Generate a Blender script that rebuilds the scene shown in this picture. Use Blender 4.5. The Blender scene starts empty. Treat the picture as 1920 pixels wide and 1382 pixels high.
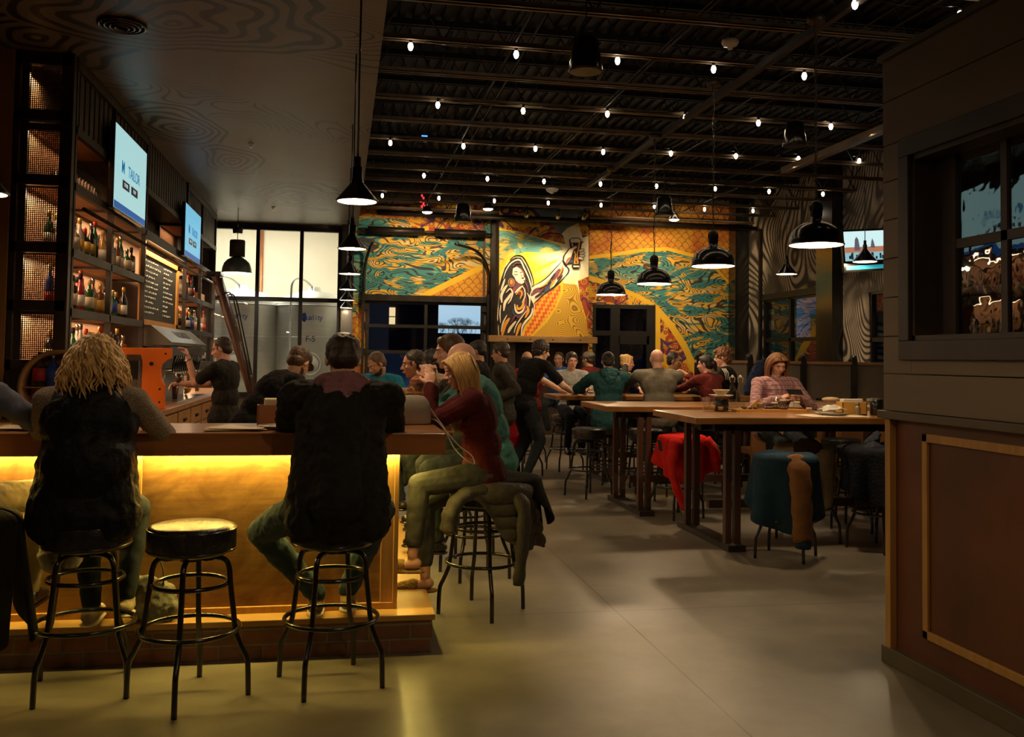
import bpy, bmesh, math, random
from mathutils import Vector, Matrix, Euler, noise as mnoise
R = math.radians
W_PX, H_PX, F_PX = 1920, 1382, 1750.0
CAM = Vector((0.0, 0.0, 1.52))
YAW, PITCH, ROLL = R(-10.36), R(2.4), R(-0.8)
CAM_ROT = Matrix.Rotation(YAW, 3, 'Z') @ Matrix.Rotation(R(90) + PITCH, 3, 'X') @ Matrix.Rotation(-ROLL, 3, 'Z')
_v = CAM_ROT.transposed() @ Vector((0, 1, 0))
PPX = 640 - F_PX * _v.x / -_v.z          # principal point so that +Y vanishes at (640, 668)
PPY = 668 + F_PX * _v.y / -_v.z
def proj(p):
    v = CAM_ROT.transposed() @ (Vector(p) - CAM)
    return (PPX + F_PX * v.x / -v.z, PPY - F_PX * v.y / -v.z, -v.z)
def ray(px, py):
    return CAM_ROT @ Vector(((px - PPX) / F_PX, -(py - PPY) / F_PX, -1.0))
def onY(px, py, Y):
    d = ray(px, py); return CAM + d * ((Y - CAM.y) / d.y)
def onX(px, py, X):
    d = ray(px, py); return CAM + d * ((X - CAM.x) / d.x)
def onZ(px, py, Z):
    d = ray(px, py); return CAM + d * ((Z - CAM.z) / d.z)
rnd = random.Random(7)
scn = bpy.context.scene
COL = scn.collection
# ---------------------------------------------------------------- materials
MATS = {}
def _new(name):
    m = bpy.data.materials.new(name); m.use_nodes = True
    nt = m.node_tree; b = nt.nodes['Principled BSDF']
    return m, nt, b
def mat(name, col, rough=.5, metal=0., var=.15, scale=6., bump=0., bscale=None, spec=None, coat=0., stretch=None, emit=None, estr=0., alpha=None, trans=0., sheen=0., det=4, rvar=0.):
    if name in MATS: return MATS[name]
    m, nt, b = _new(name); N, L = nt.nodes, nt.links
    tc = N.new('ShaderNodeTexCoord'); mp = N.new('ShaderNodeMapping'); L.new(tc.outputs['Object'], mp.inputs[0])
    if stretch: mp.inputs['Scale'].default_value = stretch
    ns = N.new('ShaderNodeTexNoise'); ns.inputs['Scale'].default_value = scale; ns.inputs['Detail'].default_value = det
    L.new(mp.outputs[0], ns.inputs['Vector'])
    mx = N.new('ShaderNodeMix'); mx.data_type = 'RGBA'
    mr = N.new('ShaderNodeMapRange'); mr.inputs[1].default_value = .3; mr.inputs[2].default_value = .7
    L.new(ns.outputs[0], mr.inputs[0]); L.new(mr.outputs[0], mx.inputs[0])
    c = Vector(col[:3])
    mx.inputs[6].default_value = (*[max(0, x * (1 - var)) for x in c], 1)
    mx.inputs[7].default_value = (*[min(1, x * (1 + var)) for x in c], 1)
    L.new(mx.outputs[2], b.inputs['Base Color'])
    b.inputs['Roughness'].default_value = rough; b.inputs['Metallic'].default_value = metal
    if rvar:
        rr = N.new('ShaderNodeMapRange'); rr.inputs[3].default_value = max(0, rough - rvar); rr.inputs[4].default_value = min(1, rough + rvar)
        rr.inputs[1].default_value = .3; rr.inputs[2].default_value = .7
        L.new(ns.outputs[0], rr.inputs[0]); L.new(rr.outputs[0], b.inputs['Roughness'])
    if spec is not None: b.inputs['Specular IOR Level'].default_value = spec
    if coat: b.inputs['Coat Weight'].default_value = coat; b.inputs['Coat Roughness'].default_value = .15
    if sheen: b.inputs['Sheen Weight'].default_value = sheen
    if trans: b.inputs['Transmission Weight'].default_value = trans
    if emit: b.inputs['Emission Color'].default_value = (*emit, 1); b.inputs['Emission Strength'].default_value = estr
    if bump:
        n2 = N.new('ShaderNodeTexNoise'); n2.inputs['Scale'].default_value = bscale or scale; n2.inputs['Detail'].default_value = 5
        L.new(mp.outputs[0], n2.inputs['Vector'])
        bp = N.new('ShaderNodeBump'); bp.inputs['Strength'].default_value = bump; bp.inputs['Distance'].default_value = .02
        L.new(n2.outputs[0], bp.inputs['Height']); L.new(bp.outputs[0], b.inputs['Normal'])
    MATS[name] = m
    return m
def emis(name, col, s, tint=0.03):
    if name in MATS: return MATS[name]
    m, nt, b = _new(name); N, L = nt.nodes, nt.links
    b.inputs['Base Color'].default_value = (*col, 1); b.inputs['Emission Color'].default_value = (*col, 1); b.inputs['Emission Strength'].default_value = s
    b.inputs['Roughness'].default_value = .4
    MATS[name] = m
    return m
def nodes(name):
    """fresh material with helpers for hand-written node trees"""
    m, nt, b = _new(name); MATS[name] = m
    return m, nt.nodes, nt.links, b
def nmath(N, L, op, a, b=None, c=None):
    n = N.new('ShaderNodeMath'); n.operation = op
    for i, v in enumerate((a, b, c)):
        if v is None: continue
        if hasattr(v, 'links'): L.new(v, n.inputs[i])
        else: n.inputs[i].default_value = v
    return n.outputs[0]
def nmix(N, L, f, a, b):
    n = N.new('ShaderNodeMix'); n.data_type = 'RGBA'
    for i, v in ((0, f), (6, a), (7, b)):
        if hasattr(v, 'links'): L.new(v, n.inputs[i])
        elif i == 0: n.inputs[0].default_value = v
        else: n.inputs[i].default_value = (*v, 1)
    return n.outputs[2]
def nnoise(N, L, vec, scale, detail=2, dist=0., rough=.5):
    n = N.new('ShaderNodeTexNoise'); n.inputs['Scale'].default_value = scale; n.inputs['Detail'].default_value = detail
    n.inputs['Distortion'].default_value = dist; n.inputs['Roughness'].default_value = rough
    L.new(vec, n.inputs['Vector']); return n
def nstep(N, L, v, lo, hi):
    n = N.new('ShaderNodeMapRange'); n.inputs[1].default_value = lo; n.inputs[2].default_value = hi
    L.new(v, n.inputs[0]); return n.outputs[0]
def nvec(N, L, scale=(1, 1, 1), loc=(0, 0, 0), rot=(0, 0, 0)):
    tc = N.new('ShaderNodeTexCoord'); mp = N.new('ShaderNodeMapping'); L.new(tc.outputs['Object'], mp.inputs[0])
    mp.inputs['Scale'].default_value = scale; mp.inputs['Location'].default_value = loc; mp.inputs['Rotation'].default_value = rot
    return mp.outputs[0]
def contour(N, L, vec, scale, n, width, dist=.6, detail=1.):
    """thin lines that follow the level curves of a noise field"""
    f = nnoise(N, L, vec, scale, detail, dist).outputs[0]
    a = nmath(N, L, 'FRACT', nmath(N, L, 'MULTIPLY', f, n))
    d = nmath(N, L, 'ABSOLUTE', nmath(N, L, 'SUBTRACT', a, .5))
    return nstep(N, L, d, width, width * .45), f
# ---------------------------------------------------------------- mesh builder
class MB:
    def __init__(s): s.v = []; s.f = []; s.mi = []; s.m = 0; s.sm = []
    def quadgrid(s, rows, closed_u=False, closed_v=False, caps=False, smooth=True):
        b = len(s.v); nu = len(rows[0]); nv = len(rows)
        for r in rows: s.v += [tuple(p) for p in r]
        for j in range(nv - (0 if closed_v else 1)):
            for i in range(nu - (0 if closed_u else 1)):
                a = b + j * nu + i; c = b + j * nu + (i + 1) % nu; j2 = (j + 1) % nv
                d = b + j2 * nu + (i + 1) % nu; e = b + j2 * nu + i
                s.f.append((a, c, d, e)); s.mi.append(s.m); s.sm.append(smooth)
        if caps:
            s.f.append(tuple(b + i for i in range(nu))[::-1]); s.mi.append(s.m); s.sm.append(False)
            s.f.append(tuple(b + (nv - 1) * nu + i for i in range(nu))); s.mi.append(s.m); s.sm.append(False)
        return s
    def box(s, lo, hi, M=None):
        (x0, y0, z0), (x1, y1, z1) = lo, hi
        p = [Vector(q) for q in ((x0,y0,z0),(x1,y0,z0),(x1,y1,z0),(x0,y1,z0),(x0,y0,z1),(x1,y0,z1),(x1,y1,z1),(x0,y1,z1))]
        if M: p = [M @ q for q in p]
        b = len(s.v); s.v += [tuple(q) for q in p]
        for f in ((0,3,2,1),(4,5,6,7),(0,1,5,4),(1,2,6,5),(2,3,7,6),(3,0,4,7)):
            s.f.append(tuple(b + i for i in f)); s.mi.append(s.m); s.sm.append(False)
        return s
    def cbox(s, c, size, M=None, rot=None):
        c = Vector(c); h = Vector(size) / 2
        T = Matrix.Translation(c)
        if rot: T = T @ Euler(rot).to_matrix().to_4x4()
        if M: T = M @ T
        return s.box(-h, h, T)
    def prism(s, pts, a, b, axis='Y'):
        """pts: 2-D outline; extruded between a and b along axis"""
        def P(u, v, w): return {'Y': (u, w, v), 'X': (w, u, v), 'Z': (u, v, w)}[axis]
        n = len(pts); k = len(s.v)
        s.v += [P(u, v, a) for u, v in pts] + [P(u, v, b) for u, v in pts]
        s.f.append(tuple(range(k, k + n))); s.f.append(tuple(range(k + 2 * n - 1, k + n - 1, -1)))
        for i in range(n): s.f.append((k + i, k + n + i, k + n + (i + 1) % n, k + (i + 1) % n))
        s.mi += [s.m] * (n + 2); s.sm += [False] * (n + 2)
        return s
    def tube(s, pts, r, seg=10, caps=True, closed=False, flat=None):
        pts = [Vector(p) for p in pts]; n = len(pts)
        rr = r if isinstance(r, (list, tuple)) else [r] * n
        rows = []; up = None
        for i, p in enumerate(pts):
            if closed: t = pts[(i + 1) % n] - pts[i - 1]
            else: t = pts[min(i + 1, n - 1)] - pts[max(i - 1, 0)]
            if t.length < 1e-9: t = Vector((0, 0, 1))
            t.normalize()
            if up is None:
                up = Vector((0, 0, 1)) if abs(t.z) < .9 else Vector((1, 0, 0))
            a = up - t * up.dot(t)
            if a.length < 1e-6: a = t.orthogonal()
            a.normalize(); up = a; b = t.cross(a)
            ra = rr[i]; rb = ra * (flat or 1)
            rows.append([p + a * (math.cos(q) * rb) + b * (math.sin(q) * ra) for q in (2 * math.pi * k / seg for k in range(seg))])
        s.quadgrid(rows, closed_u=True, closed_v=closed, caps=caps and not closed)
        return s
    def ring(s, c, R_, r, seg=40, tseg=8, axis='Z'):
        pts = []
        for k in range(seg):
            q = 2 * math.pi * k / seg; u, v = R_ * math.cos(q), R_ * math.sin(q)
            pts.append(Vector(c) + Vector({'Z': (u, v, 0), 'Y': (u, 0, v), 'X': (0, u, v)}[axis]))
        return s.tube(pts, r, tseg, closed=True)
    def lathe(s, prof, c=(0, 0, 0), seg=24, caps=True, M=None, smooth=True):
        rows = []
        for r, z in prof:
            row = [Vector((c[0] + r * math.cos(q), c[1] + r * math.sin(q), c[2] + z)) for q in (2 * math.pi * k / seg for k in range(seg))]
            if M: row = [M @ p for p in row]
            rows.append(row)
        s.quadgrid(rows, closed_u=True, caps=caps, smooth=smooth)
        return s
    def ell(s, c, r, rot=None, M=None, nu=16, nv=10):
        c = Vector(c); Q = Matrix.Translation(c)
        if isinstance(rot, Matrix): Q = Q @ rot.to_4x4()
        elif rot: Q = Q @ Euler(rot).to_matrix().to_4x4()
        if M: Q = M @ Q
        rows = []
        for j in range(nv + 1):
            t = -math.pi / 2 + math.pi * j / nv; t = max(min(t, math.pi/2 - .02), -math.pi/2 + .02)
            rows.append([Q @ Vector((r[0] * math.cos(t) * math.cos(q), r[1] * math.cos(t) * math.sin(q), r[2] * math.sin(t))) for q in (2 * math.pi * k / nu for k in range(nu))])
        s.quadgrid(rows, closed_u=True, caps=True)
        return s
    def cap(s, a, b, ra, rb, seg=12, flat=None, up=None):
        """round cone from a to b"""
        a, b = Vector(a), Vector(b); t = b - a; L_ = t.length
        if L_ < 1e-6: return s.ell(a, (ra, ra, ra))
        t /= L_
        u = Vector(up) if up else (Vector((0, 0, 1)) if abs(t.z) < .9 else Vector((1, 0, 0)))
        u = (u - t * u.dot(t)).normalized(); w = t.cross(u); fl = flat or 1
        rows = []
        def ringat(p, r): rows.append([p + u * (math.cos(q) * r * fl) + w * (math.sin(q) * r) for q in (2 * math.pi * k / seg for k in range(seg))])
        for k in range(4):
            q = math.pi / 2 * (1 - k / 4) ; ringat(a - t * ra * math.sin(q), max(ra * math.cos(q), ra * .05))
        ringat(a, ra)
        ringat(a.lerp(b, .5), (ra + rb) / 2)
        ringat(b, rb)
        for k in range(1, 5):
            q = math.pi / 2 * k / 4; ringat(b + t * rb * math.sin(q), max(rb * math.cos(q), rb * .05))
        s.quadgrid(rows, closed_u=True, caps=True)
        return s
    def build(s, name, mats, parent=None, loc=None, rz=0., bevel=0., **tags):
        me = bpy.data.meshes.new(name); me.from_pydata(s.v, [], s.f)
        for m in (mats if isinstance(mats, (list, tuple)) else [mats]): me.materials.append(m)
        me.polygons.foreach_set('material_index', s.mi); me.polygons.foreach_set('use_smooth', s.sm)
        me.update()
        bm = bmesh.new(); bm.from_mesh(me); bmesh.ops.recalc_face_normals(bm, faces=bm.faces); bm.to_mesh(me); bm.free()
        o = bpy.data.objects.new(name, me); COL.objects.link(o)
        if parent: o.parent = parent
        if loc is not None: o.location = loc
        if rz: o.rotation_euler.z = rz
        if bevel:
            bv = o.modifiers.new('b', 'BEVEL'); bv.width = bevel; bv.segments = 2; bv.limit_method = 'ANGLE'; bv.harden_normals = False
        tag(o, **tags)
        return o
def tag(o, label=None, cat=None, group=None, kind=None):
    if label: o['label'] = label
    if cat: o['category'] = cat
    if group: o['group'] = group
    if kind: o['kind'] = kind
    return o
def thing(name, label, cat, loc=(0, 0, 0), rz=0., group=None):
    o = bpy.data.objects.new(name, None); COL.objects.link(o); o.location = loc; o.rotation_euler.z = rz
    o.empty_display_size = .1
    return tag(o, label, cat, group)
def struct(name, mb, mats, **k):
    o = mb.build(name, mats, **k); o['kind'] = 'structure'; return o
_kids = {}
def dup(root, loc=None, rz=None, label=None, group=None):
    def rec(o, par):
        c = o.copy(); COL.objects.link(c)
        if par: c.parent = par
        for ch in kids(o): rec(ch, c)
        return c
    r = rec(root, None)
    if loc is not None: r.location = loc
    if rz is not None: r.rotation_euler = (0, 0, rz)
    if label: r['label'] = label
    if group: r['group'] = group
    return r
def kids(o):
    return [c for c in o.children]
def smooth_path(pts, n=6):
    """Catmull-Rom"""
    P_ = [Vector(p) for p in pts]; P_ = [P_[0] * 2 - P_[1]] + P_ + [P_[-1] * 2 - P_[-2]]
    out = []
    for i in range(1, len(P_) - 2):
        a, b, c, d = P_[i - 1:i + 3]
        for k in range(n):
            t = k / n
            out.append(.5 * ((2 * b) + (-a + c) * t + (2 * a - 5 * b + 4 * c - d) * t * t + (-a + 3 * b - 3 * c + d) * t ** 3))
    out.append(P_[-2]); return out
TEXTS = []
def text(name, body, size, m, parent, M, bold=False, ext=.001, align='CENTER', **k):
    cu = bpy.data.curves.new(name, 'FONT'); cu.body = body; cu.size = size; cu.extrude = ext; cu.align_x = align; cu.align_y = 'CENTER'
    if bold: cu.offset = size * .02
    cu.materials.append(m)
    o = bpy.data.objects.new(name, cu); COL.objects.link(o)
    if parent: o.parent = parent
    o.matrix_local = M
    tag(o, **k); TEXTS.append(o); return o
def light(kind, name, loc, energy, col, size=.1, rot=None, spot=None, sy=None, blend=.5):
    d = bpy.data.lights.new(name, kind); d.energy = energy; d.color = col
    if kind == 'AREA':
        d.size = size
        if sy: d.shape = 'RECTANGLE'; d.size_y = sy
    else: d.shadow_soft_size = size
    if kind == 'SPOT': d.spot_size = spot; d.spot_blend = blend
    o = bpy.data.objects.new(name, d); COL.objects.link(o); o.location = loc
    if rot: o.rotation_euler = rot
    return o
def aim(o, target):
    d = Vector(target) - o.location; o.rotation_euler = d.to_track_quat('-Z', 'Y').to_euler(); return o
WARM = (1.0, .56, .24)
# shared materials
M_black = mat('black_enamel', (.012, .011, .010), .22, .0, .3, 9, coat=.5)
M_vinyl = mat('black_vinyl', (.018, .016, .015), .27, 0, .3, 30, bump=.15, bscale=90)
M_steel_dark = mat('blackened_steel', (.028, .023, .019), .42, .6, .4, 5, bump=.05)
M_chrome = mat('chrome', (.7, .68, .65), .15, 1, .05)
M_bronze = mat('weathered_steel', (.07, .048, .032), .5, .5, .35, 7)
# ================================================================ setting
YB = 18.5; XR = 8.3; XL = -2.75; ZC = 4.06; ZD = 4.95
# ---- floor
m, N, L, b = nodes('polished_concrete')
v = nvec(N, L)
n1 = nnoise(N, L, v, .9, 6, .15, .6); n2 = nnoise(N, L, v, 5, 5, .1, .65); n3 = nnoise(N, L, v, .35, 3)
f1 = nstep(N, L, n1.outputs[0], .35, .68); f2 = nstep(N, L, n2.outputs[0], .3, .75)
c = nmix(N, L, f1, (.16, .14, .105), (.31, .275, .21)); c = nmix(N, L, nmath(N, L, 'MULTIPLY', f2, .45), c, (.12, .10, .07))
sx = N.new('ShaderNodeSeparateXYZ'); L.new(v, sx.inputs[0])
def joint(axis, pos):
    d = nmath(N, L, 'ABSOLUTE', nmath(N, L, 'SUBTRACT', sx.outputs[axis], pos)); return nstep(N, L, d, .006, .003)
j = joint(0, 1.67)
for a, p in ((1, 5.52), (0, -2.2), (1, 9.6), (0, 5.6), (1, 13.7)): j = nmath(N, L, 'MAXIMUM', j, joint(a, p))
c = nmix(N, L, nmath(N, L, 'MULTIPLY', j, .75), c, (.04, .034, .028)); L.new(c, b.inputs['Base Color'])
rr = N.new('ShaderNodeMapRange'); rr.inputs[1].default_value = .3; rr.inputs[2].default_value = .7; rr.inputs[3].default_value = .29; rr.inputs[4].default_value = .45
L.new(n1.outputs[0], rr.inputs[0]); L.new(rr.outputs[0], b.inputs['Roughness'])
bp = N.new('ShaderNodeBump'); bp.inputs['Strength'].default_value = .06; bp.inputs['Distance'].default_value = .01; L.new(n2.outputs[0], bp.inputs['Height']); L.new(bp.outputs[0], b.inputs['Normal'])
M_floor = m
mb = MB(); mb.box((-3.5, -3.1, -.1), (XR + .1, YB + .2, 0)); struct('floor', mb, M_floor)
# ---- dropped ceiling painted with contour rings
m, N, L, b = nodes('painted_ceiling')
v = nvec(N, L)
lines, _ = contour(N, L, v, .85, 26, .16, .5, 0.)
patch = nstep(N, L, nnoise(N, L, nvec(N, L, loc=(3.1, 1.7, 0)), .55, 1).outputs[0], .53, .6)
base = nmix(N, L, nnoise(N, L, v, 2.5, 4).outputs[0], (.20, .165, .115), (.27, .23, .165))
c = nmix(N, L, nmath(N, L, 'MULTIPLY', nmath(N, L, 'MULTIPLY', lines, patch), .85), base, (.035, .026, .02))
# three big ring groups over the bar
def rings(c, cx, cy, rx, ry, nr, seed):
    mp = N.new('ShaderNodeMapping'); mp.inputs['Location'].default_value = (-cx / rx, -cy / ry, 0); mp.inputs['Scale'].default_value = (1 / rx, 1 / ry, 0)
    tc = N.new('ShaderNodeTexCoord'); L.new(tc.outputs['Object'], mp.inputs[0])
    wob = nnoise(N, L, nvec(N, L, loc=(seed, seed, 0)), 1.3, 1); add = N.new('ShaderNodeVectorMath'); add.operation = 'MULTIPLY_ADD'
    add.inputs[1].default_value = (.9, .9, 0); L.new(wob.outputs[1], add.inputs[0]); L.new(mp.outputs[0], add.inputs[2])
    sub = N.new('ShaderNodeVectorMath'); sub.operation = 'SUBTRACT'; sub.inputs[1].default_value = (.45, .45, 0); L.new(add.outputs[0], sub.inputs[0])
    ln = N.new('ShaderNodeVectorMath'); ln.operation = 'LENGTH'; L.new(sub.outputs[0], ln.inputs[0]); r = ln.outputs['Value']
    fr = nmath(N, L, 'FRACT', nmath(N, L, 'MULTIPLY', r, nr)); d = nmath(N, L, 'ABSOLUTE', nmath(N, L, 'SUBTRACT', fr, .5))
    ln2 = nmath(N, L, 'MULTIPLY', nstep(N, L, d, .25, .17), nstep(N, L, r, 1.02, .98))
    return nmix(N, L, nmath(N, L, 'MULTIPLY', ln2, .9), nmix(N, L, nstep(N, L, r, 1.02, .98), c, base), (.025, .018, .013))
for args in ((-2.45, 8.0, .75, .8, 5, 1.), (-1.2, 7.3, 1.2, .9, 7, 4.), (-1.9, 10.9, .55, 1.0, 6, 7.), (-1.45, 12.6, .4, 1.1, 5, 2.), (-.6, 15.2, .9, 1.2, 7, 5.)): c = rings(c, *args)
L.new(c, b.inputs['Base Color']); b.inputs['Roughness'].default_value = .42
M_ceil = m
mb = MB(); mb.box((-3.5, -3.1, ZC), (.27, YB, ZC + .25)); struct('ceiling_dropped', mb, M_ceil)
M_deck = mat('ceiling_deck_black', (.006, .0045, .0035), .7, 0, .4, 4)
mb = MB(); mb.box((-3.5, -3.1, ZD), (XR + .1, YB + .2, ZD + .1))
for k in range(56):                                             # deck corrugations
    x = .35 + k * .145; mb.box((x, -3, ZD - .035), (x + .07, YB, ZD + .01))
struct('ceiling', mb, M_deck)
# ---- exposed joists
M_joist = mat('joist_steel', (.20, .145, .09), .5, .2, .35, 3)
JY = [8.3 + .965 * i for i in range(-5, 11)]
for y in JY:
    mb = MB()
    for dy in (-.05, .018):
        mb.box((.27, y + dy, 4.36), (XR, y + dy + .032, 4.368)); mb.box((.27, y + dy + (0 if dy < 0 else .026), 4.36), (XR, y + dy + (.006 if dy < 0 else .032), 4.40))
        mb.m = 1; mb.box((.27, y + dy, 4.84), (XR, y + dy + .032, 4.90)); mb.m = 0
    n = 14; w = (XR - .27) / n; mb.m = 1
    for i in range(n):
        x = .27 + i * w
        mb.tube([(x, y, 4.38), (x + w / 2, y, 4.87), (x + w, y, 4.38)], .009, 6)
    struct('ceiling_joist', mb, [M_joist, M_deck])
mb = MB()                                                       # bridging rods and the conduits that run down the room
for x in (1.5, 2.9, 4.6, 6.4):
    mb.tube([(x, 2, 4.40), (x, YB, 4.40)], .011, 6); mb.tube([(x + .35, 2, 4.80), (x + .35, YB, 4.80)], .011, 6)
struct('ceiling_bridging', mb, mat('bridging_steel', (.035, .026, .018), .6, .2, .3, 3))
mb = MB(); mb.box((3.83, 5.5, 4.29), (3.89, 14.5, 4.35)); struct('ceiling_conduit', mb, MATS['bridging_steel'])
mb = MB(); mb.box((6.2, 7.5, 4.25), (6.3, 12.5, 4.34)); struct('ceiling_conduit', mb, M_joist)
mb = MB(); mb.tube([(.6, 17.6, 4.22), (8.2, 17.6, 4.22)], .04, 10); mb.tube([(.6, 17.9, 4.3), (8.2, 17.9, 4.3)], .025, 8); struct('ceiling_pipe', mb, M_steel_dark)
# ---- walls
M_wallp = mat('dark_red_wall', (.06, .016, .010), .6, 0, .2, 3)
M_wallg = mat('dark_wall', (.05, .043, .035), .8, 0, .2, 3)
M_plast = mat('plaster_back_wall', (.10, .075, .05), .8, 0, .2, 3)
mb = MB()
mb.box((-3.5, YB, 0), (-2.46, YB + .2, ZD)); mb.box((-2.46, YB, 0), (-.05, YB + .2, .75)); mb.box((-2.46, YB, 4.0), (-.05, YB + .2, ZD))
mb.box((-.05, YB, 0), (.49, YB + .2, ZD)); mb.box((.49, YB, 2.62), (2.77, YB + .2, ZD)); mb.box((2.77, YB, 0), (5.05, YB + .2, ZD))
mb.box((5.05, YB, 2.66), (6.38, YB + .2, ZD)); mb.box((6.38, YB, 0), (XR + .1, YB + .2, ZD))
struct('wall_back', mb, M_plast)
mb = MB(); mb.box((XL - .1, 8.4, 0), (XL, YB, ZC)); mb.box((-3.5, -3.1, 0), (-3.4, 8.4, ZC)); mb.box((-3.4, 8.4, 0), (XL, 8.5, ZC)); struct('wall_left', mb, M_wallp)
mb = MB(); mb.box((-3.5, -3.1, 0), (XR + .1, -3.0, ZD)); struct('wall_rear', mb, M_wallg)
# side wall on the right, painted with black and white waves
m, N, L, b = nodes('wave_mural_paint')
v = nvec(N, L, scale=(.2, 1, 1), rot=(.35, 0, 0))
l1, f = contour(N, L, v, .42, 34, .30, .9, .3)
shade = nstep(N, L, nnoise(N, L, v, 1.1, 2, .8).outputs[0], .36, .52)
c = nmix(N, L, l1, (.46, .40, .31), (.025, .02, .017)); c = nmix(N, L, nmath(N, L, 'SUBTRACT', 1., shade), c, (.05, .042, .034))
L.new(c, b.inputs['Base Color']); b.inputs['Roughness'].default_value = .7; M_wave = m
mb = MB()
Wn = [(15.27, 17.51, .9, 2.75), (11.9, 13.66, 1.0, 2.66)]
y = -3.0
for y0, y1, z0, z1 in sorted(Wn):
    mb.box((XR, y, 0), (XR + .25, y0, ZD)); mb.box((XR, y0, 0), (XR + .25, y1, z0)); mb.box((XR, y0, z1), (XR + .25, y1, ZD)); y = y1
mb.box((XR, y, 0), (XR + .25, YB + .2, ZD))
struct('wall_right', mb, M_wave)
mb = MB(); mb.box((8.1, 14.45, 0), (XR, 15.0, ZD)); struct('wall_column', mb, M_black)
mb = MB(); mb.box((8.0, 18.15, 0), (XR, YB, ZD)); struct('wall_column', mb, M_black)
mb = MB(); mb.box((7.6, 10.8, 4.0), (XR, 11.0, ZD)); mb.box((-.03, 18.2, 0), (.2, YB, ZC)); struct('wall_column', mb, M_black)
# ---- glass
def glass_mat(name, refl, tint=(1, 1, 1), bump=0., bs=3., rough=.02):
    m, N, L, b = nodes(name); N.remove(b)
    tr = N.new('ShaderNodeBsdfTransparent'); tr.inputs[0].default_value = (*tint, 1); gl = N.new('ShaderNodeBsdfGlossy'); gl.inputs['Roughness'].default_value = rough
    mx = N.new('ShaderNodeMixShader'); fr = N.new('ShaderNodeLayerWeight'); fr.inputs[0].default_value = .5
    k = nmath(N, L, 'MINIMUM', nmath(N, L, 'MULTIPLY', nmath(N, L, 'ADD', .04, nmath(N, L, 'MULTIPLY', nmath(N, L, 'POWER', fr.outputs['Facing'], 4.), .4)), refl), 1.)
    L.new(k, mx.inputs[0]); L.new(tr.outputs[0], mx.inputs[1]); L.new(gl.outputs[0], mx.inputs[2])
    if bump:
        n = nnoise(N, L, nvec(N, L), bs, 2); bp = N.new('ShaderNodeBump'); bp.inputs['Strength'].default_value = bump; bp.inputs['Distance'].default_value = .02
        L.new(n.outputs[0], bp.inputs['Height']); L.new(bp.outputs[0], gl.inputs['Normal'])
    L.new(mx.outputs[0], N['Material Output'].inputs[0]); return m
M_glass = glass_mat('window_glass', 1.2, (.93, .95, .95))
M_oldglass = glass_mat('wavy_old_glass', 3.6, (.35, .33, .3), .07, 7.)
M_frame = mat('window_frame_black', (.014, .012, .011), .4, .2, .3, 6)
# window_1: brewery window
mb = MB()
for x in (-2.46, -1.62, -.80, -.07): mb.box((x - .035, YB - .04, .75), (x + .035, YB + .06, 4.02))
for z in (.77, 2.6, 3.97): mb.box((-2.46, YB - .045, z - .04), (-.05, YB + .065, z + .04))
W1 = struct('window_1', mb, M_frame)
mb = MB(); mb.box((-2.46, YB + .01, .75), (-.05, YB + .02, 4.0)); mb.build('glass', M_glass, W1)
# ---- overhead glazed garage door (window_2)
mb = MB()
for x in (.49, 1.63, 2.77): mb.box((x - .03, YB - .03, 0), (x + .03, YB + .05, 2.62))
for z in (.03, .7, 1.62, 2.13, 2.6): mb.box((.49, YB - .035, z - .032), (2.77, YB + .055, z + .032))
W2 = struct('window_2', mb, M_frame)
mb = MB(); mb.box((.49, YB + .01, 0), (2.77, YB + .016, 2.6)); mb.build('glass', M_glass, W2)
mb = MB()
for x in (.40, 2.86): mb.box((x - .025, YB - .12, 0), (x + .025, YB - .02, 2.8))
mb.box((.38, YB - .1, 2.62), (2.88, YB - .02, 2.74))
for x in (.44, 2.8):
    for z in (.6, 1.1, 1.62, 2.13, 2.5): mb.box((x - .05, YB - .06, z - .06), (x + .05, YB - .03, z + .06))
mb.tube(smooth_path([(2.86, YB - .1, 2.8), (2.84, YB - .12, 3.3), (2.6, YB - .3, 3.62), (2.1, YB - .8, 3.7)]), .028, 8)
mb.tube(smooth_path([(.40, YB - .1, 2.8), (.42, YB - .12, 3.3), (.5, YB - .3, 3.62), (.55, YB - .8, 3.7)]), .028, 8)
mb.build('door_track', M_steel_dark, W2)
mb = MB(); mb.tube([(.45, YB - .25, 3.98), (1.55, YB - .25, 3.98)], .075, 14); mb.tube([(1.75, YB - .25, 3.98), (2.75, YB - .25, 3.98)], .075, 14); mb.tube([(.4, YB - .25, 3.98), (2.9, YB - .25, 3.98)], .025, 8)
mb.build('torsion_spring', M_steel_dark, W2)
mb = MB(); mb.box((2.9, YB - .2, 0), (3.0, YB, 4.3)); struct('wall_post', mb, M_steel_dark)
# ---- patio door (door_1) with transom and sidelight
mb = MB()
for x0, x1 in ((5.05, 5.11), (5.42, 5.62), (6.20, 6.38)): mb.box((x0, YB - .03, 0), (x1, YB + .06, 2.66))
for z0, z1 in ((2.58, 2.66), (2.02, 2.12)): mb.box((5.05, YB - .035, z0), (6.38, YB + .065, z1))
mb.box((5.6, YB - .03, 0), (6.25, YB + .06, .3)); mb.box((5.6, YB - .03, 1.85), (6.25, YB + .06, 2.05)); mb.box((5.1, YB - .03, 0), (5.5, YB + .06, .2))
D1 = struct('door_1', mb, M_frame)
mb = MB(); mb.box((5.05, YB + .01, 0), (6.38, YB + .018, 2.6)); mb.build('glass', glass_mat('door_glass', 2., (.6, .62, .72)), D1)
mb = MB(); mb.tube([(5.72, YB - .03, 1.0), (5.72, YB - .09, 1.0), (5.72, YB - .09, 1.3), (5.72, YB - .03, 1.3)], .012, 8); mb.build('door_handle', M_chrome, D1)
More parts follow.
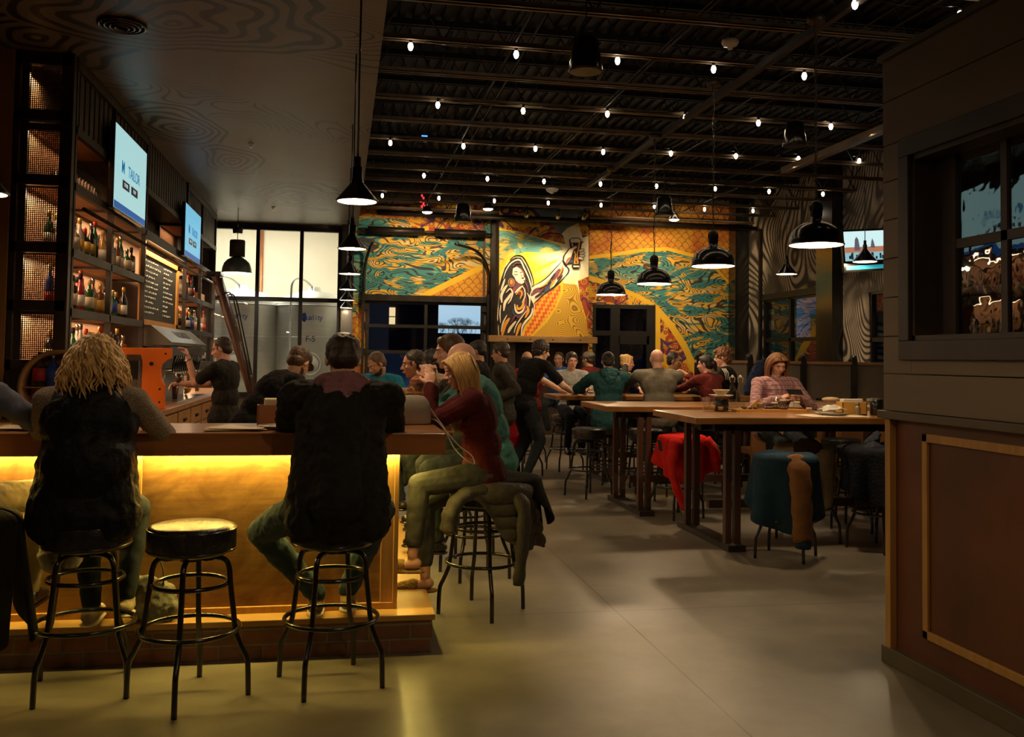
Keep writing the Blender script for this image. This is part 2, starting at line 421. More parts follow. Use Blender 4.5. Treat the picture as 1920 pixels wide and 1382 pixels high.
# ---- right windows
for k, (y0, y1, z0, z1) in enumerate(Wn):
    mb = MB()
    for yy in ((y0, y0 + .5 * (y1 - y0), y1) if k == 0 else (y0, y1)): mb.box((XR + .02, yy - .04, z0), (XR + .12, yy + .04, z1))
    for z in ((z0, 1.35, 1.95, z1) if k == 0 else (z0, 1.9, z1)): mb.box((XR + .02, y0, z - .035), (XR + .12, y1, z + .035))
    if k == 0: mb.box((XR - .03, y0 - .1, z1), (XR + .1, y1 + .1, z1 + .12)); mb.box((XR - .06, y1, 0), (XR, y1 + .07, 4.2))
    w = struct('window_%d' % (3 + k), mb, M_frame)
    mb = MB(); mb.box((XR + .06, y0, z0), (XR + .068, y1, z1)); mb.build('glass', glass_mat('side_glass_%d' % k, 2., (.8, .85, .9)), w)
# ================================================================ outside and the brewery hall
M_white = mat('brewery_white_wall', (.78, .73, .62), .8, 0, .04, 1.5)
mb = MB(); mb.box((-7, 24.5, 0), (1.2, 24.6, 6)); mb.box((-7.1, 18.7, 0), (-7, 24.5, 6)); mb.box((.25, 18.7, 0), (.35, 24.5, 6)); mb.box((-7, 18.7, -.1), (.35, 24.5, 0)); mb.box((-7, 18.7, 5.2), (.35, 24.5, 5.3))
struct('wall_brewery', mb, M_white)
M_tank = mat('brushed_tank_steel', (.72, .73, .70), .4, .5, .06, 2, stretch=(1, 1, 12))
M_blue = mat('logo_blue', (.02, .06, .35), .5); M_ink = mat('dark_ink', (.02, .02, .03), .6)
def tank(cx, cy, r, label, word, sub=None):
    t = thing('brewing_tank', label, 'tank', (cx, cy, 0), 0, 'steel fermenting tanks behind the brewery window')
    mb = MB(); mb.lathe([(r * .3, .5), (r, 1.0), (r, 2.55), (r * 1.005, 2.6), (r * .92, 2.70), (r * .6, 2.83), (r * .18, 2.9), (r * .16, 2.98), (.01, 2.98)], seg=48); mb.build('vessel', M_tank, t)
    mb = MB(); mb.ring((0, 0, 2.56), r * 1.01, .018, 48); mb.ring((0, 0, 1.9), r * 1.004, .008, 48); mb.build('weld_band', M_tank, t)
    for q in (.8, 2.4, 4.0, 5.6):
        mb = MB(); mb.tube([(r * .8 * math.cos(q), r * .8 * math.sin(q), 0), (r * .8 * math.cos(q), r * .8 * math.sin(q), 1.1)], .04, 8); mb.build('leg', M_tank, t)
    mb = MB(); mb.tube(smooth_path([(-r * .55, -r * .6, .6), (-r * .55, -r * .95, 1.2), (-r * .55, -r * .95, 2.6), (-r * .5, -r * .9, 3.05), (-.2, -.4, 3.1), (0, 0, 2.95)]), .025, 8); mb.build('pipe', M_tank, t)
    mb = MB(); mb.ring((-r * .05, -r * 1.0, 1.35), .22, .02, 30, 8, 'Y'); mb.ell((-r * .05, -r * .98, 1.35), (.2, .05, .2)); mb.build('manway', M_tank, t)
    # logo with shield and word, curved onto the vessel
    a0 = -math.pi / 2 - .15
    mb = MB()
    for k in range(8):
        q = a0 - .10 + k * .012
        mb.tube([( (r + .006) * math.cos(q), (r + .006) * math.sin(q), 2.20 + .012 * abs(k - 3.5)), ((r + .006) * math.cos(q), (r + .006) * math.sin(q), 2.40 - .006 * abs(k - 3.5))], .009, 6)
    mb.build('shield_logo', M_blue, t)
    for i, ch in enumerate(word):
        q = a0 + .04 + i * (.085 / r) * .62
        M = Matrix.Translation(((r + .008) * math.cos(q), (r + .008) * math.sin(q), 2.30)) @ Matrix.Rotation(q + math.pi / 2, 4, 'Z') @ Matrix.Rotation(math.pi / 2, 4, 'X')
        text('lettering', ch, .16, M_blue, t, M)
    if sub:
        for i, ch in enumerate(sub):
            q = a0 + .03 + i * (.10 / r) * .62
            M = Matrix.Translation(((r + .008) * math.cos(q), (r + .008) * math.sin(q), 1.86)) @ Matrix.Rotation(q + math.pi / 2, 4, 'Z') @ Matrix.Rotation(math.pi / 2, 4, 'X')
            text('lettering', ch, .17, M_ink, t, M)
    return t
tank(onY(452, 600, 20.3).x, 20.3, .78, 'steel brewing tank behind the ladder, with a blue shield logo', 'uality')
tank(onY(588, 600, 20.3).x, 20.3, .80, 'steel brewing tank marked F-5 behind the window beside the lamps', 'uality', 'F-5')
mb = MB(); mb.tube([(-5, 20.5, 4.55), (-.55, 20.5, 4.55)], .03, 8)
tag(mb.build('strip_light', emis('cool_tube', (1, .93, .78), 9)), 'long bright tube light inside the brewery hall', 'light')
mb = MB(); mb.tube([(-2.05, 24.45, 0), (-2.05, 24.45, 5.2)], .045, 8); tag(mb.build('copper_pipe', mat('copper', (.5, .2, .09), .4, .6)), 'copper coloured pipe rising up the white brewery wall', 'pipe')
light('AREA', 'brewery_light', (-2.4, 21.4, 5.05), 360, (1, .92, .74), 3.2, (0, 0, 0), sy=3.2)
# dusk outside
M_brickout = mat('dusk_building', (.045, .03, .035), .9, 0, .25, 2)
M_asph = mat('asphalt', (.03, .03, .035), .9, 0, .2, 1)
mb = MB(); mb.box((-30, 18.7, -.2), (60, 70, -.05)); mb.box((8.6, -20, -.2), (60, 18.7, -.05)); struct('ground_outside', mb, M_asph)
mb = MB(); mb.box((-6, 31, 0), (3.15, 40, 9)); bl = tag(mb.build('neighbour_building', M_brickout), 'dark building across the lot with one lit window', 'building')
mb = MB(); mb.box((1.30, 30.94, 2.55), (1.72, 30.98, 3.15)); mb.build('lit_window', emis('lit_window', (1, .74, .38), 1.1), bl)
mb = MB(); mb.box((1.28, 30.92, 2.83), (1.74, 30.94, 2.86)); mb.box((1.49, 30.92, 2.55), (1.52, 30.94, 3.15)); mb.build('muntin', M_frame, bl)
mb = MB(); mb.box((5.6, 31, 0), (16, 38, 8)); tag(mb.build('neighbour_building', M_brickout), 'dark building beyond the patio door', 'building')
mb = MB(); mb.box((14, 2, 0), (22, 13.2, 6)); mb.box((16, 17.5, 0), (24, 30, 3.2)); mb.prism([(19, 3.2), (23.6, 3.2), (21.3, 5.4)], 24, 30, 'Y')
tag(mb.build('street_building', mat('brick_red_dusk', (.16, .05, .04), .9, 0, .3, 1.5)), 'reddish building across the street outside the side windows', 'building')
M_bark = mat('bare_twigs', (.02, .018, .02), .9)
tr = random.Random(3)
for k in range(5):
    mb = MB(); x = 4.6 + k * 1.1; Y = 52 + tr.random() * 4
    def br(p, d, l, r, n):
        q = p + d * l; mb.tube([p, q], [r, r * .6], 5, caps=False)
        if n:
            for _ in range(4): br(q, (d + Vector((tr.uniform(-.9, .9), tr.uniform(-.4, .4), tr.uniform(-.1, .6)))).normalized(), l * .62, r * .5, n - 1)
    br(Vector((x, Y, 0)), Vector((0, 0, 1)), 1.35 + .3 * tr.random(), .05, 4)
    tag(mb.build('bare_tree', M_bark), 'leafless tree on the dusk skyline beyond the glazed door', 'tree', 'bare trees on the skyline')
mb = MB(); mb.box((-20, 56, 0), (40, 57, 3.0)); tag(mb.build('hedge_line', M_bark), 'dark hedge along the horizon under the evening sky', 'hedge', kind='stuff')
M_tarp = mat('blue_windscreen', (.02, .13, .55), .6, 0, .15, 3)
for (x0, x1, lb) in ((.3, 1.7, 'blue fabric windscreen outside the lower left panes'), (2.3, 3.6, 'blue fabric windscreen outside behind the standing men'), (5.2, 7.2, 'blue fabric windscreen outside the patio door')):
    mb = MB(); mb.box((x0, 20.4, .5), (x1, 20.43, 1.62)); mb.box((x0 - .04, 20.38, 0), (x0, 20.44, 1.7)); mb.box((x1, 20.38, 0), (x1 + .04, 20.44, 1.7)); tag(mb.build('patio_windscreen', M_tarp), lb, 'screen')
w = bpy.data.worlds.new('World'); scn.world = w; w.use_nodes = True; N, L = w.node_tree.nodes, w.node_tree.links
bg = N['Background']; tc = N.new('ShaderNodeTexCoord'); dt = N.new('ShaderNodeVectorMath'); dt.operation = 'DOT_PRODUCT'; dt.inputs[1].default_value = (.12, .99, .0); L.new(tc.outputs['Generated'], dt.inputs[0])
mp = N.new('ShaderNodeMapping'); mp.inputs['Scale'].default_value = (1, 1, 9); L.new(tc.outputs['Generated'], mp.inputs[0])
cl = nnoise(N, L, mp.outputs[0], 2.5, 4); k = nstep(N, L, dt.outputs['Value'], .93, .985)
c = nmix(N, L, nstep(N, L, cl.outputs[0], .35, .7), (.33, .53, .72), (.60, .74, .83)); c = nmix(N, L, k, (.012, .02, .05), c)
L.new(c, bg.inputs[0]); bg.inputs[1].default_value = 1.2
for (x, y, z, s, cc, lb) in ((20, 27.5, 5.6, .16, (1, .62, .3), 'orange street lamp glowing beyond the side window'), (19, 22.5, 6.4, .14, (.15, .4, 1), 'blue neon glow across the street')):
    mb = MB(); mb.ell((x, y, z), (s, s * 1.8, s))
    tag(mb.build('street_lamp', emis('lamp_%.0f' % x, cc, 6)), lb, 'street lamp')
# ================================================================ murals (paint on the back wall and on the chimney breast)
TEAL, YEL, ORG = (.045, .23, .20), (.72, .40, .02), (.55, .16, .012)
m, N, L, b = nodes('marbled_paint'); v = nvec(N, L, scale=(.62, 1, 1.9), rot=(0, .22, 0))
l1, f = contour(N, L, v, 1.5, 20, .23, 1.2, 1.4)
n2 = nnoise(N, L, v, 1.7, 3.5, 1.8).outputs[0]; n3 = nnoise(N, L, v, .8, 2, 1.2).outputs[0]
c = nmix(N, L, nstep(N, L, n2, .50, .535), (.05, .26, .23), (.66, .38, .03)); c = nmix(N, L, nstep(N, L, n2, .455, .475), (.035, .20, .20), c)
c = nmix(N, L, nmath(N, L, 'MULTIPLY', nstep(N, L, n3, .55, .62), .8), c, (.11, .30, .24)); c = nmix(N, L, nstep(N, L, n2, .62, .63), c, (.60, .46, .22))
c = nmix(N, L, nmath(N, L, 'MULTIPLY', l1, .95), c, (.02, .012, .02)); L.new(c, b.inputs[0]); b.inputs['Roughness'].default_value = .75; M_marble = m
m, N, L, b = nodes('bright_marbled_paint'); v = nvec(N, L, scale=(.8, 1, 1.4), rot=(0, -.2, 0), loc=(5, 0, 2))
l1, f = contour(N, L, v, 1.4, 14, .14, 1.4, 1.2); n2 = nnoise(N, L, v, 1.7, 3, 2.).outputs[0]
c = nmix(N, L, nstep(N, L, n2, .50, .56), (.16, .42, .36), (.80, .58, .10)); c = nmix(N, L, nmath(N, L, 'MULTIPLY', l1, .6), c, (.12, .12, .08)); L.new(c, b.inputs[0]); b.inputs['Roughness'].default_value = .75; M_marble2 = m
m, N, L, b = nodes('scale_paint'); v = nvec(N, L); sx = N.new('ShaderNodeSeparateXYZ')
wv = nnoise(N, L, v, 1.3, 2); add = N.new('ShaderNodeVectorMath'); add.operation = 'MULTIPLY_ADD'; add.inputs[1].default_value = (.35, 0, .35); L.new(wv.outputs[1], add.inputs[0]); L.new(v, add.inputs[2]); L.new(add.outputs[0], sx.inputs[0])
S = .17; vz = nmath(N, L, 'DIVIDE', sx.outputs[2], S * .5); row = nmath(N, L, 'FLOOR', vz)
ux = nmath(N, L, 'ADD', nmath(N, L, 'DIVIDE', sx.outputs[0], S), nmath(N, L, 'MULTIPLY', nmath(N, L, 'MODULO', row, 2.), .5))
fu = nmath(N, L, 'SUBTRACT', nmath(N, L, 'FRACT', ux), .5); fv = nmath(N, L, 'MULTIPLY', nmath(N, L, 'FRACT', vz), .5)
r = nmath(N, L, 'SQRT', nmath(N, L, 'ADD', nmath(N, L, 'POWER', nmath(N, L, 'ABSOLUTE', fu), 2.), nmath(N, L, 'POWER', fv, 2.)))
ln = nstep(N, L, nmath(N, L, 'ABSOLUTE', nmath(N, L, 'SUBTRACT', r, .46)), .055, .025)
c = nmix(N, L, nstep(N, L, nnoise(N, L, v, 1.6, 4, .6).outputs[0], .38, .62), (.50, .12, .012), (.66, .30, .02)); c = nmix(N, L, nmath(N, L, 'MULTIPLY', ln, .7), c, (.08, .03, .01)); L.new(c, b.inputs[0]); b.inputs['Roughness'].default_value = .75; M_scale = m
m, N, L, b = nodes('bubble_paint'); v = nvec(N, L); vo = N.new('ShaderNodeTexVoronoi'); vo.inputs['Scale'].default_value = 5.5; L.new(v, vo.inputs['Vector'])
d = vo.outputs['Distance']; n2 = nnoise(N, L, v, 1.9, 2, 1.4).outputs[0]; n3 = nnoise(N, L, nvec(N, L, loc=(4, 0, 9)), 1.3, 2, 2.).outputs[0]
c = nmix(N, L, nstep(N, L, n2, .5, .52), (.68, .37, .02), (.36, .05, .012)); dots = nmath(N, L, 'MAXIMUM', nstep(N, L, d, .27, .24), nmath(N, L, 'MULTIPLY', nstep(N, L, d, .42, .40), nstep(N, L, d, .34, .36)))
c = nmix(N, L, dots, c, (.30, .05, .015)); c = nmix(N, L, nmath(N, L, 'MULTIPLY', dots, nstep(N, L, n2, .5, .52)), c, (.60, .30, .03))
c = nmix(N, L, nmath(N, L, 'MULTIPLY', nstep(N, L, n3, .47, .485), nstep(N, L, n3, .535, .52)), c, (.06, .02, .09)); L.new(c, b.inputs[0]); b.inputs['Roughness'].default_value = .75; M_bubble = m
m, N, L, b = nodes('zigzag_paint'); v = nvec(N, L); sx = N.new('ShaderNodeSeparateXYZ'); L.new(v, sx.inputs[0])
zz = nmath(N, L, 'MULTIPLY', nmath(N, L, 'PINGPONG', nmath(N, L, 'ADD', sx.outputs[0], sx.outputs[2]), .06), .8)
q = nmath(N, L, 'FRACT', nmath(N, L, 'MULTIPLY', nmath(N, L, 'ADD', nmath(N, L, 'SUBTRACT', nmath(N, L, 'MULTIPLY', sx.outputs[0], .85), nmath(N, L, 'MULTIPLY', sx.outputs[2], .5)), zz), 9.))
c = nmix(N, L, nstep(N, L, q, .45, .52), (.62, .09, .01), (.80, .33, .02)); L.new(c, b.inputs[0]); b.inputs['Roughness'].default_value = .75; M_zig = m
m, N, L, b = nodes('swirl_paint'); v = nvec(N, L); l1, f = contour(N, L, v, 1.9, 40, .22, .3, 0.)
c = nmix(N, L, nnoise(N, L, v, 3, 3).outputs[0], (.72, .42, .02), (.62, .30, .03)); c = nmix(N, L, nmath(N, L, 'MULTIPLY', l1, .75), c, (.10, .05, .01)); L.new(c, b.inputs[0]); b.inputs['Roughness'].default_value = .75; M_swirl = m
# painted burst round the raised glass
m, N, L, b = nodes('burst_paint'); v = nvec(N, L); gp = onY(1083, 478, 17.9); sub = N.new('ShaderNodeVectorMath'); sub.operation = 'SUBTRACT'; sub.inputs[1].default_value = tuple(gp); L.new(v, sub.inputs[0])
sx = N.new('ShaderNodeSeparateXYZ'); L.new(sub.outputs[0], sx.inputs[0]); x2 = nmath(N, L, 'POWER', nmath(N, L, 'ABSOLUTE', sx.outputs[0]), 2.); z2 = nmath(N, L, 'POWER', nmath(N, L, 'ABSOLUTE', sx.outputs[2]), 2.)
r = nmath(N, L, 'SQRT', nmath(N, L, 'ADD', x2, z2)); ang = nmath(N, L, 'ARCTAN2', sx.outputs[2], sx.outputs[0]); ray_ = nmath(N, L, 'MULTIPLY', nmath(N, L, 'SINE', nmath(N, L, 'MULTIPLY', ang, 17.)), .07)
k = nstep(N, L, nmath(N, L, 'ADD', r, ray_), .25, .95); c = nmix(N, L, k, (.95, .86, .62), (.86, .60, .03)); c = nmix(N, L, nmath(N, L, 'MULTIPLY', nstep(N, L, nnoise(N, L, v, 3.5, 4, 1).outputs[0], .5, .7), k), c, (.80, .42, .02))
L.new(c, b.inputs[0]); b.inputs['Roughness'].default_value = .75; M_burst = m
M_yellow = mat('paint_yellow', (.74, .44, .02), .75, 0, .08, 2); M_ynavy = mat('paint_shadow_blue', (.03, .05, .09), .75, 0, .3, 3)
M_pblack = mat('paint_black', (.018, .012, .012), .75, 0, .2, 6); M_pcream = mat('paint_cream', (.82, .68, .48), .75, 0, .08, 3); M_pskin = mat('paint_skin', (.85, .66, .50), .75, 0, .08, 4)
M_ppurple = mat('paint_plum', (.16, .04, .06), .75, 0, .3, 5); M_porange = mat('paint_orange', (.78, .30, .03), .75, 0, .12, 4); M_pred = mat('paint_red', (.50, .08, .02), .75, 0, .15, 4); M_pgrey = mat('paint_slate', (.16, .19, .17), .75, 0, .35, 3)
def painting(name, label, Y, layers, cat='mural'):
    mats = []; mb = MB()
    for i, (m_, poly) in enumerate(layers):
        if m_ not in mats: mats.append(m_)
        mb.m = mats.index(m_); y = Y - .004 - i * .0006
        mb.prism([(p[0], p[1]) for p in poly], y, Y - .0005, 'Y')
    o = mb.build(name, mats); return tag(o, label, cat)
def PX(pts, Y): return [(lambda p: (p.x, p.z))(onY(x, y, Y)) for x, y in pts]
Y0 = YB
painting('marbled_mural', 'teal and yellow marbled mural above the glazed garage door', Y0, [
    (M_marble, PX([(655, 388), (905, 388), (905, 561), (686, 561), (686, 700), (655, 700)], Y0)),
    (M_bubble, PX([(735, 385), (905, 385), (905, 436), (860, 444), (815, 441), (775, 428)], Y0)),
    (M_scale, PX([(655, 385), (740, 385), (765, 412), (655, 404)], Y0)),
    (M_yellow, PX([(768, 561), (905, 495), (905, 561)], Y0)), (M_scale, PX([(795, 561), (905, 506), (905, 561)], Y0)),
    (M_scale, PX([(655, 600), (686, 580), (686, 700), (655, 700)], Y0))])
painting('marbled_mural', 'dim strip of mural between the garage door and the chimney breast', Y0, [
    (M_marble, PX([(910, 388), (945, 388), (945, 500), (910, 500)], Y0)), (M_scale, PX([(910, 500), (945, 496), (945, 552), (910, 556)], Y0)), (M_pblack, PX([(910, 556), (945, 552), (945, 640), (910, 640)], Y0))])
arc = [(1100, 480), (1150, 474), (1200, 466), (1250, 463), (1300, 476), (1340, 498), (1370, 530), (1387, 556)]
arc2 = [(x, y + 7) for x, y in arc]
out = [(1100, 515), (1130, 524), (1165, 538), (1200, 553), (1232, 572), (1262, 605), (1288, 645), (1308, 690), (1318, 730)]
painting('marbled_mural', 'large mural with orange scales, teal waves and red bubbles around the patio door', Y0, [
    (M_marble, PX([(1100, 388), (1388, 388), (1388, 740), (1229, 740), (1229, 572), (1112, 572), (1112, 740), (1100, 740)], Y0)),
    (M_yellow, PX([(1100, 385), (1388, 385)] + arc2[::-1], Y0)), (M_scale, PX([(1100, 385), (1388, 385)] + arc[::-1], Y0)),
    (M_yellow, PX(out[:4] + [(1229, 571), (1112, 571), (1112, 740), (1100, 740)], Y0)), (M_yellow, PX([(1229, 571)] + out[4:] + [(1229, 740)], Y0)),
    (M_bubble, PX([(x - 2, y + 9) for x, y in out[:4]] + [(1215, 571), (1112, 571), (1112, 740), (1100, 740)], Y0)),
    (M_bubble, PX([(1238, 592)] + [(x - 9, y + 9) for x, y in out[5:]] + [(1238, 740)], Y0))])
# keep paint off the door opening: the door set sits proud of the wall
# chimney breast
YC = 17.9
pts = {k: onY(*k, YC) for k in ((936, 388), (1103, 632))}
cx0, cx1, cz0 = 2.985, 4.80, 1.97
mb = MB(); mb.box((cx0, YC, cz0), (cx1, YB, 4.75)); mb.box((cx0, YC, 0), (cx0 + .35, YB, cz0)); mb.box((cx1 - .12, YC, 0), (cx1, YB, cz0)); mb.box((cx0, YC + .45, 0), (cx1, YB, cz0))
struct('wall_chimney', mb, mat('chimney_dark', (.05, .028, .018), .8, 0, .3, 5))
def C(pts): return PX([(920 + x / 5.315, 380 + y / 5.315) for x, y in pts], YC)
def stroke(path, w, taper=True):
    p = smooth_path([(x, y, 0) for x, y in path], 5); n = len(p); l = []; r = []
    for i, q in enumerate(p):
        t = (p[min(i + 1, n - 1)] - p[max(i - 1, 0)]).normalized(); nn = Vector((-t.y, t.x, 0)); ww = w * (math.sin(math.pi * (i + .4) / (n - .2)) ** .5 if taper else 1)
        l.append((q.x + nn.x * ww, q.y + nn.y * ww)); r.append((q.x - nn.x * ww, q.y - nn.y * ww))
    return C(l + r[::-1])
def ov(cx, cy, rx, ry, rot=0, n=18):
    return C([(cx + rx * math.cos(a) * math.cos(rot) - ry * math.sin(a) * math.sin(rot), cy + rx * math.cos(a) * math.sin(rot) + ry * math.sin(a) * math.cos(rot)) for a in (2 * math.pi * k / n for k in range(n))])
LAY = [(M_burst, C([(85, 60), (975, 60), (975, 1335), (85, 1335)])),
    (M_bubble, C([(85, 60), (420, 60), (620, 210), (720, 330), (745, 415), (500, 352), (280, 290), (85, 255)])),
    (M_pgrey, C([(420, 60), (975, 60), (975, 120), (880, 200), (760, 255), (700, 320), (600, 215)])),
    (M_bubble, C([(860, 130), (975, 110), (975, 330), (915, 350)])),
    (M_marble2, C([(85, 275), (300, 300), (500, 365), (690, 430), (720, 470), (600, 500), (350, 490), (200, 530), (85, 600)])),
    (M_swirl, C([(700, 800), (860, 820), (900, 1000), (955, 1200), (975, 1335), (395, 1335), (540, 1200), (640, 1050)])),
    (M_bubble, C([(870, 780), (975, 735), (975, 1335), (950, 1150), (890, 950)])),
    (M_yellow, C([(415, 960), (560, 870), (720, 780), (720, 900), (655, 1050), (555, 1200), (410, 1340), (300, 1340), (330, 1220), (400, 1130)])),
    (M_zig, C([(440, 985), (560, 900), (695, 815), (695, 900), (630, 1050), (530, 1190), (385, 1335), (330, 1335), (350, 1240), (420, 1150)]))]
for k in range(5):  # yellow strokes in the white field
    LAY.append((M_yellow, stroke([(440 + 34 * k, 700 - 10 * k), (480 + 30 * k, 650 - 12 * k), (520 + 28 * k, 640 - 12 * k), (560 + 26 * k, 600 - 8 * k)], 9)))
hair = [(245, 545), (300, 548), (335, 600), (372, 670), (405, 755), (418, 832), (470, 815), (400, 950), (430, 1020), (420, 1120), (345, 1200), (300, 1335), (85, 1335), (72, 1150), (80, 1000), (92, 900), (95, 800), (112, 730), (140, 650), (195, 575)]
LAY.append((M_pcream, C([(x + (x - 250) * .045, y - 8 if y < 700 else y) for x, y in hair])))
LAY.append((M_pblack, C(hair)))
LAY += [(M_pcream, C([(418, 835), (470, 810), (560, 745), (640, 665), (712, 585), (765, 660), (770, 690), (720, 760), (640, 830), (560, 885), (470, 960), (420, 1000), (385, 930)])),
    (M_pblack, stroke([(418, 832), (500, 790), (570, 735), (640, 660), (715, 578)], 6)), (M_pblack, stroke([(715, 580), (735, 620), (775, 662), (770, 700), (740, 735)], 8)), (M_pblack, stroke([(745, 730), (680, 800), (600, 862), (520, 920), (430, 1010)], 8)),
    (M_ppurple, stroke([(400, 930), (450, 880), (520, 860), (560, 820)], 26)), (M_ppurple, stroke([(600, 820), (640, 740), (670, 690), (690, 660)], 20)), (M_ynavy, stroke([(500, 900), (570, 850), (600, 790)], 20)), (M_porange, stroke([(590, 850), (620, 800), (640, 770)], 12)), (M_ppurple, stroke([(660, 770), (700, 700), (720, 650)], 16)),
    (M_pskin, C([(222, 655), (262, 638), (302, 668), (322, 700), (325, 735), (343, 755), (338, 792), (308, 812), (275, 800), (250, 775), (236, 745), (215, 715)])),
    (M_ppurple, C([(236, 745), (250, 775), (275, 800), (308, 812), (290, 830), (330, 880), (330, 930), (210, 900), (225, 840)])),
    (M_pred, stroke([(262, 640), (300, 665), (326, 705), (332, 745)], 5)), (M_pblack, stroke([(228, 712), (250, 720), (270, 712)], 4)), (M_pblack, stroke([(286, 695), (300, 698), (314, 688)], 4)), (M_pblack, stroke([(230, 690), (250, 688), (268, 692)], 4)),
    (M_ppurple, ov(318, 752, 14, 8, .1)), (M_ppurple, stroke([(300, 715), (306, 728), (296, 732)], 3)),
    (M_pcream, ov(203, 797, 31, 42)), (M_pblack, ov(203, 797, 28, 39)), (M_pred, ov(204, 797, 22, 32)), (M_porange, ov(204, 790, 13, 22)), (M_ppurple, ov(195, 975, 12, 22, .3)),
    (M_pcream, stroke([(238, 1010), (245, 1070), (275, 1100), (320, 1075), (345, 1010)], 10)), (M_porange, stroke([(262, 1020), (270, 1060), (310, 1040), (335, 960)], 12)), (M_ynavy, stroke([(215, 1060), (235, 1120), (290, 1130), (330, 1110)], 13))]
for pth, w_, m_ in (([(125, 760), (150, 680), (205, 600), (285, 572), (330, 650), (372, 740), (400, 830), (412, 900)], 7, M_pcream), ([(110, 1000), (105, 930), (135, 860), (165, 820)], 13, M_pcream), ([(100, 880), (120, 820), (140, 760)], 9, M_pcream),
        ([(128, 1080), (140, 1000), (175, 950), (205, 900)], 14, M_pcream), ([(240, 900), (290, 850), (320, 830)], 9, M_pcream), ([(250, 920), (280, 880), (310, 900), (290, 960)], 8, M_porange), ([(330, 770), (360, 830), (375, 900)], 8, M_ppurple), ([(345, 900), (350, 1000), (330, 1090), (250, 1170)], 9, M_ppurple),
        ([(360, 1030), (372, 1080), (340, 1150)], 12, M_porange), ([(300, 1330), (320, 1220), (400, 1120), (415, 1050)], 9, M_pcream), ([(170, 1300), (195, 1250), (250, 1180)], 13, M_pcream), ([(110, 1330), (135, 1230), (185, 1150)], 18, M_porange), ([(250, 1330), (280, 1240), (300, 1200)], 13, M_porange), ([(95, 1200), (90, 1100), (100, 1020)], 6, M_pcream), ([(410, 830), (405, 760), (380, 690), (350, 620)], 4, M_pcream), ([(215, 640), (250, 605), (300, 610)], 5, M_ppurple)):
    LAY.append((m_, stroke(pth, w_)))
for pth, w_, m_ in (([(52, 1120), (70, 1000), (78, 900), (104, 770), (150, 640)], 5, M_pblack), ([(60, 1330), (62, 1240), (80, 1150)], 7, M_pblack), ([(428, 838), (420, 760), (385, 660), (340, 570), (300, 530), (240, 530), (190, 570)], 4, M_pblack),
        ([(440, 940), (500, 900), (540, 850)], 9, M_pblack), ([(560, 830), (600, 760), (640, 700)], 8, M_pblack), ([(620, 850), (680, 770), (715, 720)], 7, M_pblack), ([(480, 850), (540, 815), (590, 760)], 7, M_porange), ([(670, 740), (700, 680), (715, 630)], 6, M_porange),
        ([(150, 900), (190, 860), (215, 900), (200, 960), (170, 1010)], 7, M_pcream), ([(310, 1000), (340, 930), (330, 860), (300, 830)], 5, M_pcream), ([(100, 1290), (120, 1200), (160, 1120)], 6, M_pcream), ([(230, 1300), (250, 1230), (300, 1150), (370, 1060)], 5, M_pcream), ([(200, 1200), (240, 1130), (270, 1150)], 8, M_ppurple), ([(360, 900), (385, 960), (380, 1040)], 6, M_pcream)):
    LAY.append((m_, stroke(pth, w_)))
LAY += [(M_pblack, C([(782, 368), (810, 352), (870, 352), (897, 368), (900, 430), (880, 520), (890, 645), (870, 658), (820, 655), (805, 640), (820, 520), (790, 440)])),
    (M_pcream, C([(788, 372), (812, 360), (868, 360), (890, 374), (886, 400), (794, 400)])), (M_porange, C([(797, 405), (885, 402), (880, 450), (860, 520), (872, 610), (822, 612), (835, 520), (805, 450)])),
    (M_pblack, C([(815, 400), (870, 400), (862, 450), (850, 520), (862, 600), (838, 605), (845, 520), (820, 450)])), (M_pcream, C([(818, 630), (878, 630), (880, 645), (820, 645)])), (M_porange, stroke([(856, 540), (850, 570), (860, 600)], 5)),
    (M_pblack, C([(715, 582), (722, 530), (770, 465), (830, 430), (855, 425), (862, 455), (828, 478), (815, 520), (815, 600), (770, 605), (745, 630)])),
    (M_pskin, C([(725, 580), (732, 535), (776, 472), (832, 438), (850, 434), (852, 452), (818, 474), (804, 515), (790, 560), (750, 615)])), (M_pred, stroke([(745, 610), (765, 570), (800, 545)], 10)),
    (M_ynavy, C([(760, 605), (790, 575), (815, 575), (815, 600)]))]
for (x, y, q) in ((898, 478, -.3), (905, 505, -.15), (905, 532, .05), (893, 558, .2)):
    LAY += [(M_pblack, ov(x, y, 32, 17, q)), (M_pskin, ov(x, y, 27, 12, q))]
LAY.append((M_pred, C([(895, 385), (925, 392), (905, 412)])))
painting('toast_mural', 'bright mural of a dark-haired figure raising a beer glass', YC, LAY)
mb = MB(); mb.box((cx0 - .2, YC - .14, 1.84), (cx1 + .15, YC + .02, 1.965)); mt = mb.build('mantel_beam', mat('mantel_wood', (.38, .20, .07), .55, 0, .25, 3, stretch=(.6, 4, 4), bump=.1), bevel=.008); tag(mt, 'rough timber mantel beam under the bright mural', 'mantel')
mb = MB()
for x in (3.15, 3.6, 4.05, 4.6): mb.ell((x, YC - .142, 1.90), (.014, .006, .014), nu=8, nv=6)
mb.build('bolt', M_steel_dark, mt)
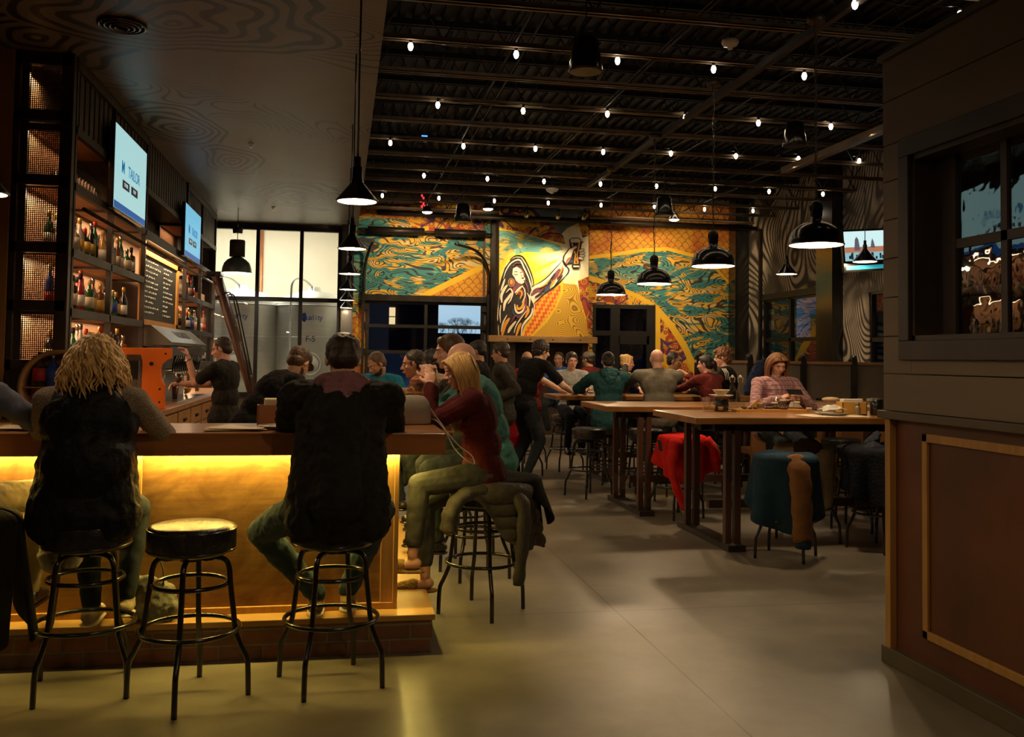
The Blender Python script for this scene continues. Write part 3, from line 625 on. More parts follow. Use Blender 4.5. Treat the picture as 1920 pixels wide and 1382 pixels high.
# track lamps over the bright mural
for x, lb in ((3.35, 'left'), (3.95, 'middle'), (4.45, 'right')):
    t = thing('track_spotlight', 'small black spotlight above the bright mural, %s of three' % lb, 'spotlight', (x, YC - .95, 4.28), 0, 'spotlights above the bright mural')
    mb = MB(); mb.tube([(0, 0, .12), (0, 0, 0)], .012, 8); mb.build('stem', M_black, t)
    mb = MB(); mb.tube([(0, -.04, .02), (0, .1, -.09)], [.035, .05], 14); mb.build('lamp_head', M_black, t)
    l = light('SPOT', 'track_beam', (x, YC - .86, 4.17), 115, (1, .82, .50), .04, spot=R(62), blend=.9); aim(l, (3.9 + (x - 3.9) * .5, YC, 3.1 - .3 * (x > 4.2)))
l = light('SPOT', 'track_beam', (3.9, YC - 2.2, 4.2), 130, (1, .76, .42), .05, spot=R(60), blend=1); aim(l, (3.9, YC, 2.5))
# ceiling flood heads washing the side murals
for (px, py, Y, tx, e, lb) in ((801, 398, 16.6, 1.1, 190, 'glowing flood lamp below the red wall clock light'), (915, 392, 16.6, 2.3, 190, 'glowing flood lamp near the chimney breast corner'), (1253, 402, 16.6, 5.8, 190, 'glowing flood lamp, left of the close pair'), (1264, 412, 16.2, 7.3, 190, 'glowing flood lamp, right of the close pair')):
    p = onY(px, py, Y); t = thing('flood_lamp', lb, 'lamp', p)
    mb = MB(); mb.lathe([(.03, .12), (.055, .1), (.095, .0)], seg=16, caps=False); mb.tube([(0, 0, .12), (0, 0, 4.36 - p.z)], .01, 6); mb.build('housing', M_black, t)
    mb = MB(); mb.ell((0, 0, .005), (.09, .09, .035), nu=16, nv=8); mb.build('bulb', emis('flood_bulb', (1, .86, .62), 14), t)
    l = light('SPOT', 'flood_beam', (p.x, p.y, p.z - .06), e, (1, .72, .40), .06, spot=R(95), blend=.8); aim(l, (tx, YB, 3.1))
# ================================================================ front bar
m, N, L, b = nodes('bar_plywood'); v = nvec(N, L, scale=(1, 1, 1.2))
n1 = nnoise(N, L, v, 3, 6, 1.2, .62); n2 = nnoise(N, L, nvec(N, L, scale=(1, 1, 14)), 3, 3)
c = nmix(N, L, nstep(N, L, n1.outputs[0], .3, .7), (.11, .045, .013), (.38, .20, .05)); c = nmix(N, L, nmath(N, L, 'MULTIPLY', nstep(N, L, n2.outputs[0], .4, .65), .35), c, (.12, .05, .02))
L.new(c, b.inputs[0]); b.inputs['Roughness'].default_value = .45; M_ply = m
M_trim = mat('oak_trim', (.42, .22, .06), .45, 0, .15, 4, stretch=(8, 8, 1))
M_top = mat('bar_top_wood', (.36, .14, .045), .28, 0, .25, 3, stretch=(.5, 5, 5), coat=.4)
m, N, L, b = nodes('old_brick'); tc = N.new('ShaderNodeTexCoord'); sx = N.new('ShaderNodeSeparateXYZ'); L.new(tc.outputs['Object'], sx.inputs[0])
cb = N.new('ShaderNodeCombineXYZ'); L.new(nmath(N, L, 'ADD', sx.outputs[0], sx.outputs[1]), cb.inputs[0]); L.new(sx.outputs[2], cb.inputs[1])
bk = N.new('ShaderNodeTexBrick'); L.new(cb.outputs[0], bk.inputs['Vector']); bk.inputs['Scale'].default_value = 1; bk.inputs['Brick Width'].default_value = .21; bk.inputs['Row Height'].default_value = .075; bk.inputs['Mortar Size'].default_value = .007; bk.inputs['Mortar Smooth'].default_value = .5
bk.inputs['Color1'].default_value = (.30, .11, .055, 1); bk.inputs['Color2'].default_value = (.15, .08, .055, 1); bk.inputs['Mortar'].default_value = (.24, .20, .15, 1)
c = nmix(N, L, nmath(N, L, 'MULTIPLY', nnoise(N, L, tc.outputs['Object'], 14, 5).outputs[0], .6), bk.outputs[0], (.05, .035, .025)); L.new(c, b.inputs[0]); b.inputs['Roughness'].default_value = .85
bp = N.new('ShaderNodeBump'); bp.inputs['Strength'].default_value = .5; bp.inputs['Distance'].default_value = .01; bp.invert = True; L.new(bk.outputs['Fac'], bp.inputs['Height']); L.new(bp.outputs[0], b.inputs['Normal']); M_brick = m
t = thing('bar_counter', 'long front bar with glowing plywood panels above a brick step', 'bar counter', (0, 0, 0))
mb = MB(); mb.box((-3.4, 5.0, .2), (.29, 5.12, 1.03)); mb.box((.19, 5.12, .2), (.29, 8.9, 1.03)); mb.build('panel', M_ply, t)
mb = MB()
for lo, hi in [((x - .045, 4.985, .235), (x + .045, 5.0, 1.03)) for x in (-2.52, -1.02, .27)] + [((-3.4, 4.982, .2), (.315, 5.0, .235)), ((.29, 4.98, .2), (.315, 5.07, 1.03))] + [((.29, y - .045, .2), (.312, y + .045, 1.03)) for y in (6.3, 7.6, 8.85)]:
    mb = MB(); mb.box(lo, hi); mb.build('trim', M_trim, t, bevel=.003)
t = thing('countertop', 'thick reddish wooden bar top running across and down the bar', 'bar top', (0, 0, 0))
mb = MB(); mb.prism([(-3.4, 4.72), (.53, 4.72), (.53, 9.1), (-.15, 9.1), (-.15, 5.40), (-3.4, 5.40)], 1.03, 1.14, 'Z'); mb.build('slab', M_top, t, bevel=.006)
t = thing('brick_footrest', 'low brick step with a wooden ledge along the bar front', 'step', (0, 0, 0))
mb = MB(); mb.box((-3.4, 4.87, 0), (.49, 4.99, .17)); mb.box((.31, 4.99, 0), (.49, 8.95, .17)); mb.build('brickwork', M_brick, t)
mb = MB(); mb.prism([(-3.4, 4.855), (.505, 4.855), (.505, 8.96), (.29, 8.96), (.29, 5.0), (-3.4, 5.0)], .17, .2, 'Z'); mb.build('ledge', mat('ledge_wood', (.42, .24, .08), .4, 0, .2, 3), t, bevel=.004)
# LED strips under the overhang
mb = MB(); mb.box((-3.38, 4.94, 1.024), (.40, 4.97, 1.03)); tag(mb.build('led_strip', emis('amber_led', (1, .70, .12), 3)), 'yellow LED strip hidden under the front bar edge', 'light strip')
mb = MB(); mb.box((.345, 5.05, 1.022), (.36, 8.8, 1.03)); tag(mb.build('led_strip', emis('amber_led', (1, .70, .12), 3)), 'yellow LED strip under the bar edge beside the woman in maroon', 'light strip')
LED = (1, .72, .16)
light('AREA', 'led_light', (-1.5, 4.968, 1.02), 54, LED, 3.75, (0, 0, 0), sy=.012)
light('AREA', 'led_light', (.345, 6.95, 1.02), 34, LED, .012, (0, 0, 0), sy=3.8)
# ---- things on the bar
M_paper = mat('menu_paper', (.62, .46, .27), .7, 0, .1, 8); M_paper2 = mat('menu_paper_pale', (.70, .60, .42), .7, 0, .08, 8)
def sheet(cx, cy, w, d, rz, z, label, m_=None, th=.002, group=None):
    mb = MB(); rows = []
    for j in range(9):
        rows.append([Vector((w * (i / 8 - .5), d * (j / 8 - .5), th + .006 * math.sin(i * .9) * (j / 8))) for i in range(9)])
    mb.quadgrid(rows); o = mb.build('menu', m_ or M_paper, loc=(cx, cy, z), rz=rz); so = o.modifiers.new('s', 'SOLIDIFY'); so.thickness = th
    return tag(o, label, 'menu', group)
sheet(-.52, 4.93, .30, .22, .12, 1.143, 'open tan paper menu lying flat left of the man in the dark jacket'); sheet(-.50, 4.92, .26, .20, -.15, 1.149, 'paper menu lying on top of the tan menu', M_paper2)
sheet(-1.50, 5.02, .24, .30, .6, 1.143, 'paper menu lying left of the curly-haired woman', M_paper); sheet(-1.52, 4.93, .22, .20, -.1, 1.149, 'pale paper slip on the bar by the woman in the vest', M_paper2)
M_clear = glass_mat('drinking_glass', 1.6, (.97, .965, .95)); M_ceram = mat('white_ceramic', (.75, .70, .62), .25, 0, .03, 5)
M_beer = mat('dark_amber_beer', (.22, .05, .01), .12, 0, .1, 5, coat=.5); M_gold = mat('golden_beer', (.75, .32, .03), .12, 0, .1, 5, coat=.5, emit=(.8, .3, .02), estr=0)
M_foam = mat('beer_foam', (.85, .78, .62), .7, 0, .04, 30)
def pint(loc, label, beer=M_beer, h=.15, r=.038, fill=.8, group=None, name='beer_glass'):
    t = thing(name, label, 'glass', loc, 0, group)
    mb = MB(); mb.lathe([(.001, .004), (r * .78, .004), (r, h), (r - .003, h), (r * .74, .012), (.001, .012)], seg=20, caps=False); mb.build('vessel', M_clear, t)
    if beer:
        hh = .012 + (h - .012) * fill; k = r * .74 + (r * .25) * fill - .002
        mb = MB(); mb.lathe([(r * .72, .013), (k, hh)], seg=20); mb.build('beer', beer, t)
        mb = MB(); mb.lathe([(k, hh + .0005), (k, hh + .014)], seg=20); mb.build('foam', M_foam, t)
    return t
pint((-.20, 5.22, 1.14), 'full pint of amber beer behind the menu, left of the dark-jacketed man', fill=.85)
t = thing('plate', 'small white plate with a fork on the bar beside the menu', 'plate', (-.31, 4.98, 1.141)); mb = MB(); mb.lathe([(.002, .004), (.07, .005), (.105, .016), (.107, .019), (.07, .010), (.002, .009)], seg=30, caps=False); mb.build('dish', M_ceram, t)
mb = MB(); mb.tube([(-.09, -.02, .022), (.0, 0, .019), (.06, .012, .02)], .004, 6, flat=.4)
for k in (-1, 0, 1): mb.tube([(.06, .012 + k * .005, .02), (.10, .02 + k * .006, .018)], .0018, 5)
mb.build('fork', M_chrome, t)
M_cad = mat('caddy_wood', (.34, .15, .05), .5, 0, .2, 5)
t = thing('condiment_caddy', 'brown wooden caddy on the bar, left of the pint glass', 'caddy', (-.36, 5.28, 1.14), .1)
mb = MB()
for lo, hi in (((-.085, -.06, 0), (.085, .06, .008)), ((-.085, -.06, 0), (.085, -.052, .11)), ((-.085, .052, 0), (.085, .06, .11)), ((-.085, -.06, 0), (-.077, .06, .11)), ((.077, -.06, 0), (.085, .06, .11))): mb.box(lo, hi)
mb.build('box', M_cad, t); mb = MB(); mb.box((-.05, -.04, .01), (.055, .04, .145)); mb.build('napkins', M_paper2, t, bevel=.008)
# purse with thin strap
M_purse = mat('grey_leather', (.36, .31, .25), .5, 0, .08, 12, bump=.1, bscale=60)
t = thing('handbag', 'pale grey leather handbag on the bar by the woman in maroon', 'bag', (.385, 5.32, 1.14), .25)
mb = MB(); rows = []
for z, w, d in ((0, .115, .05), (.01, .125, .058), (.08, .125, .052), (.13, .112, .036), (.16, .085, .018), (.166, .05, .008)):
    rows.append([Vector((w * (abs(math.cos(q)) ** .45) * math.copysign(1, math.cos(q)), d * (abs(math.sin(q)) ** .6) * math.copysign(1, math.sin(q)), z)) for q in (2 * math.pi * k / 32 for k in range(32))])
mb.quadgrid(rows, closed_u=True, caps=True); mb.build('body', M_purse, t)
mb = MB(); mb.tube([(-.085, -.004, .163), (0, -.002, .17), (.085, -.004, .163)], .003, 6); mb.ring((.108, 0, .125), .012, .003, 14, 6, 'Y'); mb.build('zip', M_bronze, t)
mb = MB(); mb.tube(smooth_path([(.108, 0, .115), (.16, -.03, .03), (.19, -.06, -.02), (.23, -.10, -.12), (.29, -.13, -.19), (.35, -.13, -.22), (.33, -.13, -.17), (.26, -.13, -.12), (.20, -.10, -.05), (.15, -.04, .02), (.11, .0, .03)], 8), .0035, 6); mb.build('strap', mat('pale_strap', (.5, .45, .38), .5), t)
# ================================================================ back bar
M_shelf = mat('shelf_steel', (.055, .042, .032), .5, .4, .3, 5); M_backp = mat('back_panel_wood', (.40, .23, .12), .6, 0, .15, 2.5, stretch=(1, 1, 4))
M_ceilw = mat('shelf_underside', (.42, .20, .08), .6, 0, .15, 3)
LEV = [.92, 1.40, 1.90, 2.41, 2.98, 3.47]
def unit(name, label, y0, y1, posts, levels, back=True, hdr=True):
    t = thing(name, label, 'shelving', (0, 0, 0))
    for y in posts:
        mb = MB()
        for x in (-2.3, -2.69): mb.box((x - .025, y - .025, .9), (x + .025, y + .025, ZC))
        for z in levels[1:]: mb.box((-2.69, y - .02, z - .06), (-2.3, y + .02, z - .02))
        mb.build('post', M_shelf, t)
    for z in levels[1:]:
        mb = MB(); mb.box((-2.32, y0, z - .075), (-2.275, y1, z)); mb.box((-2.70, y0, z - .03), (-2.32, y1, z - .006)); s_ = mb.build('shelf', M_shelf, t)
        mb = MB(); mb.box((-2.69, y0 + .03, z - .040), (-2.33, y1 - .03, z - .031)); mb.build('underside_board', M_ceilw, s_)
    if back: mb = MB(); mb.box((-2.73, y0, .92), (-2.71, y1, ZC)); mb.build('back_panel', M_backp, t)
    if hdr:
        mb = MB(); k = int((y1 - y0) / .16)
        for i in range(k): mb.box((-2.33, y0 + (i + .1) * (y1 - y0) / k, 3.47), (-2.30, y0 + (i + .82) * (y1 - y0) / k, ZC))
        mb.box((-2.36, y0, 3.47), (-2.335, y1, ZC)); mb.box((-2.34, y0, ZC - .1), (-2.27, y1, ZC)); mb.build('slatted_header', M_bronze, t)
    return t
unit('shelving_unit', 'tall steel bottle shelving beside the mesh-fronted cabinet', 8.47, 11.5, (8.5, 9.87, 11.47), LEV)
unit('shelving_unit', 'tall steel bottle shelving beside the ladder', 14.36, 17.6, (14.4, 15.9, 17.55), LEV)
t = thing('shelving_unit', 'open centre bay framing the chalkboard and tap wall', 'shelving', (0, 0, 0))
mb = MB(); mb.box((-2.73, 11.5, .92), (-2.71, 14.36, 3.5)); mb.build('back_panel', M_backp, t)
mb = MB(); mb.box((-2.32, 11.5, 2.86), (-2.275, 14.36, 2.98)); mb.box((-2.70, 11.5, 2.94), (-2.32, 14.36, 2.97)); mb.box((-2.32, 11.5, 3.40), (-2.275, 14.36, 3.47)); mb.box((-2.70, 11.5, 3.44), (-2.32, 14.36, 3.465)); mb.build('shelf', M_shelf, t)
mb = MB()
for i in range(18): mb.box((-2.33, 11.5 + (i + .1) * 2.86 / 18, 3.47), (-2.30, 11.5 + (i + .82) * 2.86 / 18, ZC))
mb.box((-2.36, 11.5, 3.47), (-2.335, 14.36, ZC)); mb.build('slatted_header', M_bronze, t)
# mesh cabinet at the near end
m, N, L, b = nodes('perforated_mesh'); N.remove(b); tc = N.new('ShaderNodeTexCoord'); sx = N.new('ShaderNodeSeparateXYZ'); L.new(tc.outputs['Object'], sx.inputs[0])
def tri(o_): return nmath(N, L, 'ABSOLUTE', nmath(N, L, 'SUBTRACT', nmath(N, L, 'FRACT', nmath(N, L, 'MULTIPLY', o_, 62.)), .5))
hole = nmath(N, L, 'LESS_THAN', nmath(N, L, 'ADD', nmath(N, L, 'POWER', tri(sx.outputs[0]), 2.), nmath(N, L, 'POWER', tri(sx.outputs[2]), 2.)), .115)
df = N.new('ShaderNodeBsdfPrincipled'); df.inputs['Base Color'].default_value = (.10, .07, .045, 1); df.inputs['Metallic'].default_value = .7; df.inputs['Roughness'].default_value = .45
tp = N.new('ShaderNodeBsdfTransparent'); mx = N.new('ShaderNodeMixShader'); L.new(hole, mx.inputs[0]); L.new(df.outputs[0], mx.inputs[1]); L.new(tp.outputs[0], mx.inputs[2]); L.new(mx.outputs[0], N['Material Output'].inputs[0]); M_mesh = m
t = thing('mesh_cabinet', 'tall cabinet end with five perforated metal windows', 'cabinet', (0, 0, 0))
zs = [.95, 1.46, 1.96, 2.46, 3.0, 3.55, 3.98]; x0, x1 = -2.74, -2.30
mb = MB(); mb.box((x0, 8.38, 0), (x0 + .04, 8.44, ZC)); mb.box((x1 - .075, 8.38, 0), (x1 + .02, 8.46, ZC)); mb.box((x0, 8.40, 0), (x1, 8.45, 1.42)); mb.box((x0, 8.38, 3.95), (x1, 8.45, ZC))
for z in (1.42, 1.92, 2.41, 2.98, 3.53): mb.box((x0, 8.38, z - .055), (x1, 8.45, z + .035))
mb.build('frame', mat('cabinet_brown', (.055, .034, .022), .45, .3, .3, 6), t)
for z0, z1 in ((1.46, 1.86), (1.96, 2.35), (2.45, 2.92), (3.02, 3.47), (3.57, 3.95)):
    mb = MB(); mb.box((x0 + .035, 8.415, z0), (x1 - .07, 8.418, z1)); mb.build('mesh_panel', M_mesh, t)
    light('AREA', 'cabinet_light', (-2.64, 8.72, z1 - .04), 2.6, (1, .62, .32), .06, (0, R(12), 0), sy=.3)
mb = MB(); mb.box((-2.86, 8.36, 0), (-2.75, 8.44, ZC)); tag(mb.build('wood_post', M_trim), 'light wooden post at the end of the mesh cabinet', 'post')
for (ya, yb) in ((8.5, 9.87), (9.87, 11.47), (14.4, 15.9), (15.9, 17.55)):
    for z in (2.98, 2.41, 1.90, 1.40): light('AREA', 'shelf_light', (-2.60, (ya + yb) / 2, z - .05), 6., (1, .62, .34), .04, (0, R(-8), 0), sy=(yb - ya) * .8)
for (ya, yb) in ((8.5, 9.87), (14.4, 15.9)): light('AREA', 'shelf_light', (-2.60, (ya + yb) / 2, 3.42), 2, (1, .5, .22), .04, (0, 0, 0), sy=1.)
light('AREA', 'chalkboard_light', (-2.24, 12.9, 2.85), 26, (1, .70, .40), .05, (0, R(-28) * -1, 0), sy=2.5)
# ---- bottles
BOT = {}
def glassy(name, c, r=.08): return mat('bottle_' + name, c, r, 0, .05, 9, coat=.7, spec=.7)
BC = {'amber': glassy('amber', (.20, .06, .012)), 'dark brown': glassy('brown', (.035, .015, .008)), 'clear': glassy('clear', (.42, .38, .32)), 'green': glassy('green', (.02, .10, .03)), 'blue': glassy('blue', (.02, .06, .30)), 'red': glassy('red', (.28, .02, .02)), 'golden': glassy('gold', (.50, .27, .05)), 'black': glassy('black', (.012, .012, .012))}
LC = {'cream': M_paper2, 'white': M_ceram, 'yellow': mat('label_yellow', (.65, .42, .08), .6), 'blue': mat('label_blue', (.03, .08, .4), .6), 'black': M_pblack, 'red': mat('label_red', (.45, .03, .02), .6)}
CC = {'gold': mat('cap_gold', (.75, .48, .12), .35, .6), 'black': M_pblack, 'red': mat('cap_red', (.5, .03, .02), .4), 'cork': mat('cap_cork', (.6, .42, .22), .8), 'orange': mat('cap_orange', (.85, .33, .02), .5), 'silver': M_chrome}
SH = {'round': ([(.001, 0), (.037, .002), (.038, .01), (.038, .16), (.030, .19), (.014, .225), (.013, .275)], .039), 'squat': ([(.001, 0), (.046, .002), (.048, .01), (.048, .12), (.040, .15), (.015, .175), (.014, .215)], .049), 'tall': ([(.001, 0), (.033, .002), (.034, .01), (.034, .20), (.024, .23), (.013, .26), (.012, .31)], .035), 'shouldered': ([(.001, 0), (.04, .002), (.041, .01), (.041, .17), (.037, .188), (.014, .20), (.014, .25)], .042)}
SME = {}
def bottle(x, y, z, shape, col, lab, cap, label, group):
    key = (shape, col, lab, cap)
    if key in SME: return dup(SME[key], (x, y, z), rnd.uniform(-.3, .3), label, group)
    prof, lr = SH[shape]; H = prof[-1][1]
    t = thing('bottle', label, 'bottle', (x, y, z), 0, group); t.scale = (1.15, 1.15, 1.15)
    mb = MB(); mb.lathe(prof, seg=14); mb.build('glass', BC[col], t)
    mb = MB(); mb.lathe([(lr, .04), (lr, .13)], seg=14); mb.build('label', LC[lab], t)
    mb = MB(); mb.lathe([(.016, H - .02), (.017, H + .02), (.012, H + .028)], seg=10); mb.build('cap', CC[cap], t)
    SME[key] = t; return t
ORD = ['first', 'second', 'third', 'fourth', 'fifth', 'sixth', 'seventh', 'eighth', 'ninth', 'tenth', 'eleventh', 'twelfth', 'thirteenth', 'fourteenth']
def row(ya, yb, z, n, where, group, xs=(-2.40, -2.52)):
    for i in range(n):
        y = ya + (yb - ya) * (i + .5) / n + rnd.uniform(-.02, .02); x = xs[i % 2] + rnd.uniform(-.02, .02)
        col = rnd.choice(['amber', 'amber', 'dark brown', 'clear', 'clear', 'golden', 'red', 'black', 'green', 'blue']); lab = rnd.choice(['cream', 'white', 'yellow', 'cream', 'black', 'red', 'blue']); cap = rnd.choice(['gold', 'black', 'red', 'cork', 'silver', 'gold'])
        bottle(x, y, z, rnd.choice(list(SH)), col, lab, cap, '%s bottle, %s cap, %s along %s' % (col, cap, ORD[i], where), group)
row(8.6, 9.8, 2.411, 14, 'the top shelf by the cabinet', 'bottles on the top shelf by the cabinet')
row(8.6, 9.8, 1.901, 14, 'the middle shelf by the cabinet', 'bottles on the middle shelf by the cabinet')
row(8.6, 9.8, 1.401, 11, 'the lowest shelf by the cabinet', 'bottles on the lowest shelf by the cabinet')
row(9.97, 11.3, 2.411, 13, "the second bay's top shelf", 'bottles on the second top shelf')
row(9.97, 11.1, 1.901, 10, "the second bay's middle shelf", 'bottles on the second middle shelf')
row(9.97, 11.3, 1.401, 10, "the second bay's low shelf", 'bottles on the second low shelf')
row(14.5, 15.8, 2.411, 10, 'the top shelf right of the chalkboard', 'bottles right of the chalkboard')
row(14.5, 15.8, 1.901, 11, 'the middle shelf right of the chalkboard', 'bottles right of the chalkboard')
row(14.5, 15.8, 1.401, 10, 'the lower shelf right of the chalkboard', 'bottles right of the chalkboard')
row(16.0, 17.3, 1.901, 7, 'the middle shelf nearest the ladder', 'bottles near the ladder')
row(16.0, 17.3, 1.401, 8, 'the lower shelf nearest the ladder', 'bottles near the ladder')
# glasses on the high shelf: built once, then copied
g0 = pint((-2.38, 8.62, 2.981), 'clear tumbler on the high shelf, front row, first from the cabinet', None, .12, .035, group='tumblers on the high shelf', name='tumbler')
for i in range(1, 22):
    r_, c_ = i % 2, i // 2
    dup(g0, (-2.38 - .1 * r_, 8.62 + c_ * .105, 2.981), 0, 'clear tumbler on the high shelf, %s row, %s from the cabinet' % (('front', 'back')[r_], ORD[c_]), 'tumblers on the high shelf')
for i in range(18):
    r_, c_ = i % 2, i // 2
    dup(g0, (-2.38 - .1 * r_, 11.7 + c_ * .11, 2.981), 0, 'small tumbler above the chalkboard, %s row, %s from the near end' % (('front', 'back')[r_], ORD[c_]), 'tumblers above the chalkboard')
mb = MB(); mb.box((-2.55, 16.2, 2.411), (-2.36, 16.9, 2.55)); tag(mb.build('liquor_box', M_cad), 'small brown box on the shelf near the ladder', 'box')
# ---- chalkboard
t = thing('chalkboard', 'black chalkboard menu in an orange-brown wooden frame', 'chalkboard', (-2.33, 0, 0))
ya, yb, za, zb = 11.62, 13.85, 1.93, 2.70
mb = MB(); mb.box((-.02, ya, za), (0, yb, zb)); mb.build('board', mat('slate', (.018, .018, .017), .6, 0, .3, 3), t)
mb = MB(); mb.box((-.03, ya - .02, za - .1), (.02, yb + .14, za)); mb.box((-.03, ya - .02, zb), (.02, yb + .14, zb + .06)); mb.box((-.03, yb, za - .1), (.02, yb + .14, zb + .06)); mb.box((-.03, ya - .09, za - .1), (.02, ya, zb + .06)); mb.build('frame', mat('board_frame', (.75, .32, .05), .5, 0, .15, 4), t)
M_chalk = mat('chalk', (.55, .52, .46), .9, 0, .2, 40)
cr = random.Random(5); mb = MB()
for i in range(11):
    z = zb - .06 - i * .062
    for a_, b_ in ((ya + .1, ya + .1 + cr.uniform(.5, .95)), (ya + 1.3, ya + 1.3 + cr.uniform(.3, .7))):
        y = a_
        while y < b_:
            w_ = cr.uniform(.03, .10); p = []
            n_ = max(3, int(w_ / .012))
            for k in range(n_): p.append((.003, y + w_ * k / n_, z + (.014 if k % 2 else -.012) * cr.uniform(.4, 1)))
            mb.tube(p, .003, 4, caps=False); y += w_ + cr.uniform(.02, .06)
mb.build('chalk_writing', M_chalk, t, kind='stuff')
# ---- tap wall
M_tin = mat('galvanised_sheet', (.16, .15, .12), .5, .6, .2, 4)
t = thing('tap_canopy', 'grey metal canopy sign over the beer taps', 'sign', (0, 0, 0))
mb = MB(); mb.prism([(-2.30, 1.86), (-2.22, 1.86), (-1.98, 1.66), (-1.98, 1.62), (-2.30, 1.62)], 11.6, 14.5, 'Y'); mb.build('canopy', M_tin, t)
mb = MB()
for z in (1.68, 1.74, 1.80):
    for k in range(3): mb.ell((-2.03 - (z - 1.66) * 1.2, 11.68 + k * .05, z), (.008, .008, .008), nu=8, nv=6)
mb.build('rivet', M_steel_dark, t)
Mx = Matrix.Translation((-2.095, 13.05, 1.765)) @ Matrix.Rotation(math.pi / 2, 4, 'Z') @ Matrix.Rotation(R(40), 4, 'X')
text('lettering', 'HACKENHEIM', .17, M_ink, t, Mx, bold=True)
mb = MB(); mb.box((-2.30, 11.6, 1.50), (-2.0, 14.5, 1.61)); mb.build('valance', M_black, t)
t = thing('beer_tap_tower', 'steel beer tap row under the canopy', 'beer taps', (0, 0, 0))
mb = MB(); mb.box((-2.29, 11.7, .93), (-2.27, 14.4, 1.5)); mb.tube([(-2.12, 11.9, 1.30), (-2.12, 14.2, 1.30)], .035, 14); mb.tube([(-2.2, 12.0, .95), (-2.12, 12.0, 1.3)], .02, 8); mb.tube([(-2.2, 14.1, .95), (-2.12, 14.1, 1.3)], .02, 8); mb.build('backsplash', mat('brushed_steel', (.35, .34, .31), .3, 1, .1, 3), t)
for i in range(14):
    y = 12.0 + i * .16
    mb = MB(); mb.tube([(-2.1, y, 1.30), (-2.02, y, 1.30), (-1.99, y, 1.24)], .011, 8); tp = mb.build('faucet', M_chrome, t)
    mb = MB(); mb.tube([(-2.03, y, 1.31), (-2.02, y, 1.38), (-1.99, y, 1.50)], [.008, .014, .019], 8); mb.build('tap_handle', M_black, tp)
mb = MB(); mb.box((-2.27, 11.9, .92), (-1.95, 14.3, .94)); tag(mb.build('drip_tray', M_chrome), 'shiny metal drip tray below the taps', 'tray')
pint((-2.04, 12.3, .941), 'tall glass of dark red beer under the taps', mat('dark_red_beer', (.12, .015, .01), .12, coat=.5), .22, .045, .9)
t = thing('goblet', 'stemmed goblet of hazy golden beer near the bartender', 'glass', (-1.93, 12.55, .941))
mb = MB(); mb.lathe([(.035, 0), (.035, .004), (.005, .008), (.005, .07), (.03, .09), (.048, .13), (.04, .17)], seg=18, caps=False); mb.build('vessel', M_clear, t); mb = MB(); mb.lathe([(.004, .078), (.028, .092), (.046, .13), (.044, .148)], seg=18); mb.build('beer', M_gold, t)
# ---- back counter
M_cw = mat('counter_front_wood', (.20, .10, .045), .55, 0, .25, 3, stretch=(1, 6, 1)); M_ctop = mat('counter_top_wood', (.42, .20, .07), .4, 0, .2, 3, stretch=(4, 1, 4))
t = thing('back_counter', 'wooden back counter below the taps and bottle shelves', 'counter', (0, 0, 0))
mb = MB(); mb.box((-2.70, 8.6, .86), (-1.84, 17.5, .92)); mb.build('worktop', M_ctop, t, bevel=.005)
mb = MB(); mb.box((-2.68, 8.6, 0), (-1.90, 17.5, .86)); mb.build('carcass', M_cw, t)
for i in range(9):
    y = 8.75 + i * .95; mb = MB(); mb.box((-1.90, y, .62), (-1.875, y + .85, .83)); d = mb.build('drawer', M_ctop, t, bevel=.004); mb = MB(); mb.box((-1.876, y + .33, .70), (-1.855, y + .52, .735)); mb.build('handle', M_steel_dark, d)
    mb = MB(); mb.box((-1.90, y, .1), (-1.88, y + .41, .59)); mb.box((-1.90, y + .44, .1), (-1.88, y + .85, .59)); mb.build('door', M_ctop, t, bevel=.004)
# near section of the back counter (raised service ledge seen left of the woman)
mb = MB(); mb.box((-2.74, 7.2, 0), (-1.95, 8.36, .90)); mb.box((-2.74, 7.15, .90), (-1.90, 8.38, .96)); tag(mb.build('service_ledge', M_ctop), 'low wooden ledge left of the curly-haired woman', 'counter')
# orange C-shaped machine
M_or = mat('orange_paint', (.90, .19, .008), .35, 0, .1, 3, coat=.4)
t = thing('orange_machine', 'bright orange C-shaped steel frame machine on the back counter', 'machine', (-2.06, 10.55, .921), .12)
mb = MB(); prof = [(-.16, 0), (.21, 0), (.20, .05), (.20, .25), (.165, .32), (.15, .42), (.16, .48), (.21, .53), (.26, .55), (.26, .66), (-.38, .66), (-.38, .585), (-.05, .585), (-.03, .52), (-.03, .17), (-.06, .13), (-.16, .10)]
mb.prism(prof, -.02, .02, 'Y'); mb.prism(prof, .16, .20, 'Y'); mb.box((-.16, -.02, 0), (.2, .2, .02)); mb.build('frame', M_or, t, bevel=.004)
mb = MB(); mb.tube([(.06, -.035, .49), (.06, .22, .49)], .022, 12)
for (x, z) in ((-.11, .05), (.15, .08), (.15, .22), (-.33, .62), (.2, .6)): mb.ell((x, -.024, z), (.012, .008, .012), nu=8, nv=6)
mb.build('bolt', M_steel_dark, t)
mb = MB(); mb.cbox((-.20, .09, .42), (.26, .2, .2)); mb.build('motor_box', M_black, t); mb = MB(); mb.box((-.31, -.013, .35), (-.24, -.008, .50)); mb.build('label_plate', M_ceram, t)
mb = MB(); mb.cbox((-.26, .1, .16), (.3, .25, .30)); mb.build('tank', M_tin, t, bevel=.01)
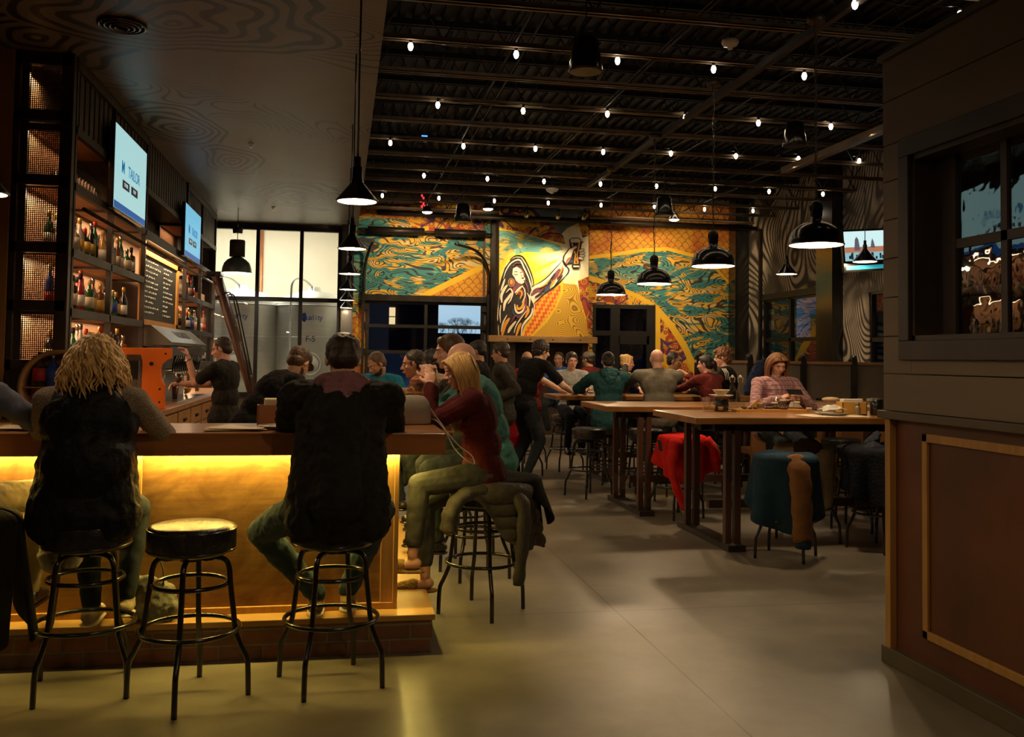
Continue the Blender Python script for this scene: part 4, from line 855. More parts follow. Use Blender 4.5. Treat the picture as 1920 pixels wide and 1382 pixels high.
# barrel shelf left of the woman
t = thing('barrel_shelf', 'round barrel-head rack with bottles left of the curly-haired woman', 'rack', (-2.25, 8.2, 1.24))
mb = MB(); rows = []
for rr_, yy in ((.27, -.12), (.30, -.12), (.30, .1), (.27, .1)): rows.append([Vector((rr_ * math.cos(q), yy, rr_ * math.sin(q))) for q in (2 * math.pi * k / 40 for k in range(40))])
mb.quadgrid(rows, closed_u=True, closed_v=True); mb.build('hoop', mat('barrel_oak', (.45, .24, .09), .5, 0, .2, 5), t)
mb = MB(); mb.box((-.27, -.1, -.012), (.27, .1, .0)); mb.box((-.25, .08, -.25), (.25, .1, .25)); mb.build('board', M_cad, t)
for i, (x, c_, l_, cp) in enumerate(((-.16, 'dark brown', 'red', 'black'), (-.06, 'blue', 'blue', 'silver'), (.05, 'clear', 'black', 'red'))): bottle(-2.25 + x, 8.18, .99 if False else 1.241, 'squat', c_, l_, cp, '%s bottle standing in the barrel-head rack' % c_, 'bottles in the barrel rack')
# ladder
M_lad = mat('ladder_wood', (.075, .032, .016), .45, 0, .25, 4, stretch=(1, 1, .3))
t = thing('library_ladder', 'dark brown wooden rolling ladder leaning on the shelving rail', 'ladder', (0, 0, 0))
A0 = Vector((-2.02, 15.6, 2.78)); B0 = Vector((-1.12, 15.6, .0)); dv = B0 - A0
for yy in (0, .42):
    mb = MB(); mb.tube([A0 + Vector((0, yy, 0)), B0 + Vector((0, yy, 0))], .062, 4); mb.build('rail', M_lad, t)
for i in range(9):
    p = A0 + dv * (.08 + .1 * i); mb = MB(); mb.cbox(p + Vector((0, .21, 0)), (.13, .40, .03)); mb.build('rung', M_lad, t)
mb = MB()
for yy in (-.03, .42): mb.tube(smooth_path([A0 + Vector((.02, yy, -.35)), A0 + Vector((.16, yy, -.27)), A0 + Vector((.26, yy, -.3)), A0 + Vector((.36, yy, -.65)), A0 + Vector((.62, yy, -1.9)), A0 + Vector((.56, yy, -2.4))], 6), .012, 8)
mb.build('handrail', M_steel_dark, t)
mb = MB(); mb.cbox(A0 + Vector((-.03, .2, .05)), (.22, .46, .05)); mb.tube([A0 + Vector((-.2, .0, .0)), A0 + Vector((.0, .0, .02))], .02, 8); mb.build('hook_bracket', M_steel_dark, t)
mb = MB(); mb.tube([(-2.2, 8.5, 2.75), (-2.2, 17.8, 2.75)], .018, 8); tag(mb.build('ladder_rail', M_bronze), 'long metal rail along the shelving that the ladder hangs on', 'rail')
# ---- televisions
M_bez = M_black
def tv(name_label, y0, y1, z0, z1, x, scrcol, tilt=0., big=True):
    t = thing('television', name_label, 'television', (x, (y0 + y1) / 2, (z0 + z1) / 2)); w, h = y1 - y0, z1 - z0
    mb = MB(); mb.box((-.05, -w / 2 - .015, -h / 2 - .015), (0, w / 2 + .015, h / 2 + .015)); mb.build('bezel', M_bez, t, bevel=.004)
    mb = MB(); mb.box((0, -w / 2, -h / 2), (.003, w / 2, h / 2)); mb.build('screen', scrcol, t)
    mb = MB(); mb.box((.003, -w / 2, -h / 2), (.004, w / 2, -h / 2 + .07)); mb.build('ticker_bar', emis('ticker_blue', (.01, .10, .35), .8), t)
    R_ = Matrix.Rotation(math.pi / 2, 4, 'Z') @ Matrix.Rotation(math.pi / 2, 4, 'X')
    bi = emis('text_blue', (.01, .16, .32), .7); bk_ = emis('badge_dark', (.02, .03, .05), .3)
    text('lettering', 'M', .17, bi, t, Matrix.Translation((.006, -.27 * w, .03)) @ R_, bold=True); text('lettering', 'TAILOR', .16, bi, t, Matrix.Translation((.006, .075 * w, .03)) @ R_)
    mb = MB(); mb.box((.003, -.27 * w, -.17), (.005, -.06 * w, -.085)); mb.box((.003, -.0 * w, -.17), (.005, .21 * w, -.085)); mb.build('badge', bk_, t)
    wt = emis('badge_text', (.7, .8, .8), .6); text('badge_text', 'STORE', .055, wt, t, Matrix.Translation((.006, -.165 * w, -.127)) @ R_); text('badge_text', 'PLAY', .055, wt, t, Matrix.Translation((.006, .105 * w, -.127)) @ R_)
    return t
SCR1 = emis('tv_screen_aqua', (.36, .62, .63), 1.0); SCR2 = emis('tv_screen_blue', (.14, .46, .68), 1.0)
tv('large television showing a pale aqua screen, nearest the mesh cabinet', 9.53, 10.98, 2.94, 3.76, -2.2, SCR1)
tv('large television showing a blue screen, above the shelf by the ladder', 13.7, 15.12, 2.92, 3.65, -2.2, SCR2)
# ================================================================ stools
def make_stool(label, loc, rz, group):
    t = thing('bar_stool', label, 'stool', loc, rz, group)
    mb = MB(); mb.lathe([(.01, .635), (.165, .635), (.188, .645), (.192, .655), (.192, .735), (.186, .752), (.165, .760), (.08, .764), (.001, .765)], seg=40, caps=False)
    s_ = mb.build('seat', M_vinyl, t); mb = MB(); mb.ring((0, 0, .742), .190, .005, 48, 6); mb.ring((0, 0, .655), .191, .004, 48, 6); mb.build('piping', M_black, s_)
    mb = MB(); mb.box((-.14, -.02, .618), (.14, .02, .634)); mb.box((-.02, -.14, .618), (.02, .14, .634)); mb.lathe([(.05, .60), (.05, .634)], seg=16); mb.build('swivel_plate', M_steel_dark, t)
    for k in range(4):
        q = math.pi / 2 * k + math.pi / 4; c, s = math.cos(q), math.sin(q)
        P_ = [(.05, .612), (.11, .612), (.15, .598), (.166, .56), (.172, .50), (.185, .40), (.198, .30), (.208, .26), (.235, .20), (.252, .165), (.258, .12), (.262, .0)]
        mb = MB(); mb.tube(smooth_path([(r * c, r * s, z) for r, z in P_], 4), .0125, 10); mb.build('leg', M_black, t)
    for z, r, nm in ((.50, .160, 'brace_ring'), (.30, .215, 'foot_ring')):
        mb = MB(); mb.ring((0, 0, z), r, .0105, 48, 8); mb.build(nm, M_black, t)
    return t
st0 = make_stool('black bar stool under the curly-haired woman in the vest', (-1.12, 4.56, 0), R(12), 'bar stools at the front bar')
def stool(x, y, rz, label, group='bar stools at the tables', z=0): return dup(st0, (x, y, z), R(rz), label, group)
FB = 'bar stools at the front bar'
stool(-.64, 4.40, 42, 'empty black bar stool with bright reflecting seat at the front bar', FB)
stool(-.02, 4.50, 20, 'black bar stool under the man in the dark jacket', FB)
stool(.86, 5.62, 50, 'black bar stool under the blonde woman in maroon, coat hung over it', FB)
stool(.95, 6.55, 15, 'black bar stool under the bald man in the teal shirt', FB)
stool(.95, 7.35, 30, 'black bar stool under the brown-haired man behind the bald man', FB)
stool(.92, 8.2, 10, 'black bar stool under the man in the orange plaid jacket', FB)
stool(-1.85, 4.42, 30, 'black bar stool under the person at the left edge', FB)
TB = [(2.74, 10.15, 25, 'empty black bar stool at the left end of the middle table'), (3.15, 10.75, 45, 'black bar stool under the person in the teal hoodie'),
 (3.72, 10.72, 12, 'black bar stool under the bald man in grey'), (3.35, 10.0, 50, 'empty black bar stool tucked behind the middle table, left one'), (3.25, 8.75, 20, 'black bar stool with the red jacket over it'), (4.05, 10.15, 30, 'empty black bar stool behind the middle table, right one'),
 (3.45, 6.86, 48, 'black bar stool nearest the camera with the blue and tan coat over it'), (3.95, 7.45, 10, 'black bar stool under the cream coat'), (4.38, 7.05, 20, 'black bar stool buried under dark coats by the panelled booth'),
 (4.35, 8.65, 30, 'black bar stool under the woman in the plaid shirt'), (5.0, 8.75, 5, 'empty black bar stool behind the nearest table, beside the plaid-shirted woman'), (5.35, 10.28, 40, 'empty black bar stool by the wooden bench back'), (4.72, 7.95, 40, 'empty black bar stool pushed under the nearest table'),
 (3.05, 12.55, 15, 'black bar stool under the young man in the pale sweater'), (4.0, 12.6, 15, 'black bar stool under the blonde woman with a bun'), (4.75, 12.6, 25, 'black bar stool under the man hidden behind the bald man'), (4.55, 10.75, 35, 'black bar stool under the dark-haired woman in maroon'), (2.35, 12.0, 35, 'empty black bar stool behind the leaning man in black'), (5.3, 11.2, 10, 'black bar stool under the curly-haired person'),
 (2.75, 13.6, 22, 'black bar stool under the balding man in dark red'), (3.9, 14.3, 22, 'black bar stool under the person in the cap')]
for a in TB: stool(*a)
# ================================================================ high tables
M_ttop = mat('table_top_wood', (.36, .16, .045), .3, 0, .25, 2.5, stretch=(.5, 4, 4), coat=.4, bump=.03)
def table(name, x0, x1, y0, y1, label, legs):
    t = thing('high_table', label, 'table', (0, 0, 0))
    mb = MB(); n = 24; tr = random.Random(int(x0 * 100)); top = []
    wv = [tr.uniform(-.012, .012) for _ in range(n + 1)]
    pts = [(x0 + (x1 - x0) * i / n, y0 + wv[i]) for i in range(n + 1)] + [(x1, y1), (x0 + .02, y1)]
    mb.prism(pts, 1.015, 1.07, 'Z'); mb.build('tabletop', M_ttop, t, bevel=.006)
    mb = MB(); mb.box((x0 + .25, (y0 + y1) / 2 - .04, .93), (x1 - .2, (y0 + y1) / 2 + .04, 1.015)); mb.box((x0 + .2, y0 + .1, .95), (x1 - .2, y0 + .14, 1.015)); mb.build('apron', M_steel_dark, t)
    for lx in legs:
        for yy in (y0 + .12, y1 - .12):
            mb = MB()
            mb.box((lx - .05, yy - .06, .05), (lx + .0, yy - .0, .96)); mb.box((lx + .03, yy - .06, .05), (lx + .08, yy, .96)); mb.build('leg', M_lad, t)
        mb = MB(); mb.box((lx - .06, y0 - .02, 0), (lx + .09, y1 + .02, .05)); mb.build('foot', M_shelf, t)
        mb = MB(); mb.box((lx - .02, y0 + .1, .93), (lx + .05, y1 - .1, 1.0)); mb.build('crossbar', M_steel_dark, t)
    if len(legs) > 1: mb = MB(); mb.box((legs[0], (y0 + y1) / 2 - .03, .26), (legs[-1], (y0 + y1) / 2 + .03, .33)); mb.build('stretcher', M_lad, t)
    return t
table('B', 2.80, 5.6, 7.10, 8.22, 'high wooden table nearest the camera, set with glasses and bottles', (3.13, 5.25))
table('A', 2.55, 5.8, 8.80, 9.88, 'bare high wooden table behind the nearest table', (2.95, 5.4))
table('C', 2.62, 5.75, 11.3, 12.1, 'furthest high wooden table where the group sits around', (3.3, 5.2))
# ---- table settings (nearest table, z = 1.07)
def T(px, py, z=1.07):
    p = onZ(px, py, z)
    if p.y > 8.05: p = onY(px, py, 8.05 - .02 * (py % 7))
    return (p.x, p.y, z)
def tumbler(px, py, label, beer=None, h=.12, r=.036, fill=.5): return pint(T(px, py), label, beer, h, r, fill, name='tumbler')
M_water = glass_mat('water', 1.5, (.96, .96, .95))
tumbler(1324, 768, 'tall clear glass, leftmost on the nearest table', None, .13)
tumbler(1336, 768, 'small tasting glass with golden beer at the nearest table corner', M_gold, .09, .03, .4)
tumbler(1351, 768, 'clear glass left of the water bottles', M_gold, .13, .032, .15)
tumbler(1452, 766, 'clear tumbler in front of the woman in plaid', M_water, .13, .036, .5)
tumbler(1494, 764, 'clear tumbler right of the plaid-shirted woman', M_water, .12, .035, .6)
tumbler(1468, 752, 'clear glass by the right hand of the plaid-shirted woman', M_water, .13, .033, .7)
tumbler(1424, 752, 'clear glass by the left hand of the plaid-shirted woman', M_water, .12, .033, .5)
tumbler(1517, 762, 'low clear glass beside the crumpled napkin', M_gold, .08, .035, .2)
tumbler(1634, 767, 'wide clear tumbler alone at the right end of the table', M_water, .13, .058, .3)
M_botg = glass_mat('bottle_glass_clear', 1.6, (.95, .96, .95))
def swing(px, py, label):
    t = thing('water_bottle', label, 'bottle', T(px, py), 0, 'swing-top water bottles')
    mb = MB(); mb.lathe([(.001, 0), (.038, .002), (.04, .01), (.04, .15), (.033, .19), (.014, .245), (.013, .285), (.018, .288), (.018, .30), (.011, .302)], seg=20, caps=False); mb.build('glass', M_botg, t)
    mb = MB(); mb.lathe([(.034, .01), (.035, .11)], seg=18); mb.build('water', M_water, t)
    mb = MB(); mb.ell((0, 0, .315), (.013, .013, .014), nu=10, nv=8); mb.tube([(.02, 0, .26), (.026, 0, .30), (.0, 0, .33), (-.026, 0, .30), (-.02, 0, .26)], .0022, 6); mb.build('stopper', M_ceram, t)
swing(1373, 770, 'swing-top clear water bottle, left of the pair'); swing(1388, 758, 'swing-top clear water bottle with lemon, right of the pair')
mb = MB(); mb.ell((0, 0, .02), (.02, .02, .016)); tag(mb.build('lemon_piece', mat('lemon', (.8, .6, .05), .5), loc=T(1389, 757)), 'yellow lemon piece by the right water bottle', 'lemon')
def dish(name, px, py, r, label, m_=M_ceram, h=.02, z=1.07, loc=None):
    t = MB(); t.lathe([(.002, .003), (r * .6, .004), (r, h), (r * 1.02, h + .003), (r * .62, .009), (.002, .008)], seg=32, caps=False); return tag(t.build(name, m_, loc=loc or T(px, py, z)), label, 'dish')
M_board = mat('serving_wood', (.50, .24, .05), .45, 0, .15, 4, stretch=(1, 5, 1))
mb = MB(); mb.prism([(-.35, -.11), (.32, -.12), (.38, 0), (.30, .12), (-.36, .10)], 0, .022, 'Z'); tag(mb.build('serving_board', M_board, loc=T(1440, 752)), 'long wooden serving board in front of the plaid-shirted woman', 'board')
mb = MB(); mb.prism([(-.14, -.09), (.14, -.09), (.16, .09), (-.14, .09)], 0, .012, 'Z'); tag(mb.build('serving_board', M_board, loc=T(1405, 768)), 'small orange-brown wooden board left of the clear tumbler', 'board')
sheet(T(1378, 770)[0], T(1378, 770)[1] + .02, .22, .16, .2, 1.072, 'white paper napkin under the water bottles', M_paper2); sheet(T(1490, 772)[0], 7.28, .55, .30, 0, 1.0715, 'long white paper placemat on the front edge of the nearest table', M_paper2)
dish('plate', 1485, 771, .13, 'white plate with a crumpled napkin on the nearest table', loc=(T(1488, 771)[0], 7.36, 1.076)); dish('bowl', 1560, 748, .09, 'small white bowl behind the wooden napkin holder', M_ceram, .05)
mb = MB(); rc = random.Random(4); rows = [[Vector(((i / 8 - .5) * .22, (j / 6 - .5) * .12, .05 * math.exp(-((i - 4) ** 2 + (j - 3) ** 2) / 9) + rc.uniform(0, .022))) for i in range(9)] for j in range(7)]; mb.quadgrid(rows, smooth=False)
o = mb.build('napkin', M_ceram, loc=(T(1500, 766)[0], 7.42, 1.10)); so = o.modifiers.new('s', 'SOLIDIFY'); so.thickness = .004; tag(o, 'crumpled white napkin on the plate', 'napkin')
# food bowls stacked at the left: paper-lined basket on black pot
bx = T(1352, 751)
mb = MB(); mb.lathe([(.06, 0), (.068, .01), (.068, .12), (.055, .125)], seg=24); tag(mb.build('black_crock', M_black, loc=bx), 'black round crock beside the water bottles', 'pot')
dish('plate', 0, 0, .11, 'white plate stacked on the black crock', loc=(bx[0], bx[1], 1.196)); mb = MB(); mb.lathe([(.03, 0), (.075, .05), (.078, .055), (.028, .006)], seg=20, caps=False); tag(mb.build('paper_bowl', M_paper, loc=(bx[0], bx[1], 1.21)), 'tan paper-lined bowl on the stacked plates', 'bowl')
mb = MB(); mb.cbox((0, 0, .05), (.16, .008, .045), rot=(0, R(-38), 0)); tag(mb.build('cutting_paddle', M_board, loc=T(1413, 752)), 'pale wooden cutlery handle sticking up from the food', 'utensil')
for k, (px, lb) in enumerate(((1405, 'dark meat pieces on the board, left pile'), (1455, 'dark meat pieces on the board, right pile'))):
    mb = MB(); fr_ = random.Random(k)
    for _ in range(9): mb.ell((fr_.uniform(-.09, .09), fr_.uniform(-.04, .04), .012), (.03, .018, .013), rot=(0, 0, fr_.uniform(0, 3)), nu=8, nv=6)
    p = T(px, 752); tag(mb.build('food_pile', mat('charred_food', (.07, .02, .012), .5, 0, .5, 20), loc=(p[0], p[1], 1.092)), lb, 'food', kind='stuff')
t = thing('napkin_holder', 'honey-coloured wooden napkin holder on the nearest table', 'napkin holder', (T(1548, 768)[0], 7.46, 1.07))
mb = MB(); mb.box((-.115, -.01, 0), (.115, .002, .115)); mb.box((-.115, .10, 0), (.115, .112, .115)); mb.box((-.115, -.01, 0), (.115, .112, .012)); mb.box((-.115, -.01, 0), (-.105, .112, .115)); mb.box((.105, -.01, 0), (.115, .112, .115)); mb.build('box', mat('honey_wood', (.62, .34, .06), .45, 0, .1, 4), t, bevel=.002)
mb = MB(); mb.box((-.09, .02, .012), (.09, .09, .14)); mb.build('napkins', M_ceram, t, bevel=.006)
mb = MB(); mb.lathe([(.022, 0), (.024, .01), (.024, .07), (.016, .09)], seg=16); mb.lathe([(.018, .088), (.019, .11), (.012, .118)], seg=14); tag(mb.build('salt_shaker', mat('shaker', (.30, .22, .14), .2, .3), loc=(T(1546, 768)[0], 7.39, 1.07)), 'glass pepper shaker in front of the napkin holder', 'shaker')
mb = MB(); mb.lathe([(.05, 0), (.058, .01), (.058, .13), (.048, .142)], seg=24); tag(mb.build('black_canister', M_black, loc=(T(1588, 768)[0], 7.46, 1.07)), 'black round canister right of the napkin holder', 'canister')
mb = MB(); mb.ell((0, 0, .025), (.09, .06, .022)); tag(mb.build('folded_napkin', M_paper, loc=(T(1576, 748)[0], 8.1, 1.155)), 'folded tan napkin on top of the white bowl', 'napkin')
sheet(3.0, 11.6, .35, .2, .1, 1.073, 'white papers on the far table by the young man', M_ceram); sheet(4.0, 11.5, .3, .2, .4, 1.073, 'bright paper on the far table between the two seated backs', M_ceram)
pint((5.05, 11.55, 1.07), 'clear glass on the far table right of the bald man', M_water, .14, .035, .4); pint((3.35, 11.75, 1.07), 'pint glass on the far table before the young man', M_gold, .14, .035, .2); pint((3.12, 11.5, 1.07), 'short glass on the far table by the leaning man', M_water, .10, .035, .3)
# ================================================================ booth partition, bench
M_part = mat('partition_grey', (.16, .135, .105), .7, 0, .12, 3); M_rail = mat('partition_rail', (.30, .17, .09), .5, 0, .15, 4)
t = thing('booth_partition', 'grey partition with black posts and brown rail behind the tables', 'partition', (0, 0, 0))
YPn = 12.3
PPx = [onY(q_, 683, YPn).x for q_ in (1310, 1405, 1505, 1600)]
mb = MB(); mb.box((PPx[0], YPn, 1.02), (8.2, YPn + .02, 1.52)); mb.box((PPx[0], YPn, .1), (8.2, YPn + .03, .9)); mb.build('panel', M_part, t)
mb = MB(); mb.box((PPx[0] - .05, YPn - .03, 1.50), (8.25, YPn + .05, 1.54)); mb.box((PPx[0] - .05, YPn - .06, .93), (8.25, YPn + .06, .98)); mb.box((PPx[0] - .05, YPn - .14, .86), (8.25, YPn + .02, .93)); mb.build('rail', M_rail, t)
for x in PPx + [8.2]:
    mb = MB(); mb.box((x - .04, YPn - .04, 0), (x + .04, YPn + .06, 1.58)); mb.ell((x, YPn, 1.60), (.05, .05, .04)); mb.build('post', M_black, t)
t = thing('bench', 'orange-brown wooden bench back under the partition', 'bench', (0, 0, 0))
mb = MB(); mb.box((4.9, 10.6, .1), (7.6, 10.66, 1.0)); mb.box((4.9, 10.66, .4), (7.6, 11.1, .46)); mb.box((4.88, 10.58, 1.0), (7.62, 10.68, 1.04)); mb.build('back', mat('bench_wood', (.34, .15, .05), .5, 0, .2, 3), t)
mb = MB(); mb.box((6.0, 10.59, .1), (6.06, 10.6, 1.0)); mb.build('batten', M_trim, t)
# ================================================================ panelled booth on the right
M_plank = mat('shiplap_paint', (.175, .13, .085), .6, 0, .10, 2, stretch=(1, .6, 3)); M_panel = mat('booth_panel_red', (.105, .030, .014), .45, 0, .3, 2.2, bump=.03); M_base = mat('booth_base_grey', (.085, .066, .045), .55, 0, .1, 3)
t = thing('panelled_booth', 'dark panelled booth with shiplap upper wall and a small window', 'booth', (0, 0, 0))
X0 = 2.76
mb = MB(); mb.box((X0 + .035, -2.9, 0), (3.3, 4.37, 1.24)); mb.build('lower_panel', M_panel, t)
mb = MB(); mb.box((X0 + .0, 4.355, .08), (3.3, 4.40, 1.24)); mb.build('corner_trim', M_trim, t, bevel=.003)
mb = MB()
for lo, hi in (((X0 + .02, -2.9, 1.145), (X0 + .036, 4.12, 1.185)), ((X0 + .02, -2.9, .205), (X0 + .036, 4.12, .245)), ((X0 + .02, 4.08, .205), (X0 + .036, 4.12, 1.185))): mb.box(lo, hi)
mb.build('panel_moulding', M_trim, t, bevel=.003)
mb = MB(); mb.box((X0 - .005, -2.9, 0), (3.3, 4.43, .085)); mb.build('plinth', M_base, t, bevel=.004)
mb = MB(); mb.box((X0 - .02, -2.9, 1.24), (3.3, 4.44, 1.28)); mb.build('ledge', M_base, t, bevel=.004)
y0w, y1w, z0w, z1w = 2.0, 4.17, 1.63, 2.56
zz = [1.28, 1.47, 1.66, 1.86, 2.06, 2.26, 2.46, 2.65, 2.88, 3.10]
for a_, b_ in zip(zz, zz[1:]):
    mb = MB()
    if b_ <= z0w + .01 or a_ >= z1w - .01: mb.box((X0, -2.9, a_ + .002), (3.3, 4.41, b_ - .002))
    else:
        mb.box((X0, y1w, a_ + .002), (3.3, 4.41, b_ - .002)); mb.box((X0, -2.9, a_ + .002), (3.3, y0w, b_ - .002))
        if a_ < z0w: mb.box((X0, y0w, a_ + .002), (3.3, y1w, z0w))
        if b_ > z1w: mb.box((X0, y0w, z1w), (3.3, y1w, b_ - .002))
    mb.build('shiplap_board', M_plank, t, bevel=.003)
mb = MB(); mb.box((X0 - .02, -2.9, 3.10), (3.32, 4.43, 3.13)); mb.build('top_cap', M_base, t)
wm = mat('booth_window_wood', (.022, .012, .009), .5, 0, .3, 5)
mb = MB()
for lo, hi in (((X0 - .02, y0w - .08, z1w - .005), (X0 + .02, y1w + .08, z1w + .09)), ((X0 - .02, y0w - .08, z0w - .09), (X0 + .02, y1w + .08, z0w + .005)), ((X0 - .02, y1w - .005, z0w + .005), (X0 + .02, y1w + .08, z1w - .005)), ((X0 - .02, y0w - .08, z0w + .005), (X0 + .02, y0w + .005, z1w - .005))): mb.box(lo, hi)
wf = mb.build('window_casing', wm, t, bevel=.004)
mb = MB(); xg = X0 + .13
mb.box((X0, y1w - .03, z0w), (xg + .03, y1w, z1w)); mb.box((X0, y0w, z0w), (xg + .03, y1w, z0w + .03)); mb.box((X0, y0w, z1w - .03), (xg + .03, y1w, z1w))
ym = [3.66 - .36 * k for k in range(5)]
mb.box((xg - .015, 3.99, z0w), (xg + .03, y1w, z1w)); mb.box((xg - .012, y0w, 2.075), (xg + .02, y1w, 2.12))
for y in ym: mb.box((xg - .012, y - .02, z0w), (xg + .02, y + .02, z1w))
mb.build('window_sash', wm, t)
mb = MB(); mb.box((xg, y0w, z0w), (xg + .005, y1w, z1w)); mb.build('window_pane', M_oldglass, t)
mb = MB(); mb.box((xg + .16, y0w - .1, z0w - .1), (xg + .17, y1w + .1, z1w + .1)); mb.build('window_backing', mat('dark_interior', (.01, .009, .008), .8), t)
# ================================================================ television on the side wall
t = thing('television', 'television on the waved wall showing a bright street scene', 'television', (7.62, 12.5, 3.19), R(0))
mb = MB(); mb.cbox((0, 0, 0), (.98, .05, .62)); mb.tube([(.2, .03, .2), (.66, .3, .2)], .02, 8); mb.build('bezel', M_black, t)
t.rotation_euler = (R(0), R(-5), R(6))
mb = MB(); mb.box((-.46, -.03, -.15), (.46, -.026, .28)); sc_ = mb.build('screen', emis('tv_sky', (.62, .86, .88), 1.0), t)
mb = MB(); mb.box((-.46, -.031, -.03), (.46, -.029, .05)); mb.build('screen_buildings', emis('tv_brick', (.55, .22, .12), .8), t)
mb = MB(); rs = random.Random(8)
for i in range(26): x = rs.uniform(-.44, .44); mb.box((x - .015, -.033, -.14 + rs.uniform(0, .03)), (x + .015, -.031, -.10 + rs.uniform(0, .07)))
mb.build('screen_crowd', emis('tv_crowd', (.02, .05, .08), .4), t, kind='stuff')
mb = MB(); mb.box((-.46, -.031, -.15), (.46, -.0295, -.03)); mb.build('screen_street', emis('tv_street', (.30, .55, .60), .9), t)
mb = MB(); mb.prism([(-.30, .0), (-.20, .0), (-.22, .16), (-.25, .2), (-.28, .16)], -.032, -.03, 'Y'); mb.prism([(-.02, .03), (.06, .03), (.04, .12), (.02, .17), (.0, .12)], -.032, -.03, 'Y'); mb.build('screen_tower', emis('tv_tower', (.20, .16, .22), .6), t, kind='stuff')
mb = MB(); mb.box((-.46, -.03, -.28), (.46, -.027, -.22)); mb.build('ticker_bar', emis('tv_ticker', (.03, .30, .40), .8), t)
# ================================================================ pendants
M_shade_in = mat('shade_inner_white', (.85, .80, .70), .4, 0, .02, 3)
BULB = emis('warm_bulb', (1, .80, .50), 30)
def dome(name, label, x, y, z, r, top, E=60, chain=True, group=None, cone=False, col=(1, .70, .40), mshade=None):
    t = thing(name, label, 'pendant lamp', (x, y, z), 0, group); h = r * (.62 if not cone else .9); ms = mshade or M_black
    if cone: pr = [(r, 0), (r * .96, .012), (r * .30, h), (.03, h + .03), (.03, h + .09)]
    else: h = r * .86; pr = [(r, 0), (r * 1.0, .01), (r * .97, h * .30), (r * .86, h * .60), (r * .66, h * .82), (r * .42, h * .95), (r * .22, h + .005), (r * .2, h + .04)]
    mb = MB(); mb.lathe(pr, seg=40, caps=False); mb.ring((0, 0, 0), r, .006, 40, 6); mb.build('shade', ms, t)
    mb = MB(); mb.lathe([(max(a - .006, .01), b_ - .004) for a, b_ in pr[:-1]] + [(.001, pr[-2][1] - .006)], seg=40, caps=False); mb.build('reflector', M_shade_in, t)
    zt = pr[-1][1]
    mb = MB(); mb.lathe([(.028, zt - .01), (.045, zt), (.05, zt + .02), (.045, zt + .11), (.02, zt + .13)] if not cone else [(.02, zt - .01), (.02, zt + .06)], seg=18); mb.build('socket_cap', M_steel_dark, t)
    if not cone:
        mb = MB()
        for q in range(8): mb.ell((.05 * math.cos(q * .785), .05 * math.sin(q * .785), zt + .07), (.006, .006, .03), nu=6, nv=4)
        mb.build('cooling_fins', M_steel_dark, t)
    zz_ = zt + (.13 if not cone else .05)
    if chain:
        mb = MB(); n = int((top - z - zz_) / .045)
        for k in range(n):
            c_ = zz_ + .022 + k * (top - z - zz_) / n; pts = [(.011 * math.cos(a), 0, .028 * math.sin(a)) for a in (2 * math.pi * i / 10 for i in range(10))]
            if k % 2: pts = [(0, a, c2) for a, _, c2 in pts]
            mb.tube([(a, b_, c_ + c2) for a, b_, c2 in pts], .003, 4, closed=True)
        mb.build('chain', M_bronze, t); mb = MB(); mb.tube([(.012 * math.sin(k), .012, zz_ + (top - z - zz_) * k / 24) for k in range(25)], .003, 5); mb.build('cord', M_black, t)
        mb = MB(); mb.lathe([(.07, top - z - .02), (.075, top - z + .03)], seg=18); mb.build('canopy', M_bronze, t)
    else: mb = MB(); mb.tube([(0, 0, zz_ - .02), (0, 0, top - z)], .006, 8); mb.build('rod', M_black, t)
    mb = MB(); mb.ell((0, 0, h * .45), (.035, .035, .05), nu=14, nv=10); mb.build('bulb', BULB, t)
    light('POINT', 'pendant_light', (x, y, z + h * .30), E, col, .05)
    return t
DG = 'black dome pendants over the high tables'
for (x, y, lb) in ((3.74, 6.92, 'largest black dome pendant, chained over the nearest table'), (3.62, 8.75, 'black dome pendant on a chain over the middle table'), (3.78, 11.0, 'black dome pendant hanging before the teal mural waves'), (3.83, 13.05, 'smallest black dome pendant, nearest the raised-glass mural')):
    dome('dome_pendant', lb, x, y, 2.47, .215, 4.30, 100, group=DG)
CG = 'black cone pendants in a row over the bar'
for k in range(6):
    y = 5.45 + 2.42 * k; lb = 'black cone pendant over the bar, %s from the camera' % ['nearest', 'second', 'third', 'fourth', 'fifth', 'sixth'][k]
    dome('cone_pendant', lb, .07, y, 2.42, .118, ZC, 62 if k < 3 else 42, False, CG, True)
for x, y, lb in ((onY(-34, 360, 5.0).x, 5.0, 'pendant lamp glowing at the left edge of the view'),): dome('cone_pendant', lb, x, y, onY(0, 363, 5.0).z, .12, ZC, 30, False, None, True)
dome('cone_pendant', 'small shallow pendant left of the street-scene television', 7.35, 12.2, 2.98, .17, 4.3, 55, False, None, True)
dome('cone_pendant', 'small shallow pendant before the waved wall panel', 7.2, 14.3, 2.98, .17, 4.3, 55, False, None, True)
t = dome('high_bay_pendant', 'grey-green bell pendant hanging in front of the brewery window', -1.80, 16.6, 2.93, .25, ZC, 40, False, None, False, (1, .95, .82), mat('sage_enamel', (.10, .13, .10), .3, .2, .1, 5))
t.scale = (1, 1, 1.25); mb = MB(); mb.lathe([(.13, .22), (.13, .43), (.12, .45)], seg=24); mb.build('driver_housing', M_shelf, t); mb = MB(); mb.lathe([(.08, .54), (.09, .62)], seg=20); mb.build('ceiling_cup', M_black, t)
